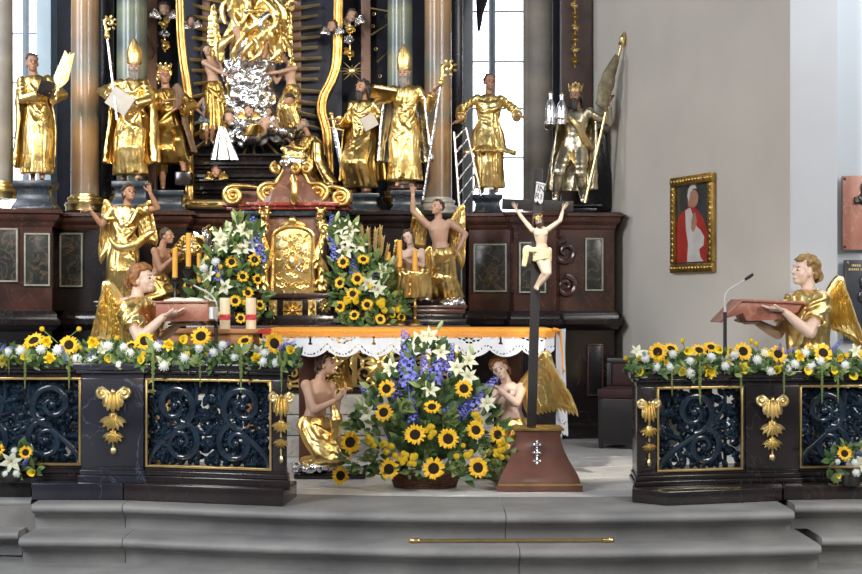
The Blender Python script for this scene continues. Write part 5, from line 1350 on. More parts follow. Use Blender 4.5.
def secM(a, b, root):
    t = V((b.x-a.x, b.y-a.y, 0)); L = t.length; t.normalize()
    dx = -.10 if a.x < 0 else .06          # the rail ends are cut along the church axis
    return Matrix.Translation(V((a.x, a.y, 0))-root.location) @ Matrix(((t.x, dx, 0, 0), (t.y, 1, 0, 0), (0, 0, 1, 0), (0, 0, 0, 1))), L
D = .40; ZB, ZT = .19, .715
def rail_frame_section(root, a, b, piers, panels, seed, mpier, drops=(), ZB=.19, ZT=.715):
    """a..b = front line on the floor; piers, panels in fractions of its length"""
    M, L = secM(a, b, root)
    mb = MB(M); mb.bx(-.02, L+.02, -.03, D, .083, ZB-.05); mb.bx(-.01, L+.01, -.015, D-.01, ZB-.05, ZB-.02); mb.build('base_moulding', mpier, root, bevel=.008)
    mb = MB(M); mb.bx(0, L, .0, D-.02, ZB-.02, ZB); mb.build('bottom_rail', mpier, root, bevel=.004)
    mb = MB(M); mb.bx(-.005, L+.005, -.005, D-.02, ZT, ZT+.03); mb.bx(-.03, L+.03, -.03, D+.0, ZT+.03, ZT+.05); mb.bx(-.045, L+.045, -.045, D+.02, ZT+.0501, ZT+.09); mb.build('cornice', mpier, root, bevel=.007)
    for p0, p1 in piers:
        mb = MB(M); mb.bx(L*p0, L*p1, -.004, D-.03, ZB, ZT); mb.build('pier', mpier, root, bevel=.004)
    for k, (p0, p1) in enumerate(panels):
        x0, x1 = L*p0, L*p1; w = x1-x0; MM = M @ Matrix.Translation((x0+.012, .05, ZB+.012))
        mb = MB(MM); acanthus(mb, w-.024, ZT-ZB-.024, seed+k); mb.build('openwork_carving', carve, root, smooth=50)
        f = .013
        for q in ((x0, x1, ZT-f, ZT), (x0, x1, ZB, ZB+f), (x0, x0+f, ZB+f, ZT-f), (x1-f, x1, ZB+f, ZT-f)):
            mb = MB(M); mb.bx(q[0], q[1], -.012, .03, q[2], q[3]); mb.build('gilt_frame_strip', brass, root, bevel=.002)
    for c, w, z0, z1 in drops:
        gilt_drop(root, M @ Matrix.Translation((L*c, -.004, z0)), w, z1-z0)
# left rail
lr = thing('communion_rail', 'left dark marble communion rail with openwork panels and gilded drops', 'rail', G(140, 8.95))
def fx(a, b, u):
    """fraction along a..b whose image column is u"""
    t0, t1 = 0.0, 1.0
    for _ in range(40):
        t = (t0+t1)/2; p = lerp(a, b, t); uu = CX+p.x/p.y*F
        if uu < u: t0 = t
        else: t1 = t
    return (t0+t1)/2
a, b = G(-75, 9.02), G(81, 8.98)
rail_frame_section(lr, a, b, [(0, fx(a, b, -50))], [(fx(a, b, -50), 1.0)], 3, brownmb)
a, b = G(81.3, 8.92), G(143.5, 8.90)
rail_frame_section(lr, a, b, [(0, 1)], [], 0, bluemb, [(fx(a, b, 113.5), .2, .262, .665)])
a, b = G(144, 8.91), G(287, 8.66)
rail_frame_section(lr, a, b, [(0, fx(a, b, 145.5)), (fx(a, b, 271.5), 1.0)], [(fx(a, b, 145.5), fx(a, b, 271.5))], 7, brownmb, [(fx(a, b, 281), .15, .235, .655)])
def slab(root, pts, m_, z0=0.0, z1=.10, name='plinth_slab'):
    mb = MB(Matrix.Translation(-root.location)); mb.prism([(p.x, p.y) for p in pts], z0, z1); mb.build(name, m_, root, bevel=.01)
slab(lr, [G(-90, 8.99), G(31, 8.97), G(31.2, 9.45), G(-90, 9.45)], blackmb, .001)
slab(lr, [G(31.6, 8.84), G(123, 8.83), G(123.2, 9.42), G(31.7, 9.45)], bluemb, .001)
slab(lr, [G(123.6, 8.83), G(283, 8.55), G(297, 8.97), G(124, 9.40)], brownmb, .001)
# right rail
rr = thing('communion_rail', 'right dark marble communion rail with openwork panels and gilded drops', 'rail', G(745, 8.95))
a, b = G(637, 8.84), G(745, 9.02)
rail_frame_section(rr, a, b, [(0, fx(a, b, 657)), (fx(a, b, 743), 1)], [(fx(a, b, 657), fx(a, b, 743))], 12, brownmb, [(fx(a, b, 649), .14, .195, .605)], .16, .664)
a, b = G(745.6, 9.02), G(799, 9.04)
rail_frame_section(rr, a, b, [(0, 1)], [], 0, brownmb, [(.49, .19, .21, .61)], .16, .664)
a, b = G(799.5, 9.09), G(935, 9.15)
rail_frame_section(rr, a, b, [(fx(a, b, 915), 1)], [(0, fx(a, b, 915))], 17, brownmb, (), .16, .664)
slab(rr, [G(632, 8.73), G(667, 8.58), G(782, 8.80), G(783, 9.5), G(634, 9.32)], brownmb, .001, .082)
slab(rr, [G(783.4, 8.84), G(940, 8.92), G(940, 9.6), G(783.6, 9.54)], brownmb, .001, .082)

# brass rod lying on the lower tread
r = thing('carpet_rod', 'long brass rod lying on the lower step', 'rod', V((0, 0, 0)))
pa, pb = P(414, 542, 8.20), P(609, 541.5, 8.22); pa.z = pb.z = -.152+.014; r.location = lerp(pa, pb, .5); pa, pb = pa-r.location, pb-r.location
mb = MB(); mb.tube([pa, pb], .009, 10); mb.build('rod', brass, r)
for p, sg in ((pa, -1), (pb, 1)):
    mb = MB(); mb.lathe([(.009, -.03), (.014, -.02), (.014, 0), (.008, .012), (.012, .02), (.002, .034)], n=12); Mx = Matrix.Translation(p) @ Matrix.Rotation(sg*pi/2, 4, 'Y'); mb.v = [Mx @ q for q in mb.v]; mb.build('end_knob', brass, r)

# ------------------------------------------------------------------ mensa (altar table) with cloths
YM = 10.02
men = thing('altar_table', 'altar table carried by two angels under white lace cloth', 'altar', G(408, 10.4))
ML = men.location
a, b = P(266, 333, YM), P(551, 333, YM); zt = .985; dm = .85
mx0, mx1 = a.x-ML.x, b.x-ML.x; my0 = YM-ML.y
mb = MB(); mb.bx(mx0, mx1, my0, my0+dm, zt-.05, zt-.012); mb.build('table_top', wood, men, bevel=.01)
for x in (mx0+.25, mx1-.25):
    mb = MB(); mb.bx(x-.08, x+.08, my0+dm-.3, my0+dm-.1, 0, zt-.05); mb.build('rear_support', wood, men, bevel=.01)
mb = MB(); mb.bx(mx0-.02, mx1+.02, my0-.02, my0+dm+.02, zt-.012, zt+.006); oc = mb.build('orange_cloth', orange, men, bevel=.005)
def curtain(u_pts, z0f, z1, th, wav=0):
    """thin hanging strip along plan points; z0f(s) = lower edge at running length s"""
    pts = [V(p) for p in u_pts]; L = [0]
    for i in range(len(pts)-1): L.append(L[-1]+(pts[i+1]-pts[i]).length)
    return pts, L
def hang(name, m_, p0, p1, ztop, drop, nrm, scallop=None, holes=None, cell=.0065, parent=men, th=.003, wave=0.0, red=None):
    """hanging cloth as a fine grid from p0 to p1; scallop = (count, depth); holes(s, d) -> True where cut out"""
    d = p1-p0; L = d.length; nx = max(4, int(L/cell)); nz = max(4, int(drop/cell)); vs = []; idx = {}; fs = []
    def vid(i, j):
        if (i, j) not in idx:
            s = L*i/nx; dd = drop*j/nz
            if scallop:
                lim = drop-scallop[1]*(1-abs(math.sin(pi*s/L*scallop[0]))**.7); dd = lim*j/nz
            p = p0+d*(i/nx)+V((0, 0, ztop-dd)); w = wave*math.sin(s*21)*dd/drop
            idx[(i, j)] = len(vs); vs.append(p+nrm*(w+.004))
        return idx[(i, j)]
    for i in range(nx):
        for j in range(nz):
            if holes and holes((i+.5)/nx*L, (j+.5)/nz*drop): continue
            fs.append((vid(i, j), vid(i+1, j), vid(i+1, j+1), vid(i, j+1)))
    n = len(vs); vs2 = vs+[v-nrm*th for v in vs]; ed = {}
    for f in fs:
        for k in range(4): e = (f[k], f[(k+1) % 4]); ed[e] = 1
    fs2 = fs+[tuple(i+n for i in f[::-1]) for f in fs]+[(e[1], e[0], e[0]+n, e[1]+n) for e in ed if (e[1], e[0]) not in ed]
    mb = MB(); mb.v = vs2; mb.f = fs2
    return mb.build(name, m_, parent, smooth=40)
NS = 9; W = mx1-mx0; dropf = px(27, YM)
def cutwork(s, d, NSc=NS, W_=W, drop=dropf):
    t = (s/W_*NSc) % 1.0; k = int(s/W_*NSc); x = (t-.5)*W_/NSc; z = d
    if drop*.66 < z < drop*.94:                      # row of eyelets following the scallops
        rim = drop*.80+.045*(abs(x)/(W_/NSc/2))**2*-1+.02
        q = (s/.021) % 1; 
        if abs(z-rim) < .006 and .25 < q < .75: return True
    if drop*.24 < z < drop*.55 and k % 2 == 0:       # flower motif
        zz = z-drop*.4
        for a in range(6):
            cx_, cz_ = math.cos(a*pi/3)*.032, math.sin(a*pi/3)*.017
            if ((x-cx_)/.011)**2+((zz-cz_)/.007)**2 < 1: return True
        for sx in (-1, 1):
            if ((x-sx*.062)/.014)**2+(zz/.006)**2 < 1 or ((x-sx*.085)/.007)**2+((zz+.012)/.006)**2 < 1: return True
    elif drop*.2 < z < drop*.6 and k % 2 == 1:
        zz = z-drop*.4
        if (abs(x) < .005 and abs(zz) < .03) or (x/.016)**2+((zz-.022)/.006)**2 < 1 or (x/.010)**2+((zz+.02)/.005)**2 < 1: return True
    return False
hang('lace_cloth', lace, V((mx0-.02, my0-.03, 0)), V((mx1+.02, my0-.03, 0)), zt, dropf, V((0, -1, 0)), (NS, .05), cutwork)
def sidecut(s, d): 
    return ((s/.03) % 1 < .4 and .38 < (d/.03) % 1 < .8 and d > .25 and int(d/.03) % 3 == 0) or (int(s/.09+d/.12) % 3 == 0 and abs((s % .09)-.045) < .014 and abs((d % .12)-.06) < .012 and d > .1)
hang('lace_side', lace, V((mx1+.03, my0-.02, 0)), V((mx1+.135, my0+.45, 0)), zt, .74, V((1, -.2, 0)), (2, .10), sidecut, wave=.03, cell=.009)
# orange fringe: flat band with separate threads
fz = zt+.006; mb = MB()
mb.bx(mx0-.022, mx1+.03, my0-.036, my0-.030, fz-.022, fz)
mb.build('fringe_band', orange, oc)
mb = MB(); n = 330
for k in range(n):
    x = mx0-.02+(W+.045)*k/n; L_ = .034+random.uniform(-.008, .008)
    mb.bx(x, x+(W+.045)/n*.72, my0-.0385-random.uniform(0, .002), my0-.0345, fz-.022-L_, fz-.015)
o = mb.build('fringe_threads', orange, oc, smooth=0); o['kind'] = 'stuff'
mb = MB(); mb.tube(smooth_path([V((mx1+.01, my0-.03, zt+.004)), V((mx1+.05, my0-.02, zt-.006)), V((mx1+.065, my0+.1, zt-.02)), V((mx1+.068, my0+.4, zt-.02))], 5), .012, 8); mb.tube([V((mx1+.06, my0, zt-.01)), V((mx1+.075, my0+.01, zt-.14)), V((mx1+.082, my0+.02, zt-.3))], [.008, .007, .004], 6); mb.build('orange_hem', orange, men)
mb = MB(); p = [P(255, 333, YM-.03), P(263, 329, YM-.03), P(271, 328, YM-.03), P(270, 334, YM-.03)]; mb.prism([(q.x-ML.x, q.z) for q in p], -(my0-.02), -(my0-.045), XZ); mb.build('red_corner', redcl, men)
# dark slabs under the mensa angels
for u0, u1, nm in ((294, 366, 'left'), (455, 527, 'right')):
    mb = MB(); a, b = G(u0, 9.95), G(u1, 9.95); mb.bx(a.x-ML.x, b.x-ML.x, 9.92-ML.y, 10.42-ML.y, 0, .034); mb.build('angel_plinth', brownmb, men, bevel=.008)
f = Fig('angel_statue', 'bare-chested angel with joined hands carrying the left end of the altar table', 'statue', 320, 470, 10.15, 158, yaw=42, head=(328, 364, -.02), nck=(319, 381, 0), pel=(314, 426, 0), hyaw=62, hpitch=10,
        wl=(337, 399, -.10), wr=(340, 396, -.04), el=(-.3, -.3, -.9), er=(0, .2, -.9), al=(304, 465, .06), ar=(314, 465, .08), skinm=skin, hdl=(.7, -.1, .7), hdr=(.7, -.1, .7), pnl=(-.5, .6, 0), slim=1.05)
f.robe(gold, top='waist', seed=91, k=9, swags=9, sleeves='', amp=.2, w=1.0, hemk=.86); f.hair(hair_br, 'curly', 31)
mb = MB(); mb.tube(smooth_path([f.q((334, 404, -.1)), f.q((338, 420, -.13)), f.q((334, 440, -.12))], 4), [.02, .045, .02], 8); link('hanging_fold', organic(mb, .008, 2, (.006, 25), 1), gold, f.root, smooth=60)
feather_wing(f.root, f.q((326, 384, .1)), f.q((345, 362, .1)), f.q((352, 392, .1)), goldd, inner=f.q((332, 394, .1)), n=7, wide=.05)
f = Fig('angel_statue', 'bare-chested angel with crossed arms and bowed head carrying the right end of the altar table', 'statue', 512, 470, 10.15, 154, yaw=-30, head=(499, 368, -.04), nck=(508, 384, 0), pel=(514, 428, 0), hyaw=-14, hroll=-24, hpitch=-10,
        wl=(500, 392, -.14), wr=(497, 387, -.17), el=(-.6, -.2, -.8), er=(.8, -.3, -.8), al=(514, 465, .06), ar=(524, 465, .08), skinm=skin_w, hdl=(.8, -.2, .4), hdr=(-.8, -.2, .4), slim=1.05)
f.robe(gold, top='waist', seed=92, k=9, swags=9, sleeves='', amp=.2, w=1.0, hemk=.86); f.hair(hair_au, 'curly', 32)
feather_wing(f.root, f.q((520, 388, -.02)), f.q((543, 353, -.21)), f.q((575, 411, -.24)), gold2, inner=f.q((528, 412, -.12)), n=13, wide=.10, th=.010)
for (u, v, nm) in ((318, 470, 'left'), (514, 470, 'right')):
    cloud('silver_cloud', 'silver cloud at the feet of the %s angel under the altar table' % nm, [(u-2, v-3.5, 25, 6, .2)], 10.08, seed=9+u, rr=(.016, .03), n=46, vox=.008)

# credence table with the two thick candles
cr = thing('credence_table', 'orange-brown wooden side table behind the left rail', 'table', G(212, 10.45))
mb = MB(); w = px(100, 10.45); mb.bx(-w/2, w/2, -.22, .22, .955, .985); mb.build('table_top', woodo, cr, bevel=.006)
mb = MB(); mb.bx(-w/2+.04, w/2-.04, -.19, .19, .87, .955); mb.build('apron', woodo, cr, bevel=.004)
for sx in (-1, 1):
    for sy in (-1, 1):
        mb = MB(); mb.lathe([(.02, 0), (.025, .3), (.03, .87)], (sx*(w/2-.07), sy*.16, 0), 10); mb.build('leg', woodo, cr)
for u, lb in ((225, 'left'), (251, 'right')):
    r = thing('thick_candle', 'ivory candle with red band, %s of the two on the side table' % lb, 'candle', V((G(u, 10.35).x, 10.35, .985)), 'thick ivory candles on the side table')
    mb = MB(); h = px(31, 10.35); R = px(5.2, 10.35); mb.lathe([(R, 0), (R, h-.006), (R*.93, h), (R*.5, h-.004), (.002, h-.008)], n=24); mb.build('wax', waxp, r)
    mb = MB(); mb.lathe([(R*1.015, h*.30), (R*1.015, h*.36)], n=24); mb.lathe([(R*1.015, h*.40), (R*1.015, h*.44)], n=24); mb.build('red_band', waxr, r)
    for k in range(5):
        a = -pi/2+(k-2)*.5; mb = MB(); mb.box((math.cos(a)*R*1.01, math.sin(a)*R*1.01, h*.38), (.016, .004, .045), Matrix.Rotation(a+pi/2, 3, 'Z') @ Matrix.Rotation(.7, 3, 'Y')); mb.build('red_ornament', waxr, r)
    mb = MB(); mb.tube([V((0, 0, h-.01)), V((.002, 0, h+.016))], .0018, 5); mb.build('wick', blackpl, r)
# tall yellow candles on the high altar
for i, (u, v0, v1, lb) in enumerate(((175, 248, 279, 'leftmost tall yellow candle left of the tabernacle'), (188.5, 233, 268, 'highest tall yellow candle left of the tabernacle'), (199.5, 253, 284, 'tall yellow candle nearest the left flower arrangement'),
                                 (388, 252, 283, 'tall yellow candle nearest the right flower arrangement'), (399.5, 240, 272, 'highest tall yellow candle in front of the right angels'), (415, 250, 286, 'rightmost tall yellow candle in front of the right angels'))):
    Yc = 11.9; z0 = .99; c = G(u, Yc); zc = P(u, v1, Yc).z; ztp = P(u, v0, Yc).z; R = px(2.7, Yc)
    r = thing('candlestick', lb+' in a dark holder', 'candle', V((c.x, Yc, z0)), 'yellow candles on the high altar')
    H = zc-z0
    mb = MB(); mb.lathe([(.055, 0), (.055, .012), (.03, .03), (.014, .05), (.012, H*.4), (.022, H*.46), (.012, H*.52), (.012, H*.8), (.04, H*.9), (.045, H*.95), (.02, H*.97), (R*1.25, H*.985), (R*1.25, H+.012)], n=14); mb.build('holder', bronze if i < 3 else goldd, r)
    mb = MB(); mb.lathe([(R, H), (R*.97, ztp-z0-.005), (R*.8, ztp-z0), (.002, ztp-z0-.002)], n=14); mb.build('wax', wax, r)
    mb = MB(); mb.tube([V((0, 0, ztp-z0-.004)), V((.001, 0, ztp-z0+.014))], .0015, 5); mb.build('wick', blackpl, r)

# ------------------------------------------------------------------ crucifix on its stand
YX = 9.5
cs = thing('standing_cross', 'tall black cross with INRI plaque on a flared brown wooden foot', 'cross', V((G(537, YX).x, YX, 0)))
cx0 = G(537, YX).x
def X(u, v, d=0): return V(((u-CX)*YX/F-cx0, d, CAMZ-(v-HZ)*YX/F))
mb = MB(); rs = []
for v, hw, hd in ((483, 40.5, .24), (477, 39.8, .235), (471, 37.5, .22), (465, 34, .20), (457, 29.3, .175), (449, 25.5, .15), (441, 22.8, .135), (434, 21.5, .13), (431, 23, .14), (428, 23, .14)):
    a = px(hw, YX); z = X(0, v).z; rs.append([V((sx*a, sy*hd, z)) for sx, sy in ((-1, -1), (1, -1), (1, 1), (-1, 1))])
mb.rings(rs); mb.build('flared_foot', wood, cs, bevel=.006, smooth=40)
mb = MB(); a = px(42, YX); mb.bx(-a, a, -.25, .25, 0, .035); mb.build('foot_slab', wood, cs, bevel=.006)
mb = MB(); mb.bx(-a*.97, a*.97, -.243, .243, .035, .047); mb.build('gilt_edge', brass, cs)
mb = MB(); mb.bx(-px(25, YX), px(25, YX), -.155, .155, X(0, 429).z, X(0, 426.5).z); mb.build('top_moulding', goldd, cs, bevel=.004)
mb = MB()                                                        # ornate silver cross on the foot
for (u, v, r_) in ((535, 442, .014), (535, 450, .014), (535, 458, .014)):
    mb.ell(X(u, v, -.18), r_); mb.ell(X(u-3, v, -.18), r_*.8); mb.ell(X(u+3, v, -.18), r_*.8); mb.ell(X(u, v-3, -.175), r_*.7); mb.ell(X(u, v+3, -.18), r_*.7)
mb.tube([X(535, 440, -.17), X(535, 461, -.19)], .008, 8); mb.build('silver_mount', silver, cs)
def beam(mb, p, q, w, d):
    t = (q-p).normalized(); s = t.cross(V((0, 1, 0))).normalized(); n = V((0, 1, 0))
    mb.rings([[c-s*w-n*d, c+s*w-n*d, c+s*w+n*d, c-s*w+n*d] for c in (p, q)])
mb = MB(); beam(mb, X(531.5, 427), X(538.5, 169), px(4.6, YX), .022); mb.build('upright', blackwd, cs, bevel=.003)
mb = MB(); beam(mb, X(502, 204), X(573, 206.5), px(5.2, YX), .020); mb.build('crossbeam', blackwd, cs, bevel=.003)
mb = MB(); Mx = Matrix.Translation(X(539, 193, -.034)) @ Matrix.Rotation(.12, 4, 'Y') @ Matrix.Rotation(.25, 4, 'Z')
mb.M = Mx; q = px(1, YX)
mb.prism([(x*q, y*q) for x, y in ((-4.4, 10), (-4.4, -8.5), (-2.6, -10.5), (-1, -8), (.3, -10), (2.4, -11.5), (4.4, -9), (4.4, 9))], 0, .006, XZ)
pl = mb.build('title_scroll', whitecl, cs, bevel=.001)
mb = MB(Mx); mb.tube([V((-4.8*q, -.008, 9.4*q)), V((4.8*q, -.008, 8.6*q))], .007, 8); mb.build('scroll_roll', whitecl, pl)
for t, x, z in (('I', -2.2, 3.8), ('N', 2.0, 3.3), ('R', -2.2, -3.8), ('I', 2.0, -4.3)):
    cu = bpy.data.curves.new('letter', 'FONT'); cu.body = t; cu.size = 8.2*q; cu.align_x = 'CENTER'; cu.align_y = 'CENTER'; cu.extrude = .0006; cu.materials.append(blackwd)
    tmp = bpy.data.objects.new('tmp', cu); COL.objects.link(tmp); dg = bpy.context.evaluated_depsgraph_get(); lme = bpy.data.meshes.new_from_object(tmp.evaluated_get(dg), depsgraph=dg); bpy.data.objects.remove(tmp)
    to = bpy.data.objects.new('letter', lme); COL.objects.link(to); to.parent = pl
    to.matrix_local = Mx @ Matrix.Translation((x*q, -.0075, z*q)) @ Matrix.Rotation(pi/2, 4, 'X')
f = Fig('corpus_figure', 'ivory figure of the crucified on the black cross', 'figure', 537, 294, YX-.045, 84, yaw=6, head=(538, 220, -.09), nck=(540, 227, -.05), pel=(542, 254, -.04), hyaw=-12, hroll=-12, hpitch=-22,
        wl=(514.5, 206.5, .03), wr=(563.5, 208.5, .03), el=(0, -.3, -1), er=(0, -.3, -1), al=(535.5, 287, .0), ar=(536.5, 288, -.05), kl=(.8, -1, 0), kr=(.9, -1, 0), skinm=ivory, hdl=(-.5, -.1, .9), hdr=(.6, -.1, .8), pnl=(0, -1, 0), pnr=(0, -1, 0), slim=.95)
f.hair(hair_br, 'long', 41); f.beard(hair_br, .045)
mb = MB(); h = f.h; c0 = f.pel
for k in range(5):
    z = .05-.028*k; mb.tube([c0+V((math.cos(a)*.098*h, math.sin(a)*.078*h, (z+.014*math.sin(a*2+k))*h)) for a in [2*pi*j/16 for j in range(17)]], .021*h, 6)
mb.ell(c0+V((-.1*h, -.06*h, .04*h)), .035*h)
mb.tube(smooth_path([c0+V((-.11*h, -.06*h, .04*h)), c0+V((-.19*h, -.05*h, .06*h)), c0+V((-.2*h, -.04*h, -.03*h)), c0+V((-.22*h, -.03*h, -.15*h))], 4), [.03*h, .045*h, .04*h, .03*h], 8, flat=(1, .5))
link('loincloth', organic(mb, .0042, 1), mat('cream_gilt_cloth', (.66, .56, .33), .5, var=.2, scale=30), f.root, smooth=60)
mb = MB()
for k in range(3): mb.tube([f.hp(math.cos(a)*.054, .012+math.sin(a)*.06, .04+.008*math.sin(a*3+k*2)) for a in [2*pi*j/18 for j in range(19)]], .007*f.hk, 5)
mb.build('thorn_crown', goldd, f.root)

# ------------------------------------------------------------------ lectern angels
def gooseneck(label, pts, Y, base_v, post=None):
    p = [P(u, v, Y) for u, v in pts]; c = p[0].copy(); r = thing('gooseneck_microphone', label, 'microphone', c)
    mb = MB(); mb.tube(smooth_path([q-c for q in p], 6), .0058, 8); mb.build('gooseneck', chrome, r)
    d = (p[-1]-p[-2]).normalized(); e = p[-1]-c; mb = MB(); mb.tube([e-d*.01, e+d*.02, e+d*.055], [.008, .011, .009], 10); mb.build('capsule', blackpl, r)
    mb = MB(); mb.tube([V((0, 0, -.03)), V((0, 0, .05))], .009, 8); mb.build('socket', chrome, r)
    if post:
        q = P(*post, Y)-c; q.z = -c.z; mb = MB(); mb.lathe([(.09, 0), (.085, .012), (.02, .03)], q, 20); mb.build('stand_foot', blackpl, r); mb = MB(); mb.tube([V((0, 0, -.02)), q], .012, 10); mb.build('stand_post', blackpl, r)
YL = 9.66
f = Fig('lectern_angel', 'golden-winged auburn angel at left holding a lectern over the rail', 'statue', 138, 483.5, YL, 222, yaw=72, head=(143.5, 279, -.0), nck=(137, 298, 0), pel=(133, 372, 0), hyaw=68, hpitch=8,
        wl=(170, 315, -.125), wr=(177, 324, .06), el=(.1, -.3, -1), er=(.1, .3, -1), al=(127, 477, -.02), ar=(138, 477, .03), skinm=skin_w, hdl=(1, -.02, .25), hdr=(1, 0, .05), pnl=(0, 0, 1), pnr=(0, 0, 1), curl=.25, headk=.93)
f.robe(gold2, seed=95, k=9, swags=9, sleeves='LR', w=1.0, amp=.3, vox=.0052, crinkle=16); f.hair(hair_au, 'curly', 51)
feather_wing(f.root, f.q((128, 310, -.06)), f.q((112, 284, -.10)), f.q((95, 346, -.12)), gold2, inner=f.q((122, 345, -.08)), n=12, wide=.115, th=.012)
feather_wing(f.root, f.q((130, 312, .06)), f.q((124, 300, .10)), f.q((128, 352, .12)), gold2, inner=f.q((138, 352, .08)), n=9, wide=.065, th=.008)
dk = thing('lectern_desk', 'rose stone book desk held by the left lectern angel', 'lectern', P(186, 323, YL))
q = px(1, YL); mb = MB(); mb.bx(-27*q, 25*q, -.12, .17, .012, 20*q); mb.build('desk_block', rosemb, dk, bevel=.008)
mb = MB(); mb.bx(25*q, 29*q, -.10, .15, 4*q, 16*q); mb.build('end_plate', whitecl, dk, bevel=.004)
mb = MB(); mb.bx(-29*q, 26*q, -.14, .19, 20*q, 22*q); mb.build('desk_rim', rosemb, dk, bevel=.006)
bk = thing('open_book', 'open white missal lying on the left lectern desk', 'book', P(186, 301, YL))
for sg in (-1, 1):
    mb = MB(); rs = []
    for k in range(9):
        t = k/8; x = sg*t*19*q; z = .004+.016*math.sin(pi*min(t*1.15, 1))*(1-.3*t)+.004
        rs.append([V((x, -.11, 0)), V((x, .13, 0)), V((x, .13, z)), V((x, -.11, z))])
    mb.rings(rs); mb.build('page_block', page, bk, smooth=40)
mb = MB(); mb.bx(-20*q, 20*q, -.115, .135, -.004, .0); mb.build('cover', redcl, bk)
gooseneck('thin gooseneck microphone curving over the left lectern book', [(216, 318), (216.5, 304), (210, 294), (197, 287), (192, 284.5)], 9.75, 0, (216, 577))
YR = 9.85
f = Fig('lectern_angel', 'golden-winged blond angel at right holding a slanted lectern over the rail', 'statue', 808, 480, YR, 228, yaw=-68, head=(804, 271, -.0), nck=(808, 291, 0), pel=(810, 368, 0), hyaw=-70, hpitch=7,
        wl=(757, 322, .03), wr=(776, 310, -.125), el=(-.1, .3, -1), er=(0, -.3, -1), al=(802, 474, .03), ar=(814, 474, -.02), skinm=skin_w, hdl=(-1, -.05, .0), hdr=(-1, -.05, .12), pnl=(0, 0, 1), pnr=(0, 0, 1), curl=.25, headk=.93)
f.robe(gold2, seed=97, k=9, swags=9, sleeves='LR', w=1.0, amp=.3, vox=.0052, crinkle=16); f.hair(hair_gd, 'curly', 53)
feather_wing(f.root, f.q((820, 312, .03)), f.q((840, 279, .02)), f.q((868, 352, .0)), gold2, inner=f.q((830, 326, .03)), n=14, wide=.115, th=.012)
feather_wing(f.root, f.q((820, 312, .09)), f.q((826, 290, .14)), f.q((838, 340, .16)), gold2, inner=f.q((824, 334, .1)), n=8, wide=.065, th=.008)
dk = thing('lectern_desk', 'rose stone slanted desk held by the right lectern angel', 'lectern', P(757, 324, YR))
def R_(u, v): p = P(u, v, YR)-P(757, 324, YR); return (p.x, p.z)
mb = MB(); mb.prism([R_(*p) for p in ((716, 320), (737, 300.5), (797, 303), (792, 312), (776, 319), (742, 321), (738, 313))], -.14, .16, XZ); mb.build('desk_block', rosemb, dk, bevel=.006)
mb = MB(); mb.prism([R_(*p) for p in ((714, 321.5), (736, 299), (798, 301.5), (798, 304), (737, 301.5), (716.5, 322.5))], -.16, .18, XZ); mb.build('desk_rim', rosemb, dk, bevel=.002)
gooseneck('gooseneck microphone on a black post beside the right lectern', [(725, 309), (725, 296), (730, 289), (740, 283), (746, 279)], 9.6, 0, (725, 490))

# ------------------------------------------------------------------ wall picture, plaques, chair
tw = (WB-WA).normalized(); nw = V((tw.y, -tw.x, 0))
if nw.y > 0: nw = -nw
def on_wall(u, v):
    """point of the beige wall seen at (u, v)"""
    k = (u-CX)/F; t = (WA.x-k*WA.y)/(k*tw.y-tw.x); p = WA+tw*t; return V((p.x, p.y, CAMZ-(v-HZ)*p.y/F))
pc = on_wall(695, 224); pw = (on_wall(716, 0)-on_wall(673.5, 0)); pw.z = 0; pw = pw.length; phh = .78
pic = thing('framed_portrait', 'gilt-framed portrait of a man in white with red cape on the beige wall', 'picture', pc)
MW = Matrix(((tw.x, -nw.x, 0, 0), (tw.y, -nw.y, 0, 0), (0, 0, 1, 0), (0, 0, 0, 1)))   # x along the wall, -y out of it
def wbox(x0, x1, z0, z1, o0, o1): mb = MB(MW); mb.bx(x0, x1, -o1, -o0, z0, z1); return mb
fw = .075
for q in ((-pw/2, pw/2, phh/2-fw, phh/2), (-pw/2, pw/2, -phh/2, -phh/2+fw), (-pw/2, -pw/2+fw, -phh/2+fw, phh/2-fw), (pw/2-fw, pw/2, -phh/2+fw, phh/2-fw)):
    o = wbox(*q, 0.004, .045).build('frame_side', goldd, pic, bevel=.012)
    mb = MB(MW); hz_ = q[1]-q[0] > q[3]-q[2]; n = 14
    for k in range(n):
        t = (k+.5)/n; c = V((lerp(q[0], q[1], t), -.046, (q[2]+q[3])/2)) if hz_ else V(((q[0]+q[1])/2, -.046, lerp(q[2], q[3], t))); mb.ell(c, (.018, .008, .018) if not hz_ else (.02, .008, .016), None, 8, 5)
    mb.build('frame_carving', goldd, o)
wbox(-pw/2+fw, pw/2-fw, -phh/2+fw, phh/2-fw, .004, .016).build('canvas', pap_bg, pic)
cv = pic.children[-1]
iw, ih = pw-2*fw, phh-2*fw
def paint(pts, m_, off, name):
    mb = MB(MW); mb.prism([((x-.5)*iw, (z-.5)*ih) for x, z in pts], .016, .0165+off, XZ); mb.build(name, m_, cv, smooth=0)
def oval(cx, cz, rx, rz, n=20): return [(cx+rx*math.cos(2*pi*k/n), cz+rz*math.sin(2*pi*k/n)) for k in range(n)]
def big(pts): return [(.5+(x-.5)*1.12, .02+z*1.10) for x, z in pts]
paint_ = paint
def paint(pts, m_, off, name): paint_([(min(max(x, .0), 1.0), min(max(z, 0), 1)) for x, z in big(pts)], m_, off, name)
paint([(.02, .0), (.0, .45), (.12, .56), (.30, .62), (.42, .66), (.62, .60), (.80, .46), (.98, .22), (.98, .0)], pap_red, .0004, 'painted_cape')
paint([(.33, .0), (.36, .2), (.30, .38), (.28, .6), (.42, .63), (.52, .5), (.60, .40), (.70, .36), (.80, .28), (.78, .18), (.66, .14), (.70, .05), (.78, .0)], pap_wht, .0008, 'painted_robe')
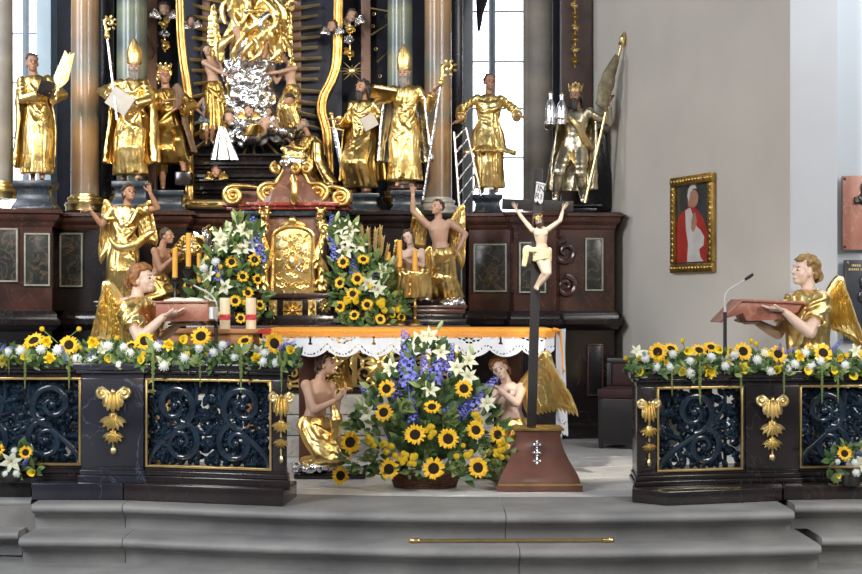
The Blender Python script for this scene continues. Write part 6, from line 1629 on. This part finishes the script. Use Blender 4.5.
paint(oval(.50, .73, .14, .105), pap_skin, .0012, 'painted_face'); paint(oval(.40, .69, .05, .05), pap_skin, .0011, 'painted_neck')
paint([(.34, .76), (.36, .84), (.44, .90), (.55, .89), (.60, .84), (.50, .845), (.42, .80), (.38, .70)], pap_wht, .0016, 'painted_cap')
paint([(.44, .38), (.46, .50), (.52, .57), (.58, .55), (.60, .46), (.56, .38), (.50, .34)], pap_skin, .0016, 'painted_hands')
YP = 10.93
pq = thing('stone_plaque', 'red stone plaque with dark bronze bust on the bluish far right wall', 'plaque', P(860, 213, YP))
q = px(1, YP); mb = MB(); mb.bx(-18*q, 22*q, -.02, .02, -37*q, 37*q); mb.build('slab', plq_red, pq, bevel=.004)
mb = MB(); mb.ell((4*q, -.03, 25*q), (5*q, .02, 7*q)); mb.ell((5*q, -.03, 14*q), (9*q, .02, 7*q)); mb.tube([V((-5*q, -.03, 16*q)), V((-4*q, -.04, 9*q))], [.02, .025], 8); link('bust_relief', organic(mb, .008, 1), bronze, pq, smooth=60)
for x, z in ((-16, 34), (-16, -34), (20, 34), (20, -34)):
    mb = MB(); mb.ell((x*q, -.022, z*q), (.010, .008, .010)); mb.build('stud', bronze, pq)
pq = thing('stone_plaque', 'dark stone plaque with gold lettering on the bluish far right wall', 'plaque', P(862, 300, YP))
mb = MB(); mb.bx(-18*q, 24*q, -.02, .02, -41*q, 40*q); mb.build('slab', plq_dark, pq, bevel=.004)
for k, (x0, x1, z) in enumerate(((-11, 14, 34.5), (-14, 14, 30.5))):      # worn gold lettering, too blurred to read
    x = x0; j = 0
    while x < x1:
        wl_ = 1.3 if (j*7+k*3) % 5 else .5; mb = MB(); mb.bx(x*q, (x+wl_)*q, -.0215, -.019, (z-1.1)*q, (z+1.1)*q); mb.build('gold_letter', goldp, pq, smooth=0); x += wl_+.6+(1.2 if j % 6 == 5 else 0); j += 1
mb = MB(); mb.ell((2*q, -.03, 18*q), (6*q, .02, 8*q)); mb.ell((4*q, -.03, 4*q), (10*q, .02, 9*q)); link('bust_relief', organic(mb, .008, 1), bluemb, pq, smooth=60)
mb = MB(); mb.ell((-15*q, -.022, 37*q), (.010, .008, .010)); mb.build('stud', brass, pq)
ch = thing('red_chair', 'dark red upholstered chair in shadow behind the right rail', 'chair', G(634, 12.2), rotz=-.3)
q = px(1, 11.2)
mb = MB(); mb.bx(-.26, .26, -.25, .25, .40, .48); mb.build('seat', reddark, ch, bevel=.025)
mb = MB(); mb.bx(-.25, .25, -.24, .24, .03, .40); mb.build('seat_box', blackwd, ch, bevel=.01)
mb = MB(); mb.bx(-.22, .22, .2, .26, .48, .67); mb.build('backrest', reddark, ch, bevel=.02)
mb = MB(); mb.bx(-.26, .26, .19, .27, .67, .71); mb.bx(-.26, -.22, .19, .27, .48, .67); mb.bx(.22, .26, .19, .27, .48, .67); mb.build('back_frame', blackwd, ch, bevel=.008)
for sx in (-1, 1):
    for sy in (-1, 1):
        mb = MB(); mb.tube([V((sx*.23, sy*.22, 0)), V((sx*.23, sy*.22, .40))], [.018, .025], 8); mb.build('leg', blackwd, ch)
# ------------------------------------------------------------------ flowers: shared meshes, each bloom its own object
def fmesh(mb, name, m_, smooth=50):
    me = mb.mesh(name); me.polygons.foreach_set('use_smooth', [True]*len(me.polygons)); me.set_sharp_from_angle(angle=math.radians(smooth)); me.materials.append(m_); return me
rnd = random.Random(11)
def petal_ring(mb, n, r0, L, W, up, z, jit=.15, th=.02, bend=.1):
    for k in range(n):
        a = 2*pi*k/n+rnd.uniform(-jit, jit); d = V((math.cos(a), math.sin(a), up+rnd.uniform(-.12, .12)))
        mb.leaf((math.cos(a)*r0, math.sin(a)*r0, z), d, (0, 0, 1), L*rnd.uniform(.85, 1.1), W, th, bend+rnd.uniform(-.1, .1), prof=(.35, .9, 1.0, .7, .06))
SUN = []
for v_ in range(3):
    mb = MB(); petal_ring(mb, 19, .42, .60, .26, .16, .02); petal_ring(mb, 17, .40, .55, .25, .38, .05); SUN.append(fmesh(mb, 'sunflower_petals', ptl))
mb = MB(); mb.lathe([(.02, -.12), (.30, -.10), (.47, .0), (.50, .07), (.44, .13), (.26, .15), (.12, .11), (.005, .10)], n=20)
for k in range(60):
    t = k/60; a = k*2.39996; r = .45*math.sqrt(t); mb.ell((math.cos(a)*r, math.sin(a)*r, .115+.03*math.sin(t*3)), .028, None, 5, 4)
DISC = fmesh(mb, 'sunflower_disc', seed_m)
mb = MB(); mb.tube([(0, 0, -.1), (0, 0, -.6), (.1, 0, -1.6)], [.09, .07, .06], 6); petal_ring(mb, 9, .28, .42, .2, -.1, -.12); CALYX = fmesh(mb, 'sunflower_calyx', leafl)
mb = MB()
for lay, (n, r0, L, up) in enumerate(((14, .3, .62, .0), (14, .28, .58, .35), (12, .22, .52, .8), (10, .14, .45, 1.5), (7, .06, .36, 3.0))): petal_ring(mb, n, r0, L, .2, up, .05*lay, th=.03, bend=-.35)
mb.ell((0, 0, .12), (.66, .66, .5), None, 12, 7); MUM = fmesh(mb, 'chrysanthemum', whitef)
mb = MB()
for k in range(6):
    a = 2*pi*k/6; mb.leaf((math.cos(a)*.06, math.sin(a)*.06, 0), (math.cos(a), math.sin(a), .75), (0, 0, 1), 1.0, .58 if k % 2 else .44, .025, .35, prof=(.3, .7, 1, .85, .5, .05), ridge=.03)
LILY = fmesh(mb, 'lily', lilyf)
mb = MB()
for k in range(6):
    a = 2*pi*k/6+.4; mb.tube([(0, 0, 0), (math.cos(a)*.12, math.sin(a)*.12, .4), (math.cos(a)*.22, math.sin(a)*.22, .55)], .014, 4); mb.ell((math.cos(a)*.22, math.sin(a)*.22, .56), (.05, .03, .03), None, 6, 4)
STAMEN = fmesh(mb, 'lily_stamens', wheatm)
mb = MB(); rs = []                                   # calla: one petal rolled into a flaring cup
for i in range(9):
    t = i/8; r = .10+.42*t**1.8; z = .95*t; row = []
    for j in range(14):
        a = 2*pi*j/14; fl = 1+.35*t*t*math.cos(a); row.append(V((math.cos(a)*r*fl, math.sin(a)*r, z+.28*t*t*math.cos(a))))
    rs.append(row)
inner = [[p*1.0+V((-p.x*.08, -p.y*.08, .02)) for p in r_] for r_ in rs[::-1]]
mb.rings(rs+inner); CALLA = fmesh(mb, 'calla', yel, 70)
mb = MB(); mb.tube([(0, 0, .15), (.02, 0, .8)], [.06, .04], 6); SPADIX = fmesh(mb, 'spadix', butt)
mb = MB()
for lay, (n, r0, L, up) in enumerate(((6, .1, .8, .25), (5, .08, .6, .8), (4, .04, .45, 1.8))): petal_ring(mb, n, r0, L, .55, up, .06*lay, th=.03, bend=-.3)
ROSE = fmesh(mb, 'yellow_rose', yel)
mb = MB(); mb.ell((0, 0, .1), (1, 1, .75), None, 12, 7)
for k in range(40):
    a = k*2.39996; z = 1-1.5*k/40; r = math.sqrt(max(0, 1-z*z)); mb.ell((math.cos(a)*r, math.sin(a)*r, .1+z*.75), .17, None, 5, 4)
BUTTON = fmesh(mb, 'button_flower', butt)
DEL = []
for v_ in range(2):
    mb = MB(); mb.tube([(0, 0, -.25), (0, 0, .5), (.01, 0, 1.0)], [.012, .01, .004], 5); r2 = random.Random(v_)
    for k in range(64):
        t = k/64; a = k*2.39996; R = .13*(1-.72*t)+.01; c = V((math.cos(a)*R, math.sin(a)*R, t*1.0)); d = V((math.cos(a), math.sin(a), .25))
        for q in range(4):
            b = q*pi/2+r2.uniform(-.4, .4); o = d.orthogonal().normalized(); o2 = d.normalized().cross(o); e = o*math.cos(b)+o2*math.sin(b)
            mb.leaf(c, e+d*.35, d, .062*(1.1-.6*t), .05*(1.1-.6*t), .006, .2, prof=(.4, 1, .1))
    DEL.append(fmesh(mb, 'delphinium', bluef))
mb = MB()
for k in range(46):
    t = k/46; a = k*2.4; R = .05*math.sin(pi*min(.98, t+.1))+.012; mb.ell((math.cos(a)*R, math.sin(a)*R, -t), (.028, .028, .035), None, 5, 4)
mb.tube([(0, 0, 0.02), (0, 0, -.6), (.0, 0, -1.05)], [.03, .035, .012], 6); TASS = fmesh(mb, 'tassel', tassel)
mb = MB(); mb.tube([(0, 0, -.5), (0, 0, .2)], .012, 5)
for k in range(22):
    t = k/22; a = k*pi*.5+.3; mb.leaf((0, 0, t*.8), (math.cos(a)*.45, math.sin(a)*.45, 1), (math.cos(a), math.sin(a), 0), .24, .09, .03, prof=(.5, 1, .7, .1))
WHEAT = fmesh(mb, 'wheat', wheatm)
mb = MB()
for k in range(70):
    a = k*2.39996; z = 1-1.6*k/70; r = math.sqrt(max(0, 1-z*z)); d = V((math.cos(a)*r, math.sin(a)*r, z)); mb.leaf(d*.7, d+V((rnd.uniform(-.4, .4),)*3), d.orthogonal(), .4, .34, .05, .1, prof=(.5, 1, .3))
HYD = fmesh(mb, 'hydrangea', leafl)
mb = MB(); mb.tube([(0, 0, 0), (0, 0, 1)], [1, 1], 5); STEM = fmesh(mb, 'stem', leafl)
BUDM = MB(); BUDM.ell((0, 0, .5), (.16, .16, .5), None, 8, 6); BUD = fmesh(BUDM, 'lily_bud', mat('lily_bud_green', (.45, .55, .25), .5, var=.2, scale=20))

def sunflower(par, loc, d, r, k=None):
    k = rnd.randrange(3) if k is None else k
    o = inst('sunflower', SUN[k], par, loc, d, r*1.0, rnd.uniform(0, 6)); b = inst('seed_head', DISC, o, (0, 0, .02)); inst('calyx', CALYX, o, (0, 0, 0)); return o
def lily(par, loc, d, r):
    o = inst('white_lily', LILY, par, loc, d, r, rnd.uniform(0, 6)); inst('stamens', STAMEN, o, (0, 0, 0)); return o
def calla(par, loc, d, r):
    if rnd.random() < .45: return inst('yellow_rose', ROSE, par, loc, d, r*1.0, rnd.uniform(0, 6))
    o = inst('yellow_calla', CALLA, par, V(loc)-V(d).normalized()*r*.5, d, r, rnd.uniform(0, 6)); inst('spadix', SPADIX, o, (0, 0, 0)); return o
def foliage(par, pts, n, L, seed, m_=leafm, name='foliage', spread=.04, W=.45, up=.25, outd=None):
    """leaves springing from the given local points: uncountable greenery"""
    r = random.Random(seed); mb = MB()
    for i in range(n):
        p = V(r.choice(pts))+V((r.uniform(-1, 1), r.uniform(-.6, .6), r.uniform(-1, 1)))*spread
        d = V((r.uniform(-1, 1), r.uniform(-1.1, .25), r.uniform(-.6, 1.0)+up))
        if outd is not None: d = d*.7+V(outd(p))
        l = L*r.uniform(.6, 1.25); mb.leaf(p, d, (r.uniform(-.5, .5), -1, r.uniform(0, .8)), l, l*W, .0018, r.uniform(-.1, .35), prof=(.25, .9, 1, .65, .05))
    o = mb.build(name, m_, par, smooth=60); o['kind'] = 'stuff'; return o
def front(dx=0, dz=.15): return V((dx+rnd.uniform(-.3, .3), -1, dz+rnd.uniform(-.2, .25)))

def garland(label, path, sun, mums, yels, balls, tass, seed, zt=.806):
    """flower garland lying along the rail top; path = (u, Y) line of the rail front"""
    us = [p[0] for p in path]
    def Yat(u):
        for (u0, y0), (u1, y1) in zip(path, path[1:]):
            if u0 <= u <= u1: return lerp(y0, y1, (u-u0)/(u1-u0))
        return path[0][1] if u < us[0] else path[-1][1]
    c = G((us[0]+us[-1])/2, Yat((us[0]+us[-1])/2)+.1, zt)
    root = thing('flower_garland', label, 'flowers', c)
    def L(u, v, dy=0): return P(u, v, Yat(u)+dy)-c
    r = random.Random(seed)
    trough = MB()
    rs = []
    for i in range(30):
        u = lerp(us[0]+2, us[-1]-4, i/29); p = G(u, Yat(u)+.13, zt)-c
        rs.append([p+V((0, -.11, 0)), p+V((0, .12, 0)), p+V((0, .10, .055)), p+V((0, -.10, .05))])
    trough.rings(rs); trough.build('moss_bed', leafm, root)
    base = []
    for i in range(70):
        u = lerp(us[0]+1, us[-1]-1, i/69); Y = Yat(u)
        base.append(G(u, Y+.02, zt+.024)-c); base.append(G(u, Y+.12, zt+.064)-c); base.append(G(u, Y-.03, zt+.006)-c)
    n = int((us[-1]-us[0])*3.0)
    foliage(root, base, n, .06, seed, leafm, spread=.03, up=.1); foliage(root, base, n//2, .055, seed+1, leafl, spread=.03, up=.15)
    for i, (u, v, rr_, dx, dz) in enumerate(sun): sunflower(root, L(u, v, -.03 if dz < .6 else .05), V((dx, -1, dz)), px(rr_, Yat(u)))
    for u, v in mums: inst('white_chrysanthemum', MUM, root, L(u, v, -.055), front(), px(6.2, Yat(u))*r.uniform(.85, 1.1), r.uniform(0, 6))
    for u, v in yels: calla(root, L(u, v, -.05), front(0, .1), px(8.2, Yat(u)))
    for i in range(int((us[-1]-us[0])/9)):                # small filler blooms between
        u = r.uniform(us[0]+4, us[-1]-4); v = r.uniform(347, 364)+ (0 if us[0] < 400 else 4)
        k = r.random(); q = px(1, Yat(u))
        if k < .35: inst('button_flower', BUTTON, root, L(u, v, -.03), front(), q*2.6)
        elif k < .6: inst('white_lily', LILY, root, L(u, v, -.0), front(0, .4), q*8, r.uniform(0, 6))
        elif k < .8: inst('blue_delphinium', DEL[i % 2], root, L(u, v, -.0), front(r.uniform(-1, 1), .6), (q*20,)*3)
        else: inst('yellow_rose', ROSE, root, L(u, v, -.03), front(), q*5)
    for u, v, u2, v2 in balls:
        p = L(u, v, .08); b = L(u2, v2, .10); d = p-b
        inst('button_flower', BUTTON, root, p, (0, -1, .3), px(2.4, Yat(u)))
        o = inst('ball_stem', STEM, root, b, d, (.0025, .0025, d.length))
    for u, v0, v1 in tass:
        h = px(v1-v0, Yat(u)); inst('amaranth_tassel', TASS, root, L(u, v0, -.085), (0, -.0001, 1), (h*.55, h*.55, h), r.uniform(0, 6))
        foliage(root, [L(u, v0+1, -.05)], 5, .07, int(u), leafl, 'tassel_leaves', .01)
    return root
garland('long garland of sunflowers and white blooms on the left rail', [(-30, 9.0), (81, 8.98), (144, 8.90), (296, 8.66)],
        [(34, 341, 10.5, -.3, 1.1), (69, 345, 9.5, .1, .15), (144.5, 341, 9.5, .15, .2), (201, 336.5, 10.5, 0, .45), (245, 341, 8, -.2, 1.3), (274, 343.5, 11, .75, .25), (131, 346, 8, -.3, 1.4)],
        [(41, 349), (77, 359), (93, 360), (119, 365), (158.5, 345.6), (164, 366), (213.6, 352.5), (223, 345), (265.5, 352.5), (276, 362.6), (185, 358), (20.5, 351), (263, 362), (124, 347), (130, 353), (58, 350), (199, 348), (8, 352), (235, 357), (108, 346)],
        [(50.5, 358.5), (109, 360), (141, 361), (169, 344.5), (257, 358.5), (291, 351), (3.5, 361), (26, 357), (47, 341), (93, 342), (183, 341)],
        [(42, 329, 58, 343), (79, 329, 63, 342), (117, 338, 112, 348), (80, 348, 82, 352)],
        [(25, 357, 388), (69, 360, 388), (153, 348, 390), (200, 362, 386), (241, 352, 391), (281.5, 365, 391), (9, 358, 374)], 5)
garland('long garland of sunflowers and yellow callas on the right rail', [(631, 8.83), (745, 9.01), (800, 9.05), (890, 9.1)],
        [(657.5, 352, 9.5, -.1, .2), (699, 350.5, 8.5, .2, 1.0), (711, 347.5, 8, .1, 1.2), (743, 351.5, 9.5, .1, .35), (778, 354, 9, .1, .3), (823, 353, 10, .1, .5), (671, 349, 8, .2, 1.2), (868, 354, 9, 0, .3)],
        [(656, 367), (670, 367), (673, 354), (689.5, 373), (711, 357), (787.5, 369), (795, 364), (811, 366), (820.5, 361), (770, 371), (734, 354), (645, 358), (690, 361), (757, 360), (765, 353), (805, 353), (845, 365), (725, 366)],
        [(639, 372), (681, 373.5), (710, 372), (742, 368), (777, 371), (808, 369), (833, 369), (853, 375), (720, 350), (764, 352), (687, 351), (731, 353), (800, 356), (838, 359)],
        [(626, 358.6, 640, 362), (682.6, 341, 686, 352), (751, 341, 748, 352), (756, 344, 760, 354), (854, 358, 838, 361)],
        [(672, 372, 395), (700, 362, 402), (741, 372, 397), (784, 372, 398), (822, 370, 402), (838, 375, 402)], 9, .756)

def arrangement(label, uc, vb, Y, sun, lilies, dels, buttons, hyds, leafreg, seed, wheat=(), holder='basket', hw=33, hh=17, depth=.22, srad=9.5, mums=(), yels=(), leafn=520):
    c = P(uc, vb, Y); root = thing('flower_arrangement', label, 'flowers', c); r = random.Random(seed); q = px(1, Y)
    def L(u, v, dy=0): return V(((u-uc)*q, dy, (vb-v)*q))
    uL = [p[0] for p in leafreg]; vv = [p[1] for p in leafreg]; um, us_ = (min(uL)+max(uL))/2, (max(uL)-min(uL))/2; vt, vbm = min(vv), max(vv)
    def bulge(u, v): return -depth*math.sqrt(max(0, 1-((u-um)/us_)**2*.9))*(.45+.55*(v-vt)/(vbm-vt))
    if holder == 'basket':
        mb = MB(); rs = []
        for t, s in ((0, .88), (.3, .95), (.85, 1.02), (1, 1.06), (1.001, .98), (.85, .94), (.75, .3)): rs.append([V((math.cos(2*pi*j/32)*hw*q*s, math.sin(2*pi*j/32)*hw*q*.62*s, hh*q*t)) for j in range(32)])
        mb.rings(rs); bk = mb.build('basket', wicker, root, smooth=60)
        for k in range(7):
            w_ = MB(); t = k/6; s = lerp(.9, 1.05, t); w_.tube([V((math.cos(2*pi*j/40)*hw*q*s, math.sin(2*pi*j/40)*hw*q*.62*s, hh*q*(.06+.9*t)+.004*math.sin(j*pi+k*pi))) for j in range(41)], .009, 6); w_.build('wicker_strand', wicker, bk)
    else:
        mb = MB(); mb.lathe([(.10, 0), (.13, .03), (.15, .09), (.14, .1)], n=24); mb.build('bowl', bronze, root)
    core = MB(); core.ell(L(um, lerp(vt, vbm, .58), 0), (us_*q*.55, depth*.4, (vbm-vt)*q*.32), None, 14, 9); core.build('foam_core', leafm, root)
    pts = []
    for k in range(400):
        u, v = r.choice(leafreg); u2, v2 = r.choice(leafreg); t = r.random()*.8; a, b = lerp(u, u2, t), lerp(v, v2, t); pts.append(L(a, b, bulge(a, b)*r.uniform(.2, .92)))
    outd = lambda p: V((p.x*1.6, -.4, (p.z-(vb-lerp(vt, vbm, .8))*q)*1.2))
    foliage(root, pts, leafn, 13*q, seed, leafm, spread=.03, outd=outd); foliage(root, pts, int(leafn*.65), 12*q, seed+2, leafl, 'light_foliage', spread=.03, outd=outd)
    for i, s in enumerate(sun):
        u, v = s[0], s[1]; R = s[2] if len(s) > 2 else srad; dx = s[3] if len(s) > 3 else (u-um)/us_*.55; dz = s[4] if len(s) > 4 else .12+rnd.uniform(-.1, .25)
        sunflower(root, L(u, v, bulge(u, v)-.035), V((dx, -1, dz)), R*q)
    for u, v in lilies: lily(root, L(u, v, bulge(u, v)*.9-.01), V(((u-um)/us_*.5+r.uniform(-.3, .3), -.9, .35)), 9.5*q)
    for u, v in list(lilies)[::2]: inst('lily_bud', BUD, root, L(u+r.uniform(-8, 8), v-5, bulge(u, v)*.8), (r.uniform(-.6, .6), -.4, 1), 13*q)
    for u0, v0, u1, v1 in dels:
        a, b = L(u0, v0, bulge(u0, v0)*.8), L(u1, v1, bulge(u1, v1)*.6); d = b-a; w_ = max(d.length, 30*q)
        inst('blue_delphinium', DEL[r.randrange(2)], root, a, d, (min(w_*1.3, 64*q), min(w_*1.3, 64*q), d.length*1.06), r.uniform(0, 6))
    for u, v, n in buttons:
        for k in range(n): uu, vv_ = u+r.uniform(-8, 8), v+r.uniform(-6, 6); inst('button_flower', BUTTON, root, L(uu, vv_, bulge(uu, vv_)-.02), front(), 2.7*q*r.uniform(.8, 1.15))
    for u, v in hyds: inst('green_hydrangea', HYD, root, L(u, v, bulge(u, v)*.95), front(), 7*q, r.uniform(0, 6))
    for u, v, L_ in wheat: inst('wheat_ear', WHEAT, root, L(u, v, bulge(u, v)*.6), ((u-um)/us_*.4+r.uniform(-.1, .1), -.25, 1), L_*q)
    for u, v in mums: inst('white_chrysanthemum', MUM, root, L(u, v, bulge(u, v)-.02), front(), 5.5*q, r.uniform(0, 6))
    for u, v in yels: calla(root, L(u, v, bulge(u, v)-.02), front(), 7*q)
    return root
arrangement('large arrangement of sunflowers, delphiniums and lilies in a basket before the altar', 425, 489, 9.5,
    [(387.7, 387, 9), (385, 410, 9.5), (352, 440, 11, -.35, .2), (341.6, 474, 9.5, -.3, .1), (390.5, 464, 10.5), (415.6, 431, 10.5), (432, 404.6, 8.5, 0, .9), (447.5, 435, 10.5), (433.5, 463, 11), (463, 387, 9.5), (474.5, 427, 9.5), (476.4, 463, 10.5), (496, 432, 9), (519.6, 472, 9, .9, .1)],
    [(391, 367.6), (419, 340), (429, 336), (456, 367), (468, 360), (468, 376), (430, 388), (486, 402), (369, 411), (440, 352)],
    [(409, 385, 405, 332), (413, 382, 409, 345), (433, 382, 445, 342), (437, 380, 438, 352), (381, 408, 362, 386), (414, 420, 413, 393), (470, 408, 495, 378), (443, 413, 461, 402), (403, 372, 404, 350), (448, 372, 452, 344), (425, 376, 424, 350), (398, 396, 392, 378), (477, 398, 484, 384), (460, 415, 470, 398)],
    [(408, 455, 12), (377, 438, 9), (429, 428, 8), (463, 447, 8), (501, 452, 9), (472, 416, 7), (505, 440, 5), (392, 446, 4)], [(449, 416), (457, 464), (390, 446), (484, 446), (407, 405), (494, 462), (372, 452)],
    [(352, 430), (345, 468), (365, 400), (385, 378), (405, 350), (440, 350), (462, 372), (485, 395), (500, 425), (512, 468), (395, 466), (430, 466), (470, 466), (425, 430), (425, 400), (500, 474), (480, 466), (372, 462)], 21, depth=.30)
arrangement('sunflower and lily arrangement left of the tabernacle', 235, 325, 11.95,
    [(234, 262.5, 6.5), (256, 260, 7), (245, 277, 6), (259, 279.5, 5.5), (250, 293, 6), (238, 301, 6), (261, 305, 5.5), (243.6, 318, 5.5), (189, 285, 5.5, -.3, .1)],
    [(235.7, 229), (247, 232), (227, 246), (242, 250), (250, 247), (227, 288), (211, 275), (213, 297), (222, 238)],
    [(254, 256, 253, 219), (220, 282, 219, 260), (242, 274, 243, 260), (262, 262, 258, 232)], [(228, 270, 3), (252, 306, 3), (225, 308, 3)], [(226, 305), (255, 315), (215, 310), (208, 290)],
    [(222, 232), (240, 224), (256, 230), (212, 262), (262, 262), (200, 282), (205, 310), (228, 318), (262, 318), (240, 280), (248, 300), (195, 300), (232, 250)], 22, holder='bowl', depth=.16, srad=6, mums=[(218, 262), (206, 268)], leafn=230)
arrangement('sunflower, lily and wheat arrangement right of the tabernacle', 362, 325, 11.95,
    [(344, 262.5, 6.5), (341, 283, 6), (358.4, 279, 6.5), (364, 260, 6, .2, .7), (353.7, 294, 6.5), (341, 306.5, 6), (368, 304.7, 6), (355.5, 315, 5.5), (381, 319, 5.5), (401.5, 317, 5, .5, .1), (403.5, 285, 5, .3, .3)],
    [(342, 228), (351.6, 230), (346.4, 252), (359, 246), (377.7, 290), (369, 284), (384, 272), (349, 240)],
    [(333, 240, 332, 216), (336, 262, 335, 238), (355, 275, 354, 256), (374, 278, 373, 262), (335, 250, 333, 228)], [(353, 304, 5), (378, 306, 6), (365, 292, 3), (392, 312, 4)], [(395, 300), (372, 316), (348, 318), (385, 296)],
    [(336, 235), (350, 228), (362, 245), (376, 262), (388, 280), (400, 300), (398, 320), (375, 322), (345, 322), (335, 300), (336, 270), (356, 270), (360, 295)], 23, holder='bowl', depth=.16, srad=6, leafn=230,
    wheat=[(375, 252, 26), (381, 256, 22), (369, 250, 24), (385, 262, 20), (364, 244, 20), (379, 246, 22)])
# small bouquets on the rail plinths
def bouquet(label, uc, vb, Y, items, seed):
    c = P(uc, vb, Y); c.z = .102 if uc < 400 else .084; root = thing('small_bouquet', label, 'flowers', c); q = px(1, Y); r = random.Random(seed); zb = P(uc, vb, Y).z
    def L(u, v, dy=0): p = P(u, v, Y)-c; p.y += dy; return p
    mb = MB(); mb.lathe([(.05, 0), (.06, .02), (.055, .06)], n=16); mb.build('bowl', bronze, root)
    pts = [L(u+r.uniform(-6, 6), v+r.uniform(-5, 5), .02) for k, u, v, R in items]
    foliage(root, pts, 46, 13*q, seed, leafm, spread=.02); foliage(root, pts, 26, 12*q, seed+1, leafl, 'light_foliage', spread=.02)
    for k, u, v, R in items:
        if k == 's': sunflower(root, L(u, v, -.03), V((.1, -1, .2)), R*q)
        elif k == 'l': lily(root, L(u, v, -.03), front(), R*q)
        elif k == 'm': inst('white_chrysanthemum', MUM, root, L(u, v, -.04), front(), R*q)
        elif k == 'y': calla(root, L(u, v, -.04), front(), R*q)
        elif k == 'b': inst('blue_delphinium', DEL[0], root, L(u, v, 0), front(.6, .6), (q*18,)*3)
bouquet('small bouquet of white lily and sunflower at the foot of the left rail', 12, 478, 8.93, [('s', 27, 452, 7), ('l', 13, 461, 11), ('m', 8, 473, 5), ('m', 18, 473, 5), ('y', 35, 472, 7), ('s', -1, 449, 7), ('m', 16, 450, 4), ('l', -6, 465, 10), ('b', 24, 464, 1)], 61)
bouquet('small bouquet of sunflower and white blooms at the foot of the right rail', 850, 476, 8.86, [('s', 843, 453, 7.5), ('m', 853, 462, 5), ('m', 854, 472, 5.5), ('m', 836, 461, 3.5), ('y', 836, 476, 4), ('l', 862, 462, 9), ('b', 858, 454, 1), ('y', 861, 449, 5)], 62)
# fallen greenery beside the basket
